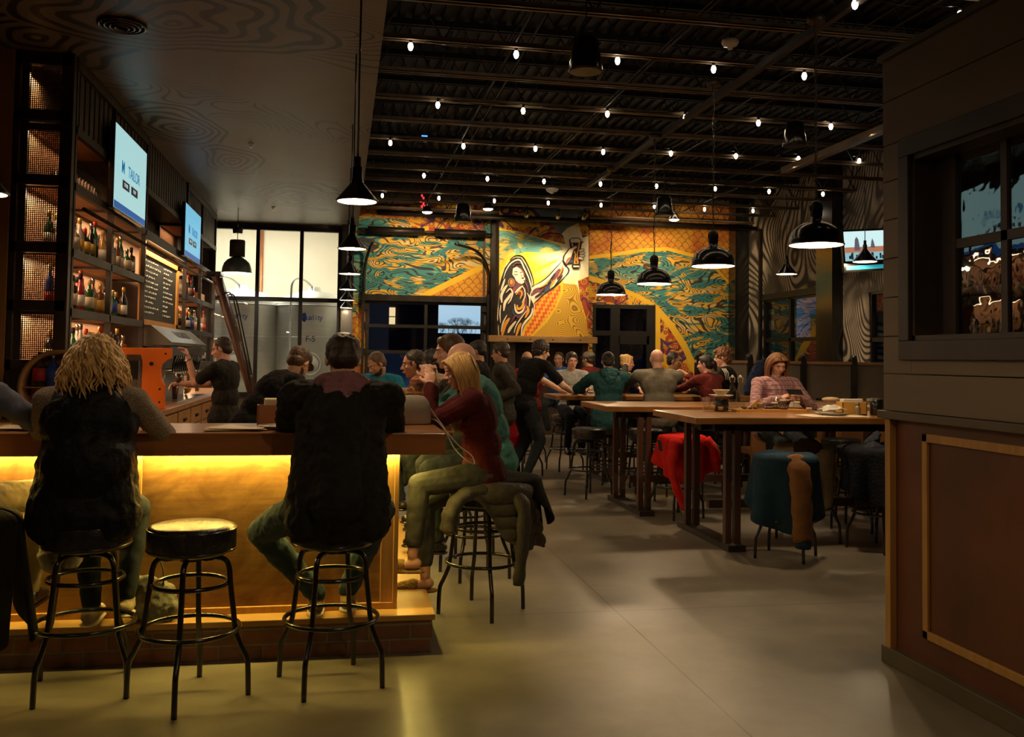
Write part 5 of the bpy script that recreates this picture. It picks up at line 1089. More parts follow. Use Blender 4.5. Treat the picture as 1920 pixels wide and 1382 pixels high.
# ================================================================ string of bulbs
rowsB = {'nearest': (6.5, [(1603, 0), (1800, 20)]), 'second': (8.3, [(770, 80), (968, 95), (1158, 107), (1338, 123), (1508, 136)]), 'third': (10.15, [(821, 191), (981, 202), (1139, 208), (1285, 215), (1422, 225), (1558, 232)]),
 'fourth': (12.1, [(732, 263), (869, 269), (1004, 274), (1131, 280), (1258, 283), (1380, 288), (1497, 293), (1611, 297)]), 'fifth': (14.1, [(795, 325), (914, 331), (1020, 336), (1126, 341), (1231, 345), (1341, 350), (1442, 355), (1543, 360), (1637, 363)]),
 'sixth': (16.1, [(717, 363), (823, 368), (927, 373), (1028, 377), (1127, 381), (1227, 384), (1321, 389), (1412, 392), (1503, 395)])}
b0 = None
for rn, (Y, px) in rowsB.items():
    xs_ = []
    for i, (x, y) in enumerate(px):
        p = onY(x, y, Y); xs_.append((p.x, p.z)); lb = 'bare string bulb, %s from the dropped ceiling in the %s row' % (ORD[i], rn)
        if b0 is None:
            b0 = thing('string_bulb', lb, 'light bulb', p, 0, 'bare bulbs strung under the joists')
            mb = MB(); mb.lathe([(.001, -.075), (.016, -.065), (.024, -.04), (.022, -.02), (.012, 0)], seg=12); mb.build('bulb', emis('string_bulb_glow', (1, .84, .62), 22), b0)
            mb = MB(); mb.lathe([(.014, -.004), (.015, .03), (.008, .04)], seg=10); mb.build('socket', M_black, b0)
        else: dup(b0, p, 0, lb)
    pts = []
    for (xa, za), (xb, zb) in zip(xs_, xs_[1:]): pts += [(xa, Y, za + .035), ((xa + xb) / 2, Y, (za + zb) / 2 + .0)]
    pts.append((xs_[-1][0], Y, xs_[-1][1] + .035)); mb = MB(); mb.tube(smooth_path(pts, 4), .005, 5); tag(mb.build('bulb_cable', M_black), 'thin black cable carrying the %s row of bulbs' % rn, 'cable')
for Y, X in ((8.3, 3.2), (10.15, 3.4), (12.1, 3.6), (14.1, 3.8), (16.1, 3.8)): light('AREA', 'string_glow', (X, Y, 4.27), 9, (1, .72, .42), .05, (0, 0, 0), sy=6)
for o in [o for o in COL.objects if o.name.startswith('string_glow')]: o.rotation_euler = (0, 0, R(90))
# ================================================================ speakers, detectors, small ceiling things
def speaker(px, py, Y, r, label):
    p = onY(px, py, Y); t = thing('pendant_speaker', label, 'speaker', p, 0, 'black pendant speakers')
    mb = MB(); mb.lathe([(r * .55, r * 1.9), (r * .7, r * 1.8), (r, 0), (r * .97, -.01)], seg=30); mb.build('body', M_black, t); mb = MB(); mb.lathe([(r * .9, -.014), (r * .9, -.011)], seg=24); mb.build('grille', M_vinyl, t)
    mb = MB(); mb.tube([(0, 0, r * 1.9), (0, 0, 4.6 - p.z)], .006, 6); mb.build('cable', M_steel_dark, t)
speaker(1098, 132, 7.2, .14, 'black pendant speaker nearest the camera'); speaker(1490, 272, 9.6, .135, 'black pendant speaker left of the booth'); speaker(868, 415, 15.2, .15, 'black pendant speaker before the left mural'); speaker(1245, 403, 13, .14, 'black pendant speaker behind the chain pendants')
def detector(px, py, Y, r, label):
    p = onY(px, py, Y); t = thing('smoke_detector', label, 'smoke detector', p); mb = MB(); mb.lathe([(r, .03), (r * 1.02, .01), (r * .8, -.02), (r * .3, -.03), (r * .28, -.05), (.01, -.055)], seg=26); mb.build('cover', M_ceram, t)
    mb = MB(); mb.tube([(0, 0, .03), (0, 0, 4.4 - p.z)], .012, 6); mb.build('stem', M_shelf, t)
detector(1369, 82, 7.6, .075, 'round white smoke detector high above the tables'); detector(1035, 357, 14.6, .10, 'white detector dome among the far joists'); 
mb = MB(); p = onY(791, 377, 17.0)
for k, (dx, dz) in enumerate(((0, .1), (.03, .05), (-.02, 0), (.03, -.05), (0, -.1), (.06, -.1))): mb.cbox((p.x + dx, p.y, p.z + dz), (.03, .02, .045))
tag(mb.build('red_indicator', emis('red_led', (1, .03, .04), 2.5)), 'small red glowing sign among the joists at left', 'sign')
mb = MB(); p = onY(796, 255, 11.2); mb.cbox(p, (.07, .02, .012)); tag(mb.build('blue_indicator', emis('blue_led', (.05, .2, 1), 3)), 'tiny blue indicator light among the joists', 'indicator')
t = thing('ceiling_vent', 'round black air vent in the painted ceiling', 'vent', (-1.72, 7.54, ZC)); mb = MB()
for r in (.05, .09, .13, .17): mb.ring((0, 0, -.012 - (.17 - r) * .12), r, .014, 36, 6)
mb.build('louvres', M_black, t); mb = MB(); mb.lathe([(.18, -.001), (.18, -.004)], seg=30); mb.build('throat', M_black, t)
for x, y, lb in ((-1.12, 11.48, 'small sprinkler head in the painted ceiling, nearer one'), (-1.2, 16.4, 'small sprinkler head in the painted ceiling near the brewery window')):
    mb = MB(); mb.lathe([(.035, -.002), (.03, -.01), (.01, -.02), (.01, -.05), (.022, -.055)], seg=14); tag(mb.build('sprinkler_head', M_chrome, loc=(x, y, ZC)), lb, 'sprinkler')
# ================================================================ people
_tex = {}
def clouds(size, depth=2):
    if size not in _tex:
        t = bpy.data.textures.new('wrinkle', 'CLOUDS'); t.noise_scale = size; t.noise_depth = depth; _tex[size] = t
    return _tex[size]
def blob(mb, name, m, parent, vox, smooth=4, disp=0., dsize=.06, **k):
    o = mb.build(name, m, parent, **k)
    r = o.modifiers.new('r', 'REMESH'); r.mode = 'VOXEL'; r.voxel_size = vox; r.use_smooth_shade = True
    if smooth: s = o.modifiers.new('s', 'SMOOTH'); s.iterations = smooth; s.factor = .5
    if disp: d = o.modifiers.new('d', 'DISPLACE'); d.texture = clouds(dsize); d.strength = disp; d.mid_level = .5; d.texture_coords = 'LOCAL'
    return o
def skinm(name, c): 
    m_ = mat('skin_' + name, c, .5, 0, .08, 20); b_ = m_.node_tree.nodes['Principled BSDF']; b_.inputs['Subsurface Weight'].default_value = .08; b_.inputs['Subsurface Radius'].default_value = (.02, .008, .004); return m_
SK = {'fair': skinm('fair', (.62, .36, .24)), 'tan': skinm('tan', (.46, .24, .14)), 'pink': skinm('pink', (.66, .36, .26)), 'brown': skinm('brown', (.30, .15, .08))}
HR = {n: mat('hair_' + n, c, .5, 0, .35, 60, stretch=(1, 1, .15), bump=.25, bscale=120) for n, c in {'black': (.012, .009, .008), 'dark': (.030, .017, .010), 'brown': (.085, .042, .018), 'auburn': (.16, .065, .022), 'blonde': (.62, .38, .13), 'curlyblonde': (.72, .46, .18), 'grey': (.12, .10, .08)}.items()}
def cloth(name, c, **k):
    a = dict(rough=.85, var=.18, scale=14, bump=.35, bscale=45, sheen=0., spec=.12); a.update(k); return mat('cloth_' + name, c, a.pop('rough'), 0, a.pop('var'), a.pop('scale'), **a)
def plaid(name, cols, s=.06):
    m, N, L, b = nodes('cloth_' + name); v = nvec(N, L); sx = N.new('ShaderNodeSeparateXYZ'); L.new(v, sx.inputs[0])
    wob = nmath(N, L, 'MULTIPLY', nnoise(N, L, v, 6, 2).outputs[0], .03)
    def band(o_, ph, w): return nmath(N, L, 'LESS_THAN', nmath(N, L, 'FRACT', nmath(N, L, 'ADD', nmath(N, L, 'DIVIDE', nmath(N, L, 'ADD', o_, wob), s), ph)), w)
    hx = nmath(N, L, 'ADD', sx.outputs[0], sx.outputs[1])
    c = nmix(N, L, nmath(N, L, 'MULTIPLY', band(sx.outputs[2], 0, .5), .7), cols[0], cols[1]); c = nmix(N, L, nmath(N, L, 'MULTIPLY', band(hx, .2, .45), .6), c, cols[2]); c = nmix(N, L, nmath(N, L, 'MULTIPLY', nmath(N, L, 'MAXIMUM', band(hx, .6, .1), band(sx.outputs[2], .7, .1)), .7), c, cols[3])
    L.new(c, b.inputs[0]); b.inputs['Roughness'].default_value = .85; return m
EYE = mat('eye_white', (.6, .56, .5), .3, 0, .02, 5); IRIS = mat('eye_iris', (.02, .014, .01), .2); LIP = mat('lips', (.36, .11, .09), .45)
def ik(S, H, a, b_, hint):
    S, H = Vector(S), Vector(H); d = H - S; D = min(d.length, (a + b_) * .995); D = max(D, abs(a - b_) * 1.05 + .01); u = d.normalized(); H2 = S + u * D
    x = (a * a - b_ * b_ + D * D) / (2 * D); h = math.sqrt(max(a * a - x * x, 0)); n = Vector(hint) - u * Vector(hint).dot(u)
    n = n.normalized() if n.length > 1e-4 else u.orthogonal().normalized()
    return S + u * x + n * h, H2
def person(label, x, y, yaw, pz=.86, lean=(6, 10), side=0, twist=0, neck=0, head=(0, 0, 0), sc=1., hands=(None, None), elb=(None, None), feet=(None, None), knee=(None, None), toe=(0, 0),
           skin='fair', hair='dark', style='short', top=None, sleeve='long', tt=.014, hem=.06, bottom=None, shoes=None, vox=.009, face=True, glasses=False, beard=None, cap=None, hood=None, wide=1., fem=False, wr=.014, curl=(.5, .5), palm=(None, None), extra=None, collar=None, vest=None, short_pants=0., bare_feet=False, wsz=.05):
    """x, y: floor point under the pelvis; hands and feet are world positions (R, L)"""
    root = thing('person', label, 'person', (x, y, 0)); O = Vector((x, y, 0)); th = R(yaw)
    f = Vector((-math.sin(th), math.cos(th), 0)); r = Vector((math.cos(th), math.sin(th), 0)); up = Vector((0, 0, 1))
    P = up * pz
    def tilt(a, s_=0): return (up * math.cos(R(a)) + f * math.sin(R(a)) + r * math.sin(R(s_))).normalized()
    u1, u2, u3 = tilt(lean[0], side), tilt(lean[1], side), tilt(lean[1] + neck, side * .5)
    wa = P + u1 * .19 * sc; ch = wa + ((u1 + u2) / 2).normalized() * .17 * sc; nb = ch + u2 * .145 * sc
    tw = Matrix.Rotation(R(twist), 3, u2); rs = (tw @ (r - u2 * r.dot(u2))).normalized(); fs = rs.cross(u2) * -1
    if fs.dot(f) < 0: fs = -fs
    sw = (.172 if fem else .192) * sc * wide
    SR, SL = ch + u2 * .095 * sc + rs * sw, ch + u2 * .095 * sc - rs * sw
    hc = nb + u3 * .078 * sc + up * .066 * sc + f * .015
    hy, hp_, hr_ = (R(a) for a in head)
    hf = Matrix.Rotation(th + hy, 3, 'Z'); HM3 = hf @ Matrix.Rotation(hr_, 3, 'Y') @ Matrix.Rotation(hp_, 3, 'X'); hs = sc * (.96 if fem else 1.)
    HM = Matrix.Translation(hc) @ HM3.to_4x4() @ Matrix.Scale(hs, 4)
    def fr(a, b_, c): return Matrix((a, b_, c)).transposed()
    rp = (r - u1 * r.dot(u1)).normalized(); F1 = fr(rp, u1.cross(rp), u1); F2 = fr(rs, u2.cross(rs), u2)
    hw = (1.06 if fem else 1.) * wide
    # ---- limbs
    J = {}
    dflt_h = (O + r * .18 + f * .38 + up * 1.12, O - r * .18 + f * .38 + up * 1.12)
    for i, (S, sg) in enumerate(((SR, 1), (SL, -1))):
        H = (Vector(hands[i]) if hands[i] is not None else dflt_h[i]) - O
        hint = Vector(elb[i]) if elb[i] is not None else (r * sg * .7 - up * 1. - f * .3)
        E_, W_ = ik(S, H, .30 * sc, .265 * sc, hint); J['e%d' % i] = E_; J['w%d' % i] = W_
    for i, sg in ((0, 1), (1, -1)):
        hip = P + rp * .092 * sc * sg * hw - u1 * .02
        A = (Vector(feet[i]) if feet[i] is not None else O + r * .12 * sg + f * .27 + up * .40) - O
        K, A2 = ik(hip, A, .435 * sc, .42 * sc, Vector(knee[i]) if knee[i] is not None else f + up * .6 + r * sg * .15)
        J['h%d' % i] = hip; J['k%d' % i] = K; J['a%d' % i] = A2
    def torso(m_, t):
        m_.ell(P + u1 * .01, ((.158 if not fem else .165) * hw * sc + t, .115 * sc + t, .115 * sc + t), F1)
        m_.ell(wa - u1 * .03, ((.142 if not fem else .130) * wide * sc + t, .108 * sc + t, .13 * sc + t), F1)
        m_.ell(ch, ((.162 if not fem else .145) * wide * sc + t, .112 * sc + t, .165 * sc + t), F2)
        m_.cap(SR - rs * .03 - u2 * .01, SL + rs * .03 - u2 * .01, .058 * sc + t, .058 * sc + t, up=tuple(u2))
        m_.cap(nb - u2 * .02, SR - u2 * .0, .052 * sc + t * .6, .048 * sc + t, up=tuple(u2)); m_.cap(nb - u2 * .02, SL - u2 * .0, .052 * sc + t * .6, .048 * sc + t, up=tuple(u2))
        if fem:
            for sg in (1, -1): m_.ell(ch + fs * .075 * sc + rs * sg * .065 * sc - u2 * .03, (.062 * sc + t * .5, .055 * sc + t * .5, .06 * sc + t * .5), F2)
    def arm(m_, i, t, upto=1.):
        S = (SR, SL)[i]; E_, W_ = J['e%d' % i], J['w%d' % i]
        m_.cap(S, S.lerp(E_, min(1, upto * 2 if upto < .5 else 1)), .050 * sc + t, (.040 if upto > .5 else .046) * sc + t)
        if upto > .5: m_.cap(E_, E_.lerp(W_, min(1, (upto - .5) * 2)), .041 * sc + t, .028 * sc + t)
    def leg(m_, i, t, upto=1.):
        h_, K, A = J['h%d' % i], J['k%d' % i], J['a%d' % i]
        m_.cap(h_, K, .082 * sc * (1.05 if fem else 1) + t, .055 * sc + t); c_ = K.lerp(A, .33)
        m_.cap(K, c_, .053 * sc + t, .052 * sc + t); m_.cap(c_, K.lerp(A, upto), .052 * sc + t, (.036 + (1 - upto) * .02) * sc + t)
    # ---- body
    bd = MB(); torso(bd, -.006); arm(bd, 0, 0); arm(bd, 1, 0); leg(bd, 0, -.004); leg(bd, 1, -.004)
    for i in (0, 1):
        E_, W_ = J['e%d' % i], J['w%d' % i]; d = (W_ - E_).normalized(); sg = 1 if i == 0 else -1
        pn = Vector(palm[i]) if palm[i] is not None else -up; pn = (pn - d * pn.dot(d)); pn = pn.normalized() if pn.length > 1e-3 else d.orthogonal().normalized()
        s_ = d.cross(pn) * sg * -1     # towards the thumb
        bd.ell(W_ + d * .045 * sc, (.040 * sc, .048 * sc, .016 * sc), fr(s_, d, s_.cross(d)))
        cu = R(75 * curl[i])
        for k, (off, ln) in enumerate(((.030, .072), (.0105, .080), (-.0095, .074), (-.029, .058))):
            p0 = W_ + d * .082 * sc + s_ * off * sc; dd = d; rr = .0088 * sc
            for q, fl in enumerate((.45, .32, .23)):
                dd = (dd * math.cos(cu * (.75 + .1 * k)) + pn * math.sin(cu * (.75 + .1 * k))).normalized() if q or curl[i] > .2 else dd
                p1 = p0 + dd * ln * fl * sc; bd.cap(p0, p1, rr, rr * .92, 8); p0 = p1; rr *= .92
        t0 = W_ + d * .025 * sc + s_ * .030 * sc; t1 = t0 + (d * .6 + s_ * .7 + pn * .35).normalized() * .036 * sc; bd.cap(t0, t1, .012 * sc, .010 * sc, 8); bd.cap(t1, t1 + (d * .85 + s_ * .1 + pn * .45).normalized() * .030 * sc, .010 * sc, .008 * sc, 8)
    for i in (0, 1):
        K, A = J['k%d' % i], J['a%d' % i]; q = R(toe[i]); ft = (f * math.cos(q) + r * math.sin(q) * (1 if i == 0 else -1)).normalized(); J['f%d' % i] = ft
        if bare_feet: bd.cap(A - up * .045 - ft * .02, A - up * .062 + ft * .15, .032, .024)
    # head
    def hpt(*p): return HM @ Vector(p)
    bd.cap(nb - u2 * .03, hpt(0, -.012, -.07), .060 * sc, .052 * hs)
    bd.ell((0, -.012, .028), (.073, .092, .083), M=HM); bd.ell((0, .020, -.028), (.060, .066, .080), M=HM); bd.ell((0, .030, -.075), (.044, .046, .036), M=HM); bd.ell((0, .060, -.094), (.022, .02, .018), M=HM)
    bd.cap(hpt(0, .083, .012), hpt(0, .104, -.024), .0085 * hs, .0130 * hs, 8); bd.ell((.011, .094, -.029), (.009, .010, .008), M=HM); bd.ell((-.011, .094, -.029), (.009, .010, .008), M=HM)
    bd.ell((0, .070, .028), (.050, .018, .011), M=HM)
    for sg in (1, -1): bd.ell((sg * .075, -.008, -.008), (.009, .020, .032), rot=(R(-12), 0, sg * R(-18)), M=HM, nu=10, nv=8); bd.ell((sg * .036, .055, -.022), (.022, .022, .018), M=HM)
    if face: bd.ell((0, .083, -.053), (.021, .011, .0055), M=HM); bd.ell((0, .081, -.064), (.018, .011, .0065), M=HM)
    blob(bd, 'body', SK[skin], root, vox, 3)
    if face:
        for sg in (1, -1):
            mb = MB(); mb.ell((sg * .030, .0725, .004), (.0135, .011, .0065), M=HM, nu=12, nv=8); mb.m = 1; mb.ell((sg * .030, .0805, .003), (.0055, .0042, .0055), M=HM, nu=10, nv=6); mb.build('eye', [EYE, IRIS], root)
            mb = MB(); mb.tube([hpt(sg * .014, .089, .022), hpt(sg * .032, .086, .027), hpt(sg * .048, .072, .021)], [.003 * hs, .0035 * hs, .002], 6); mb.build('eyebrow', HR[hair], root)
        mb = MB(); mb.tube([hpt(-.020, .088, -.058), hpt(0, .0955, -.056), hpt(.020, .088, -.058)], [.002, .0058, .002], 8, flat=.9); mb.build('lips', LIP, root)
    if glasses:
        mb = MB()
        for sg in (1, -1):
            mb.tube([hpt(sg * .031 + .020 * math.cos(a), .096, .002 + .015 * math.sin(a)) for a in (2 * math.pi * k / 14 for k in range(14))], .0022, 5, closed=True); mb.tube([hpt(sg * .050, .094, .006), hpt(sg * .078, .0, .008)], .002, 5)
        mb.tube([hpt(-.011, .098, .004), hpt(.011, .098, .004)], .002, 5); mb.build('glasses', M_black, root)
    # ---- clothes
    if bottom:
        b_ = MB(); b_.ell(P, (.162 * hw * sc + .008, .12 * sc + .006, .12 * sc), F1); up_ = 1 - short_pants
        for i in (0, 1): leg(b_, i, .012, up_)
        blob(b_, 'trousers', bottom, root, vox * 1.2, 4, wr, wsz)
    if shoes:
        for i in (0, 1):
            A, ft = J['a%d' % i], J['f%d' % i]; s_ = MB(); h_ = A - up * .055
            s_.ell(h_ + up * .012, (.042, .042, .045)); s_.cap(h_ - up * .005 - ft * .03, h_ + ft * .15 - up * .015, .042, .036, flat=.85); s_.cap(h_ + up * .03, h_ + ft * .08, .038, .034)
            o = blob(s_, 'shoe', shoes, root, .008, 3)
            s_ = MB(); s_.cap(h_ - up * .040 - ft * .03, h_ + ft * .155 - up * .040, .044, .040, flat=.3); s_.build('sole', M_paper2 if shoes is not M_vinyl else M_black, o)
    if top:
        c_ = MB(); torso(c_, tt); up_ = {'long': .96, 'short': .36, 'none': 0, 'elbow': .62}[sleeve]
        if up_: arm(c_, 0, tt * .75, up_); arm(c_, 1, tt * .75, up_)
        if hem: c_.ell(P - up * (hem * .5), (.170 * hw * sc + tt, .135 * sc + tt, .10 + hem * .5), F1)
        c_.cap(nb - u2 * .03, nb + u3 * .01, .062 * sc + tt * .4, .055 * sc + tt * .2)
        if extra: extra(c_, dict(P=P, f=f, r=r, up=up, ch=ch, nb=nb, SR=SR, SL=SL, u2=u2, J=J, fs=fs, rs=rs, wa=wa))
        blob(c_, 'shirt' if tt < .02 else 'jacket', top, root, vox * 1.15, 4, wr * 1.2, wsz)
    if vest:
        c_ = MB(); tv_ = tt + .014; c_.ell(ch, (.168 * wide * sc + tv_, .12 * sc + tv_, .18 * sc + tv_), F2); c_.cap(SR - rs * .06, SL + rs * .06, .056, .056, up=tuple(u2)); c_.cap(nb, SR - rs * .05, .055, .055); c_.cap(nb, SL + rs * .05, .055, .055); c_.ell(P - up * .06, (.20 * hw, .17, .13), F1); c_.ell(wa - u1 * .03, (.165 * wide + tv_, .15 + tv_, .22), F1)
        for sg in (1, -1): c_.cap(ch + rs * .085 * sg, P + r * .125 * sg - up * .08 - f * .02, .095, .125)
        c_.cap(nb - u2 * .02, nb + u3 * .05, .075, .07); blob(c_, 'vest', vest, root, vox, 3, .02, .06)
    if collar:
        c_ = MB(); c_.tube([nb + u3 * .02 + (rs * math.cos(a) * .068 + fs * math.sin(a) * .066) * sc + (fs * -0 + u3 * -.02 * math.sin(a)) for a in (2 * math.pi * k / 18 for k in range(18))], .016 * sc, 8, closed=True); c_.build('collar', collar, root)
    if hood:
        c_ = MB(); c_.cap(nb - fs * .075 + rs * .075, nb - fs * .075 - rs * .075, .045, .045); c_.cap(nb - fs * .10 - u2 * .05 + rs * .04, nb - fs * .10 - u2 * .05 - rs * .04, .05, .05); c_.cap(nb - fs * .05 + rs * .10 + u2 * .0, nb + fs * .05 + rs * .085 - u2 * .02, .035, .022); c_.cap(nb - fs * .05 - rs * .10, nb + fs * .05 - rs * .085 - u2 * .02, .035, .022); c_.ell(nb - fs * .12 - u2 * .10, (.075, .05, .06), F2); c_.cap(nb - fs * .07 + rs * .05 + u2 * .03, nb - fs * .07 - rs * .05 + u2 * .03, .03, .03)
        blob(c_, 'hood', hood, root, vox, 3, .03, .045)
    # ---- hair
    if style != 'bald':
        h_ = MB(); HC = HR[hair]; hd = .010; hsz = .02
        if style in ('short', 'bun', 'pony', 'crop', 'messy'):
            g = {'crop': .004, 'short': .010, 'messy': .018}.get(style, .007)
            h_.ell((0, -.022, .040), (.074 + g, .088 + g, .078 + g), M=HM); h_.ell((0, -.050, -.012), (.064 + g, .054 + g * .5, .062), M=HM)
            if style != 'crop': h_.ell((0, .038, .082), (.055, .036, .024 + g * .6), M=HM)
            for sg in (1, -1): h_.ell((sg * .066, -.012, .012), (.010 + g * .5, .040, .034), M=HM)
            if style == 'bun': h_.ell((0, -.10, .075), (.034, .034, .034), M=HM); h_.ell((0, -.08, .06), (.03, .03, .03), M=HM)
            if style == 'pony': h_.ell((0, -.115, .0), (.042, .04, .045), M=HM); h_.cap(hpt(0, -.12, -.01), hpt(0.01, -.13, -.09), .032, .018)
            if style == 'messy': hd = .022; hsz = .018
        elif style == 'fringe':
            h_.ell((0, -.055, -.002), (.076, .052, .045), M=HM)
            for sg in (1, -1): h_.ell((sg * .068, -.02, .004), (.012, .045, .032), M=HM)
            hd = .004
        elif style == 'curls':
            h_.ell((0, -.022, .045), (.095, .105, .095), M=HM); h_.ell((0, -.05, -.02), (.085, .06, .08), M=HM); h_.ell((0, .05, .085), (.06, .045, .035), M=HM); hd = .045; hsz = .022
        elif style == 'long':
            h_.ell((0, -.022, .040), (.082, .098, .086), M=HM); h_.ell((0, -.055, -.03), (.078, .05, .10), M=HM); hd = .004
        elif style == 'bigcurl':
            h_.ell((0, -.03, .04), (.098, .10, .088), M=HM); h_.ell((0, -.06, -.05), (.120, .06, .11), M=HM); h_.ell((0, -.03, -.10), (.135, .07, .09), M=HM); hd = .05; hsz = .03
        ho = blob(h_, 'hair', HC, root, vox * .9, 2, hd, hsz)
        hr2 = random.Random(int(x * 77 + 9))
        if style == 'long':
            s_ = MB()
            for sg in (1, -1):
                for k in range(46):
                    y0 = .088 - .17 * (k / 45) + hr2.uniform(-.006, .006); ln = (.27 + .16 * (k / 45) if fem else .2) + hr2.uniform(-.05, .02)
                    yb = y0 * .75 - .025; fx = hr2.uniform(-.006, .010)
                    p = [hpt(sg * .004, y0, .116 - abs(y0 + .02) * .35), hpt(sg * (.055 + fx), y0 * .95, .098 - abs(y0) * .2), hpt(sg * (.088 + fx), yb + .008, .03), hpt(sg * (.094 + fx), yb - .008, -.05)]
                    e_ = p[-1]; p += [e_ - up * .10 - f * .03 + r * sg * -.008, e_ - up * ln * .75 - f * (.055 + .04 * (k / 45)) + r * sg * -.012, e_ - up * ln - f * (.07 + .05 * (k / 45))]
                    s_.tube(smooth_path(p, 4), [.0075] * 12 + [.0065] * 8 + [.004] * 5, 6)
            for k in range(20):
                xx = -.07 + .14 * k / 19; p = [hpt(xx * .3, -.08, .10), hpt(xx, -.108, .03), hpt(xx * 1.1, -.112, -.06)]; e_ = p[-1]; p += [e_ - up * .12 - f * .01, e_ - up * (.24 + hr2.uniform(0, .05)) - f * .015]
                s_.tube(smooth_path(p, 4), [.010] * 12 + [.006] * 5, 6)
            s_.build('hair_locks', HC, ho)
        if style == 'bangs' : pass
        if style == 'bigcurl':
            s_ = MB()
            for k in range(280):
                a = hr2.uniform(math.pi * .92, math.pi * 2.08); el = hr2.uniform(-.1, 1.35)
                bx, by, bz = .09 * math.cos(a) * math.cos(el), -.02 + .10 * math.sin(a) * math.cos(el), .03 + .095 * math.sin(el)
                p0 = hpt(bx, by, bz); out_ = (HM3 @ Vector((bx, by + .02, 0))); out_ = out_.normalized() if out_.length > .01 else -f
                ln = hr2.uniform(.13, .25); ph = hr2.uniform(0, 6.3); w_ = hr2.uniform(.008, .016); n = 14; pp = []
                for q in range(n):
                    t = q / (n - 1); c_ = p0 + out_ * (.055 * math.sin(min(t * 2, 1.57)) + .015 * t) - up * (ln * t ** 1.1)
                    pp.append(c_ + (out_.cross(up) * math.cos(ph + t * 13) + out_ * math.sin(ph + t * 13)) * w_ * (.3 + t * .7))
                s_.tube(pp, [.0085] * 7 + [.007, .0065, .006, .0055, .005, .004, .002], 5)
            s_.build('hair_curls', HC, ho)
    if beard:
        h_ = MB(); h_.ell((0, .030, -.076), (.0515, .055, .043), M=HM); h_.ell((0, .012, -.055), (.0625, .045, .040), M=HM)
        h_.ell((0, .088, -.043), (.022, .008, .005), M=HM); blob(h_, 'beard', HR[beard], root, vox * .8, 2, .006, .02)
    if cap:
        h_ = MB(); h_.ell((0, -.015, .055), (.090, .104, .072), M=HM); q = -1 if cap[1] == 'back' else 1; blob(h_, 'cap', cap[0], root, .008, 2)
        h_ = MB(); h_.ell((0, q * .10 - .01, .045), (.062, .060, .007), rot=(R(-12 * q), 0, 0), M=HM); h_.build('cap_brim', cap[0], root)
    return root, dict(O=O, P=P, f=f, r=r, ch=ch, nb=nb, J=J, SR=SR, SL=SL, HM=HM)
C_black = cloth('black', (.010, .009, .009)); C_jkt = cloth('dark_olive_jacket', (.016, .015, .012), bump=.5, bscale=18); C_purple = cloth('dusty_purple', (.27, .13, .15)); C_jean = cloth('jeans', (.04, .062, .07), bscale=200, bump=.1)
C_knit = cloth('oatmeal_knit', (.30, .24, .18), var=.5, scale=160, bump=.6, bscale=160); C_maroon = cloth('maroon_knit', (.075, .012, .012), bump=.3, bscale=160); C_olive = cloth('olive_trousers', (.065, .066, .055), bump=.06, bscale=90); C_teal = cloth('teal_shirt', (.06, .19, .17), bump=.1, bscale=90)
C_vest = cloth('black_quilt', (.010, .010, .012), rough=.5); C_blue = cloth('slate_blue_shirt', (.13, .14, .20), bump=.1); C_khaki = cloth('khaki', (.42, .32, .18), bump=.1); C_grey = cloth('grey_jersey', (.17, .15, .115), bump=.12, bscale=70); C_lgrey = cloth('pale_grey_sweater', (.36, .36, .34), bump=.15, bscale=90)
C_dgrey = cloth('charcoal_jacket', (.035, .032, .024), bump=.3); C_red = cloth('red_coat', (.50, .02, .03)); C_dred = cloth('dark_red', (.13, .014, .012)); C_tealj = cloth('dark_teal_hoodie', (.022, .072, .078), bump=.3); C_navy = cloth('navy', (.012, .02, .05)); C_bluep = cloth('blue_polo', (.03, .10, .30)); C_beige = cloth('beige', (.35, .28, .18))
C_brown = cloth('brown_shoe', (.28, .17, .06), rough=.6); C_dkjean = cloth('dark_jeans', (.022, .027, .030), bscale=200, bump=.1); C_cream = cloth('cream_scarf', (.62, .50, .30)); C_pl1 = plaid('orange_plaid', [(.10, .03, .012), (.34, .08, .02), (.04, .02, .012), (.55, .25, .04)], .11); C_pl2 = plaid('rose_check', [(.42, .24, .24), (.20, .06, .09), (.25, .10, .14), (.60, .45, .42)], .045)
C_pat = plaid('patterned_shirt', [(.40, .28, .18), (.10, .07, .06), (.45, .35, .25), (.05, .04, .05)], .03)
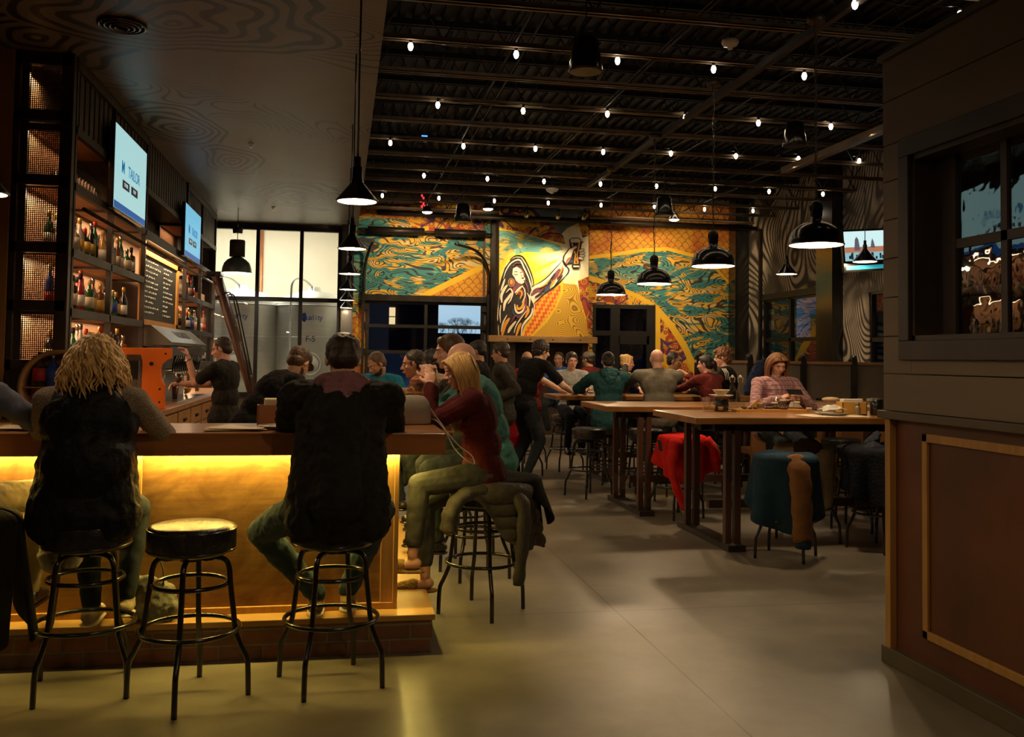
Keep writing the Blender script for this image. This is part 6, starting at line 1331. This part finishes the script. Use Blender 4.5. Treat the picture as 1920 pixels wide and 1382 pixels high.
# seated at the front bar
def flare(mb, d): 
    mb.cap(d['P'] - d['up'] * .02 - d['r'] * .10 - d['f'] * .03, d['P'] - d['up'] * .10 - d['r'] * .14 - d['f'] * .06, .13, .10); mb.cap(d['P'] - d['up'] * .02 + d['r'] * .10 - d['f'] * .03, d['P'] - d['up'] * .10 + d['r'] * .15 - d['f'] * .06, .13, .10)
def person1():
    return person('person cut off by the left edge, slate blue sleeve and khaki trousers', -1.74, 4.50, -4, .86, (8, 14), 0, 0, 10, (0, -10, 0), hands=((-1.52, 4.98, 1.18), (-1.95, 4.98, 1.18)), elb=((1, -.1, -.6), None), feet=((-1.42, 4.78, .42), (-1.9, 4.8, .42)), knee=((.5, 1, .6), None), skin='fair', hair='dark', top=C_blue, bottom=C_khaki, shoes=M_vinyl, face=False, sc=1.03, wide=1.05)
person1()
person('person with curly blonde hair in a black quilted vest seated at the bar', -1.12, 4.52, 0, .86, (4, 8), 0, 0, 6, (8, -12, 0), hands=((-.98, 4.97, 1.20), (-1.24, 4.97, 1.20)), elb=((1, -.2, -.9), (-1, -.2, -.9)), feet=((-1.00, 4.83, .36), (-1.16, 4.84, .32)), knee=((.1, 1, .5), (-.1, 1, .5)), sc=.97, fem=True, skin='fair', hair='curlyblonde', style='bigcurl', top=C_knit, tt=.020, hem=.14, vest=C_vest, bottom=C_dkjean, shoes=C_beige, face=False, wide=1.12, wr=.010)
def jk(mb, d):
    flare(mb, d); mb.cap(d['ch'] - d['f'] * .05, d['P'] - d['f'] * .08, .15, .15)
    for i, s_ in ((0, 1), (1, -1)): mb.cap(d['ch'] + d['rs'] * .10 * s_, d['P'] + d['r'] * .12 * s_ - d['f'] * .03, .10, .12)
person('person in a dark jacket with a purple hood hunched over the bar', .0, 4.42, -2, .87, (14, 24), 0, 0, 14, (6, -26, 0), hands=((.10, 5.05, 1.19), (-.08, 5.05, 1.19)), elb=((1, -.1, -.75), (-1, -.1, -.75)), feet=((.06, 4.86, .34), (-.10, 4.84, .33)), knee=((.5, 1, .3), (-1.6, .7, .35)), sc=1.04, skin='fair', hair='dark', style='short', top=C_jkt, tt=.034, hem=.14, hood=C_purple, bottom=C_jean, shoes=C_brown, face=False, extra=jk, wide=1.10, wr=.024, vox=.0075)
# the woman in maroon, in profile
p4, d4 = person('person with long straight blonde hair in a maroon sweater, elbows on the bar', .85, 5.56, 90, .85, (4, 22), 0, 0, 10, (-2, -14, 0), hands=((.545, 5.62, 1.345), (.52, 5.52, 1.355)), elb=((-.6, .25, -1), (-.5, -.45, -1)), feet=((.50, 5.42, .27), (.42, 5.34, .40)), knee=((-1, -.1, .55), (-1, -.25, .75)), toe=(0, -10), sc=.95, fem=True, skin='pink', hair='blonde', style='long', top=C_maroon, tt=.020, hem=.08, bottom=C_olive, short_pants=.20, bare_feet=True, vox=.0052, curl=(.8, .75), palm=((-1, 0, .2), (0, 1, 0)), wr=.012, wsz=.07)
for i in (0, 1):   # tan moccasin sandals
    A, ft = d4['J']['a%d' % i], d4['J']['f%d' % i]; mb = MB(); u_ = Vector((0, 0, 1)); h_ = A - u_ * .055
    mb.cap(h_ - u_ * .032 - ft * .035, h_ + ft * .16 - u_ * .036, .042, .038, flat=.3); mb.cap(h_ + ft * .07 - u_ * .002, h_ + ft * .15 - u_ * .015, .040, .034); mb.ell(h_ + ft * .06 + u_ * .022, (.03, .03, .014)); blob(mb, 'shoe', mat('tan_fur_shoe', (.30, .18, .05), .9, 0, .35, 50, bump=.8, bscale=90), p4, .006, 2, .006, .02)
p5, d5 = person('person with a bald head in a teal shirt, hands clasped at the mouth', 1.04, 6.30, 90, .86, (12, 26), 0, 0, 18, (0, -12, 0), hands=((.60, 6.34, 1.385), (.575, 6.24, 1.385)), elb=((-.5, .3, -1), (-.5, -.2, -1)), feet=((.62, 6.40, .34), (.64, 6.15, .34)), knee=((-1, .1, .6), (-1, -.1, .6)), sc=1.07, skin='pink', hair='grey', style='bald', top=C_teal, sleeve='long', tt=.020, hem=.10, bottom=C_dkjean, shoes=M_vinyl, vox=.006, curl=(.8, .8), palm=((0, -1, .2), (0, 1, .2)), wide=1.08)
person('person with short brown hair looking over the bald man', .98, 7.05, 92, .88, (6, 20), 0, 0, 12, (0, -8, 0), hands=((.45, 7.2, 1.2), (.45, 6.95, 1.2)), sc=1.10, skin='pink', hair='brown', style='short', top=C_dgrey, tt=.02, bottom=C_dkjean, shoes=M_vinyl, feet=((.66, 7.2, .36), (.66, 6.9, .36)), knee=((-1, .1, .6), (-1, -.1, .6)), vox=.007)
person('person in an orange plaid jacket with cropped hair, turned to the left', .86, 7.95, 74, .86, (16, 30), 0, 0, 10, (10, -10, 0), hands=((.42, 8.15, 1.2), (.38, 7.85, 1.2)), sc=1.02, skin='tan', hair='dark', style='crop', top=C_pl1, tt=.034, hem=.12, bottom=C_dkjean, shoes=M_vinyl, feet=((.5, 8.1, .36), (.5, 7.8, .36)), knee=((-1, .1, .6), (-1, -.1, .6)), vox=.0075, collar=C_pat, wr=.022, wide=1.05)
person('person with thick black hair and a beige top beyond the plaid jacket', .92, 8.75, 30, .86, (10, 18), 0, 0, 8, (0, -8, 0), hands=((.6, 9.0, 1.2), (.45, 8.7, 1.2)), sc=.98, fem=True, skin='tan', hair='black', style='messy', top=C_beige, bottom=C_dkjean, feet=((.7, 9.1, .36), (.6, 8.8, .36)), face=False)
person('person with a dark beard in teal looking down, beyond the bar', .42, 9.55, 160, .86, (12, 24), 0, 0, 22, (-45, -34, 0), hands=((.2, 9.1, 1.18), (.45, 9.05, 1.18)), sc=.98, skin='tan', hair='brown', style='crop', beard='dark', top=cloth('bright_teal', (.02, .16, .24)), bottom=C_dkjean, feet=((.3, 9.3, .36), (.5, 9.3, .36)), knee=((0, -1, .6), (0, -1, .6)))
# bartenders
person('person in a black t-shirt and patterned cap leaning over behind the bar', -.72, 7.65, -60, .95, (34, 52), 0, 0, 4, (25, -38, 0), hands=((-.12, 7.70, 1.06), (-.25, 8.05, 1.12)), elb=((-.2, -.5, .2), (0, .6, 0)), feet=((-.75, 7.45, .09), (-.85, 7.85, .09)), knee=((1, .5, 0), (1, .5, 0)), sc=1.06, skin='fair', hair='brown', style='short', beard='brown', glasses=True, cap=(cloth('grey_pattern_cap', (.10, .085, .075), var=.6, scale=60), 'front'), top=C_black, sleeve='short', tt=.018, hem=.06, bottom=C_black, shoes=M_vinyl, vox=.007, wide=1.05)
p8, d8 = person('person in a dark t-shirt pulling a beer at the tap wall', -1.14, 9.75, 72, .93, (-2, 6), 0, 0, 8, (8, -16, 0), hands=((-1.60, 9.95, 1.22), (-1.50, 9.72, 1.49)), elb=((.2, .2, -1), (1, -.5, -.8)), feet=((-1.15, 9.9, .09), (-1.1, 9.62, .09)), knee=((-1, 0, 0), (-1, 0, 0)), sc=1.0, skin='pink', hair='dark', style='crop', top=cloth('faded_black_tee', (.022, .02, .017)), sleeve='short', tt=.02, hem=.10, bottom=C_black, shoes=M_vinyl, vox=.006, curl=(.8, .8), wide=1.08)
mb = MB(); w_, e_ = d8['J']['w1'], d8['J']['e1']; dd = (w_ - e_).normalized(); a_ = dd.orthogonal().normalized(); b_ = dd.cross(a_); c_ = w_ - dd * .03
mb.tube([c_ + (a_ * math.cos(q) + b_ * math.sin(q)) * .033 for q in (2 * math.pi * k / 16 for k in range(16))], .007, 6, closed=True); mb.build('watch', M_chrome, p8)
pint((-1.62, 9.95, 1.20), 'dark beer glass held by the bartender at the taps', mat('stout', (.03, .008, .004), .12, coat=.5), .13, .036, .9)
# standing people in the middle
person('person with glasses standing behind the man in the charcoal jacket', 1.68, 11.3, 70, .93, (0, 4), 0, 0, 8, (0, -12, 0), hands=((1.4, 11.5, 1.1), (1.4, 11.2, 1.1)), sc=1.05, skin='tan', hair='black', style='short', glasses=True, top=C_black, bottom=C_dkjean, shoes=M_vinyl, feet=((1.68, 11.42, .09), (1.7, 11.2, .09)))
person('person in a charcoal jacket and glasses standing in profile', 1.85, 10.7, 68, .92, (-3, 4), 0, 0, 8, (0, -10, 0), hands=((1.72, 10.98, 1.02), (1.74, 10.45, 1.06)), elb=((.5, 0, -1), (.5, 0, -1)), sc=1.03, skin='tan', hair='dark', style='short', glasses=True, top=C_dgrey, tt=.028, hem=.1, bottom=C_dkjean, shoes=M_vinyl, feet=((1.85, 10.85, .09), (1.87, 10.6, .09)), wide=1.05)
person('small person in a bright red coat standing among the adults', 2.18, 11.75, 10, .60, (2, 4), 0, 0, 0, (0, 0, 0), hands=((2.35, 11.8, .62), (2.02, 11.8, .62)), sc=.72, skin='fair', hair='brown', style='short', top=C_red, tt=.03, hem=.16, bottom=C_black, shoes=M_vinyl, feet=((2.24, 11.75, .08), (2.12, 11.75, .08)), face=False)
person('person in black with jeans leaning forward on the far table end', 2.22, 11.35, -62, .98, (12, 36), 0, 0, 8, (-10, -12, 0), hands=((2.86, 11.40, 1.11), (2.80, 11.75, 1.12)), elb=((.1, -.9, -.5), (0, .5, -1)), feet=((2.24, 11.22, .10), (2.10, 11.52, .10)), knee=((1, .3, 0), (1, .3, 0)), sc=1.10, skin='fair', hair='dark', style='messy', top=C_black, sleeve='short', tt=.018, hem=.08, bottom=C_dkjean, shoes=C_navy, vox=.008, face=False)
person('balding person in dark red seated beyond the leaning man', 2.68, 13.2, 10, .86, (6, 12), 0, 0, 8, (-40, -10, 0), hands=((2.6, 13.5, 1.1), (2.4, 13.3, 1.1)), sc=1.02, skin='tan', hair='dark', style='fringe', top=C_dred, bottom=C_dkjean, shoes=M_vinyl)
# round the furthest table
person('young person with dark hair in a pale grey sweater facing the camera', 3.10, 12.5, 176, .86, (6, 12), 0, 0, 8, (4, -6, 0), hands=((3.05, 12.0, 1.14), (3.22, 12.02, 1.14)), sc=1.0, skin='pink', hair='dark', style='short', top=C_lgrey, bottom=C_dkjean, shoes=M_vinyl, feet=((3.0, 12.2, .36), (3.2, 12.2, .36)), knee=((0, -1, .6), (0, -1, .6)), vox=.006)
person('person in a blue polo half hidden behind the young man in grey', 3.55, 15.0, 150, .86, (4, 8), 0, 0, 8, (0, -4, 0), sc=1.02, skin='tan', hair='dark', style='crop', top=C_bluep, bottom=C_dkjean)
person('person in a grey cap and dark red sweater at the back', 3.88, 14.15, 40, .87, (4, 10), 0, 0, 8, (0, -4, 0), sc=1.02, skin='tan', hair='dark', style='short', cap=(C_grey, 'front'), top=C_dred, bottom=C_dkjean, face=False)
person('person in a dark teal hooded jacket seated with back to the camera', 3.13, 10.70, -8, .86, (6, 12), 0, 0, 6, (0, -10, 0), hands=((3.2, 11.25, 1.14), (2.95, 11.25, 1.14)), elb=((1, 0, -.5), (-1, 0, -.5)), sc=1.0, fem=True, skin='fair', hair='black', style='bun', top=C_tealj, tt=.028, hem=.12, hood=C_tealj, bottom=C_black, shoes=M_vinyl, face=False, wide=1.1, wr=.02)
person('person with a blonde bun in profile, one hand at the cheek', 3.82, 12.45, -120, .86, (4, 8), 0, 0, 4, (35, -8, 0), hands=((3.80, 12.22, 1.44), (3.95, 12.0, 1.14)), elb=((-.4, -.4, -1), None), sc=.97, fem=True, skin='pink', hair='blonde', style='bun', top=C_dgrey, collar=C_cream, tt=.02, bottom=C_black, vox=.006)
person('person with a bald head in a grey jersey, back to the camera', 3.74, 10.66, -4, .87, (6, 14), 0, 0, 6, (0, -8, 0), hands=((3.95, 11.3, 1.14), (3.5, 11.3, 1.14)), elb=((1, .1, -.6), (-1, .1, -.6)), sc=1.05, skin='pink', hair='grey', style='bald', top=C_grey, tt=.018, hem=.08, bottom=C_dkjean, shoes=M_vinyl, face=False, wide=1.25, wr=.016, wsz=.08)
person('shaven-headed person glimpsed behind the bald man, facing right', 4.50, 12.45, -130, .86, (4, 8), 0, 0, 4, (10, -8, 0), sc=1.02, skin='brown', hair='black', style='crop', top=C_dgrey, bottom=C_black)
person('person with a dark ponytail in a maroon sweater turned to the left', 4.40, 10.62, 25, .86, (6, 14), 0, 0, 8, (25, -6, 0), hands=((4.25, 11.1, 1.35), (4.1, 11.2, 1.14)), elb=((.3, .3, -1), None), sc=.98, fem=True, skin='pink', hair='black', style='pony', top=cloth('wine_sweater', (.16, .028, .024)), bottom=C_black, shoes=M_vinyl, wide=1.1)
t_, d_ = person('person with curly auburn hair in a black striped track jacket', 4.82, 11.1, 60, .90, (4, 8), 0, 0, 6, (5, -10, 0), hands=((4.5, 11.5, 1.15), (4.4, 11.3, 1.15)), sc=1.04, skin='pink', hair='auburn', style='curls', top=C_black, tt=.024, bottom=C_black, shoes=M_vinyl)
mb = MB(); S_ = d_['SR'] 
for k in (-1, 0, 1):
    a_ = d_['SL'] + Vector((0, -.078, .015 + 0)) + Vector((.022 * k, 0, 0)); mb.tube([a_ + Vector((-.03, .02, .05)), a_, a_ + Vector((.01, -.01, -.09))], .005, 5)
mb.build('sleeve_stripes', M_ceram, t_)
# the woman in the checked shirt, facing the camera
p28, d28 = person('person with long auburn hair in a rose plaid shirt looking down at a phone', 4.24, 8.68, 178, .865, (4, 8), 0, 0, 10, (0, -22, 0), hands=((4.14, 8.34, 1.18), (4.32, 8.34, 1.18)), elb=((-1, .2, -.8), (1, .2, -.8)), feet=((4.1, 8.4, .36), (4.35, 8.4, .36)), knee=((0, -1, .6), (0, -1, .6)), sc=.98, fem=True, skin='pink', hair='auburn', style='long', top=C_pl2, tt=.018, bottom=C_dkjean, shoes=M_vinyl, vox=.0055, curl=(.75, .75), palm=((.6, 0, -.6), (-.6, 0, -.6)), wide=1.12)
mb = MB(); mb.cbox((0, 0, 0), (.15, .075, .009), rot=(R(35), 0, 0)); tag(mb.build('phone', M_black, loc=(4.25, 8.27, 1.24), bevel=.003), 'black phone held by the plaid-shirted woman', 'phone')
# ================================================================ coats thrown over stools
def drape(name, label, c, r, z, hang, m_, folds=7, amp=.028, thick=.02, seed=1, parent=None, tagcat='coat', quilt=0., a0=0., a1=2 * math.pi, rim=.02):
    """cloth lying on a round seat and falling past its rim; hang(angle) gives the drop"""
    mb = MB(); n = 72; rows = []; rr_ = random.Random(seed); ph = rr_.uniform(0, 6)
    for j in range(30):
        row_ = []
        for i in range(n + 1):
            a = a0 + (a1 - a0) * i / n; H = hang(a); t = j / 29
            if t < .3: q = t / .3; rad = r * q; zz_ = z + .012 * math.sin(a * 3 + ph) * q
            else:
                q = (t - .3) / .7; rad = r + rim + amp * (1.4 * q) * math.sin(folds * a + ph + 1.2 * math.sin(2 * a)) + .05 * q * math.sin(a * 1.7 + ph) + quilt * abs(math.sin(q * H * 42)); zz_ = z - H * q - .02 * (1 - math.cos(min(q * 8, 1.57)))
            row_.append(Vector((c[0] + rad * math.cos(a), c[1] + rad * math.sin(a), zz_)))
        rows.append(row_)
    mb.quadgrid(rows); o = mb.build(name, m_, parent) if parent else mb.build(name, m_)
    so = o.modifiers.new('s', 'SOLIDIFY'); so.thickness = thick; so.offset = 1
    sb = o.modifiers.new('u', 'SUBSURF'); sb.levels = 1; sb.render_levels = 1
    if not parent: tag(o, label, tagcat)
    return o
def sleeve(o, pts, rad, m_, cuff=None, name='sleeve'):
    mb = MB(); p = smooth_path(pts, 5); n = len(p); mb.tube(p, [rad[0] + (rad[1] - rad[0]) * i / (n - 1) + .006 * math.sin(i * 1.9) for i in range(n)], 12, flat=.7); s_ = mb.build(name, m_, o)
    if cuff: mb = MB(); d = (p[-1] - p[-2]).normalized(); mb.tube([p[-1] - d * .01, p[-1] + d * .05], rad[1] * .85, 12, flat=.8); mb.build('cuff', cuff, s_)
    return s_
def lobe(ctr, w, lo, hi): return lambda a: lo + (hi - lo) * max(0., math.cos(min(max((a - ctr + math.pi) % (2 * math.pi) - math.pi, -w), w) * math.pi / 2 / w)) ** .8
C_puff = cloth('grey_olive_puffer', (.085, .078, .062), bump=.5, bscale=24, rough=.5); C_rib = cloth('rib_cream', (.55, .38, .2))
o = drape('puffer_coat', 'grey-olive puffer coat hanging over the stool behind the woman in maroon', (.90, 5.60), .19, .775, lobe(-.25, 1.7, .05, .40), C_puff, 6, .035, .03, 3, quilt=.030, rim=.03)
sleeve(o, [(.84, 5.40, .755), (.70, 5.34, .73), (.63, 5.32, .64), (.615, 5.32, .53)], (.055, .062), C_puff); sleeve(o, [(1.0, 5.42, .76), (1.06, 5.36, .65), (1.05, 5.33, .45), (1.03, 5.33, .22)], (.06, .04), C_puff)
o = drape('dark_coat', 'dark furry coat end hanging at the right side of the puffer coat', (.95, 5.66), .20, .80, lobe(.2, .9, .0, .30), cloth('dark_fur', (.022, .020, .014), bump=1., bscale=120), 3, .05, .02, 9, rim=.05)
o = drape('red_jacket', 'bright red track jacket with striped cuffs draped over a stool', (3.30, 8.72), .20, .785, lobe(-1.7, 2.2, .10, .42), cloth('scarlet', (.62, .022, .018), bump=.15, bscale=60), 6, .03, .016, 5, rim=.02)
sleeve(o, [(3.16, 8.52, .76), (3.10, 8.46, .55), (3.14, 8.44, .32), (3.22, 8.44, .12)], (.085, .045), cloth('scarlet', (.6, .02, .02)), C_rib); sleeve(o, [(3.48, 8.58, .77), (3.56, 8.54, .66), (3.58, 8.54, .46)], (.07, .06), cloth('scarlet', (.6, .02, .02)))
mb = MB()
for k in (0, 1, 2): mb.tube([(3.52 + .014 * k, 8.475, .74 - .02 * k), (3.575 + .012 * k, 8.475, .70 - .03 * k)], .0045, 5)
mb.build('stripes', C_rib, o)
C_bluec = cloth('dark_blue_wool', (.018, .045, .075)); C_tan = cloth('tan_wool', (.30, .145, .055), bump=.6, bscale=120); C_crm = cloth('cream_fleece', (.38, .29, .165))
o = drape('varsity_coat', 'dark blue coat with a tan sleeve over the stool nearest the camera', (3.45, 6.86), .20, .79, lobe(-1.65, 2.6, .22, .56), C_bluec, 5, .03, .022, 11, rim=.03)
sleeve(o, [(3.43, 6.70, .775), (3.44, 6.615, .68), (3.45, 6.60, .45), (3.46, 6.60, .17)], (.095, .08), C_tan, C_bluec)
o = drape('cream_coat', 'cream coat with a dark lining on the stool behind the blue coat', (3.92, 7.45), .21, .80, lobe(-1.9, 2.4, .12, .50), C_crm, 5, .03, .02, 13, rim=.03)
mb = MB(); mb.ell((3.86, 7.28, .79), (.13, .10, .10)); blob(mb, 'collar', cloth('dark_lining', (.05, .025, .015)), o, .01, 3, .02, .04)
o = drape('black_coat', 'black and navy coats heaped on the stool beside the booth corner', (4.38, 7.05), .23, .82, lobe(-1.6, 2.9, .22, .42), cloth('navy_black', (.012, .014, .020), bump=.5), 6, .04, .03, 15, rim=.04)
mb = MB()
for k, (dx, dy, dz, rr_) in enumerate(((-.1, -.08, .03, .1), (.06, -.12, .04, .09), (.12, .02, .06, .1), (-.04, .06, .07, .11))): mb.ell((4.38 + dx, 7.05 + dy, .80 + dz), (rr_, rr_ * .7, .05), rot=(.2, .3 * k, k))
blob(mb, 'bundle', cloth('slate_fold', (.035, .040, .055), bump=.4), o, .01, 3, .03, .05)
o = drape('black_jacket', 'dark jacket hanging from the stool at the left edge', (-1.62, 4.42), .20, .80, lobe(-.9, 1.8, .25, .62), cloth('charcoal_fleece', (.014, .013, .010)), 5, .03, .03, 21, rim=.03)
mb = MB(); mb.cap((5.55, 11.75, 1.44), (5.42, 11.72, 1.15), .10, .13); mb.cap((5.62, 11.80, 1.52), (5.5, 11.75, 1.3), .06, .10); tag(blob(mb, 'hanging_coat', C_navy, None, .01, 3, .04, .05), 'dark navy coat hanging on the partition rail', 'coat')
# bags on the step
t = thing('backpack', 'grey canvas bag resting on the brick step beside the woman in the vest', 'bag', (-.90, 4.93, .2))
mb = MB(); mb.ell((0, 0, .10), (.13, .06, .11)); mb.ell((.02, -.02, .06), (.12, .065, .07)); mb.ell((-.03, 0, .17), (.09, .05, .05)); blob(mb, 'body', cloth('grey_canvas', (.17, .16, .12)), t, .008, 3, .035, .05)
mb = MB(); mb.tube(smooth_path([(-.06, -.03, .2), (-.05, -.05, .32), (.0, -.04, .36), (.05, -.03, .27), (.06, -.03, .18)], 6), .009, 6, flat=.4); mb.build('strap', cloth('grey_canvas', (.17, .16, .12)), t)
mb = MB(); mb.ell((0, 0, .09), (.10, .07, .09)); mb.ell((.03, -.03, .14), (.07, .06, .07)); tag(blob(mb, 'bundled_scarf', cloth('pale_bundle', (.30, .27, .22)), None, .008, 3, .03, .05, loc=(-1.27, 4.72, .48)), 'pale bundled garment hanging left of the vest woman’s stool'.replace('’', "'"), 'scarf')
# ================================================================ camera and view
cd = bpy.data.cameras.new('camera'); cam = bpy.data.objects.new('camera', cd); COL.objects.link(cam)
cam.matrix_world = Matrix.Translation(CAM) @ CAM_ROT.to_4x4(); cd.sensor_width = 36; cd.lens = F_PX / W_PX * 36
cd.shift_x = -(PPX - W_PX / 2) / W_PX; cd.shift_y = (PPY - H_PX / 2) / W_PX; cd.clip_start = .05; cd.clip_end = 300
scn.camera = cam
# room lamps behind and above the camera (pendants of the entrance end)
for (x, y, e) in ((.9, 2.4, 46), (1.9, .3, 30), (-1.6, 1.2, 20)):
    dome('dome_pendant', 'black dome pendant over the entrance area', x, y, 2.9, .215, 4.06 if x < .27 else 4.30, e, chain=False, group='pendants over the entrance')
scn.view_settings.view_transform = 'Standard'; scn.view_settings.look = 'None'; scn.view_settings.exposure = 0; scn.view_settings.gamma = 1; scn.view_settings.use_curve_mapping = False
scn.cycles.use_denoising = True; scn.cycles.max_bounces = 6; scn.cycles.diffuse_bounces = 3; scn.cycles.glossy_bounces = 3; scn.cycles.transparent_max_bounces = 16; scn.cycles.sample_clamp_indirect = 3; scn.cycles.use_light_tree = True
dg = bpy.context.evaluated_depsgraph_get()
for o in TEXTS:
    me = bpy.data.meshes.new_from_object(o.evaluated_get(dg)); n = bpy.data.objects.new('lettering', me); COL.objects.link(n); n.parent = o.parent; n.matrix_local = o.matrix_local.copy()
    bpy.data.objects.remove(o)
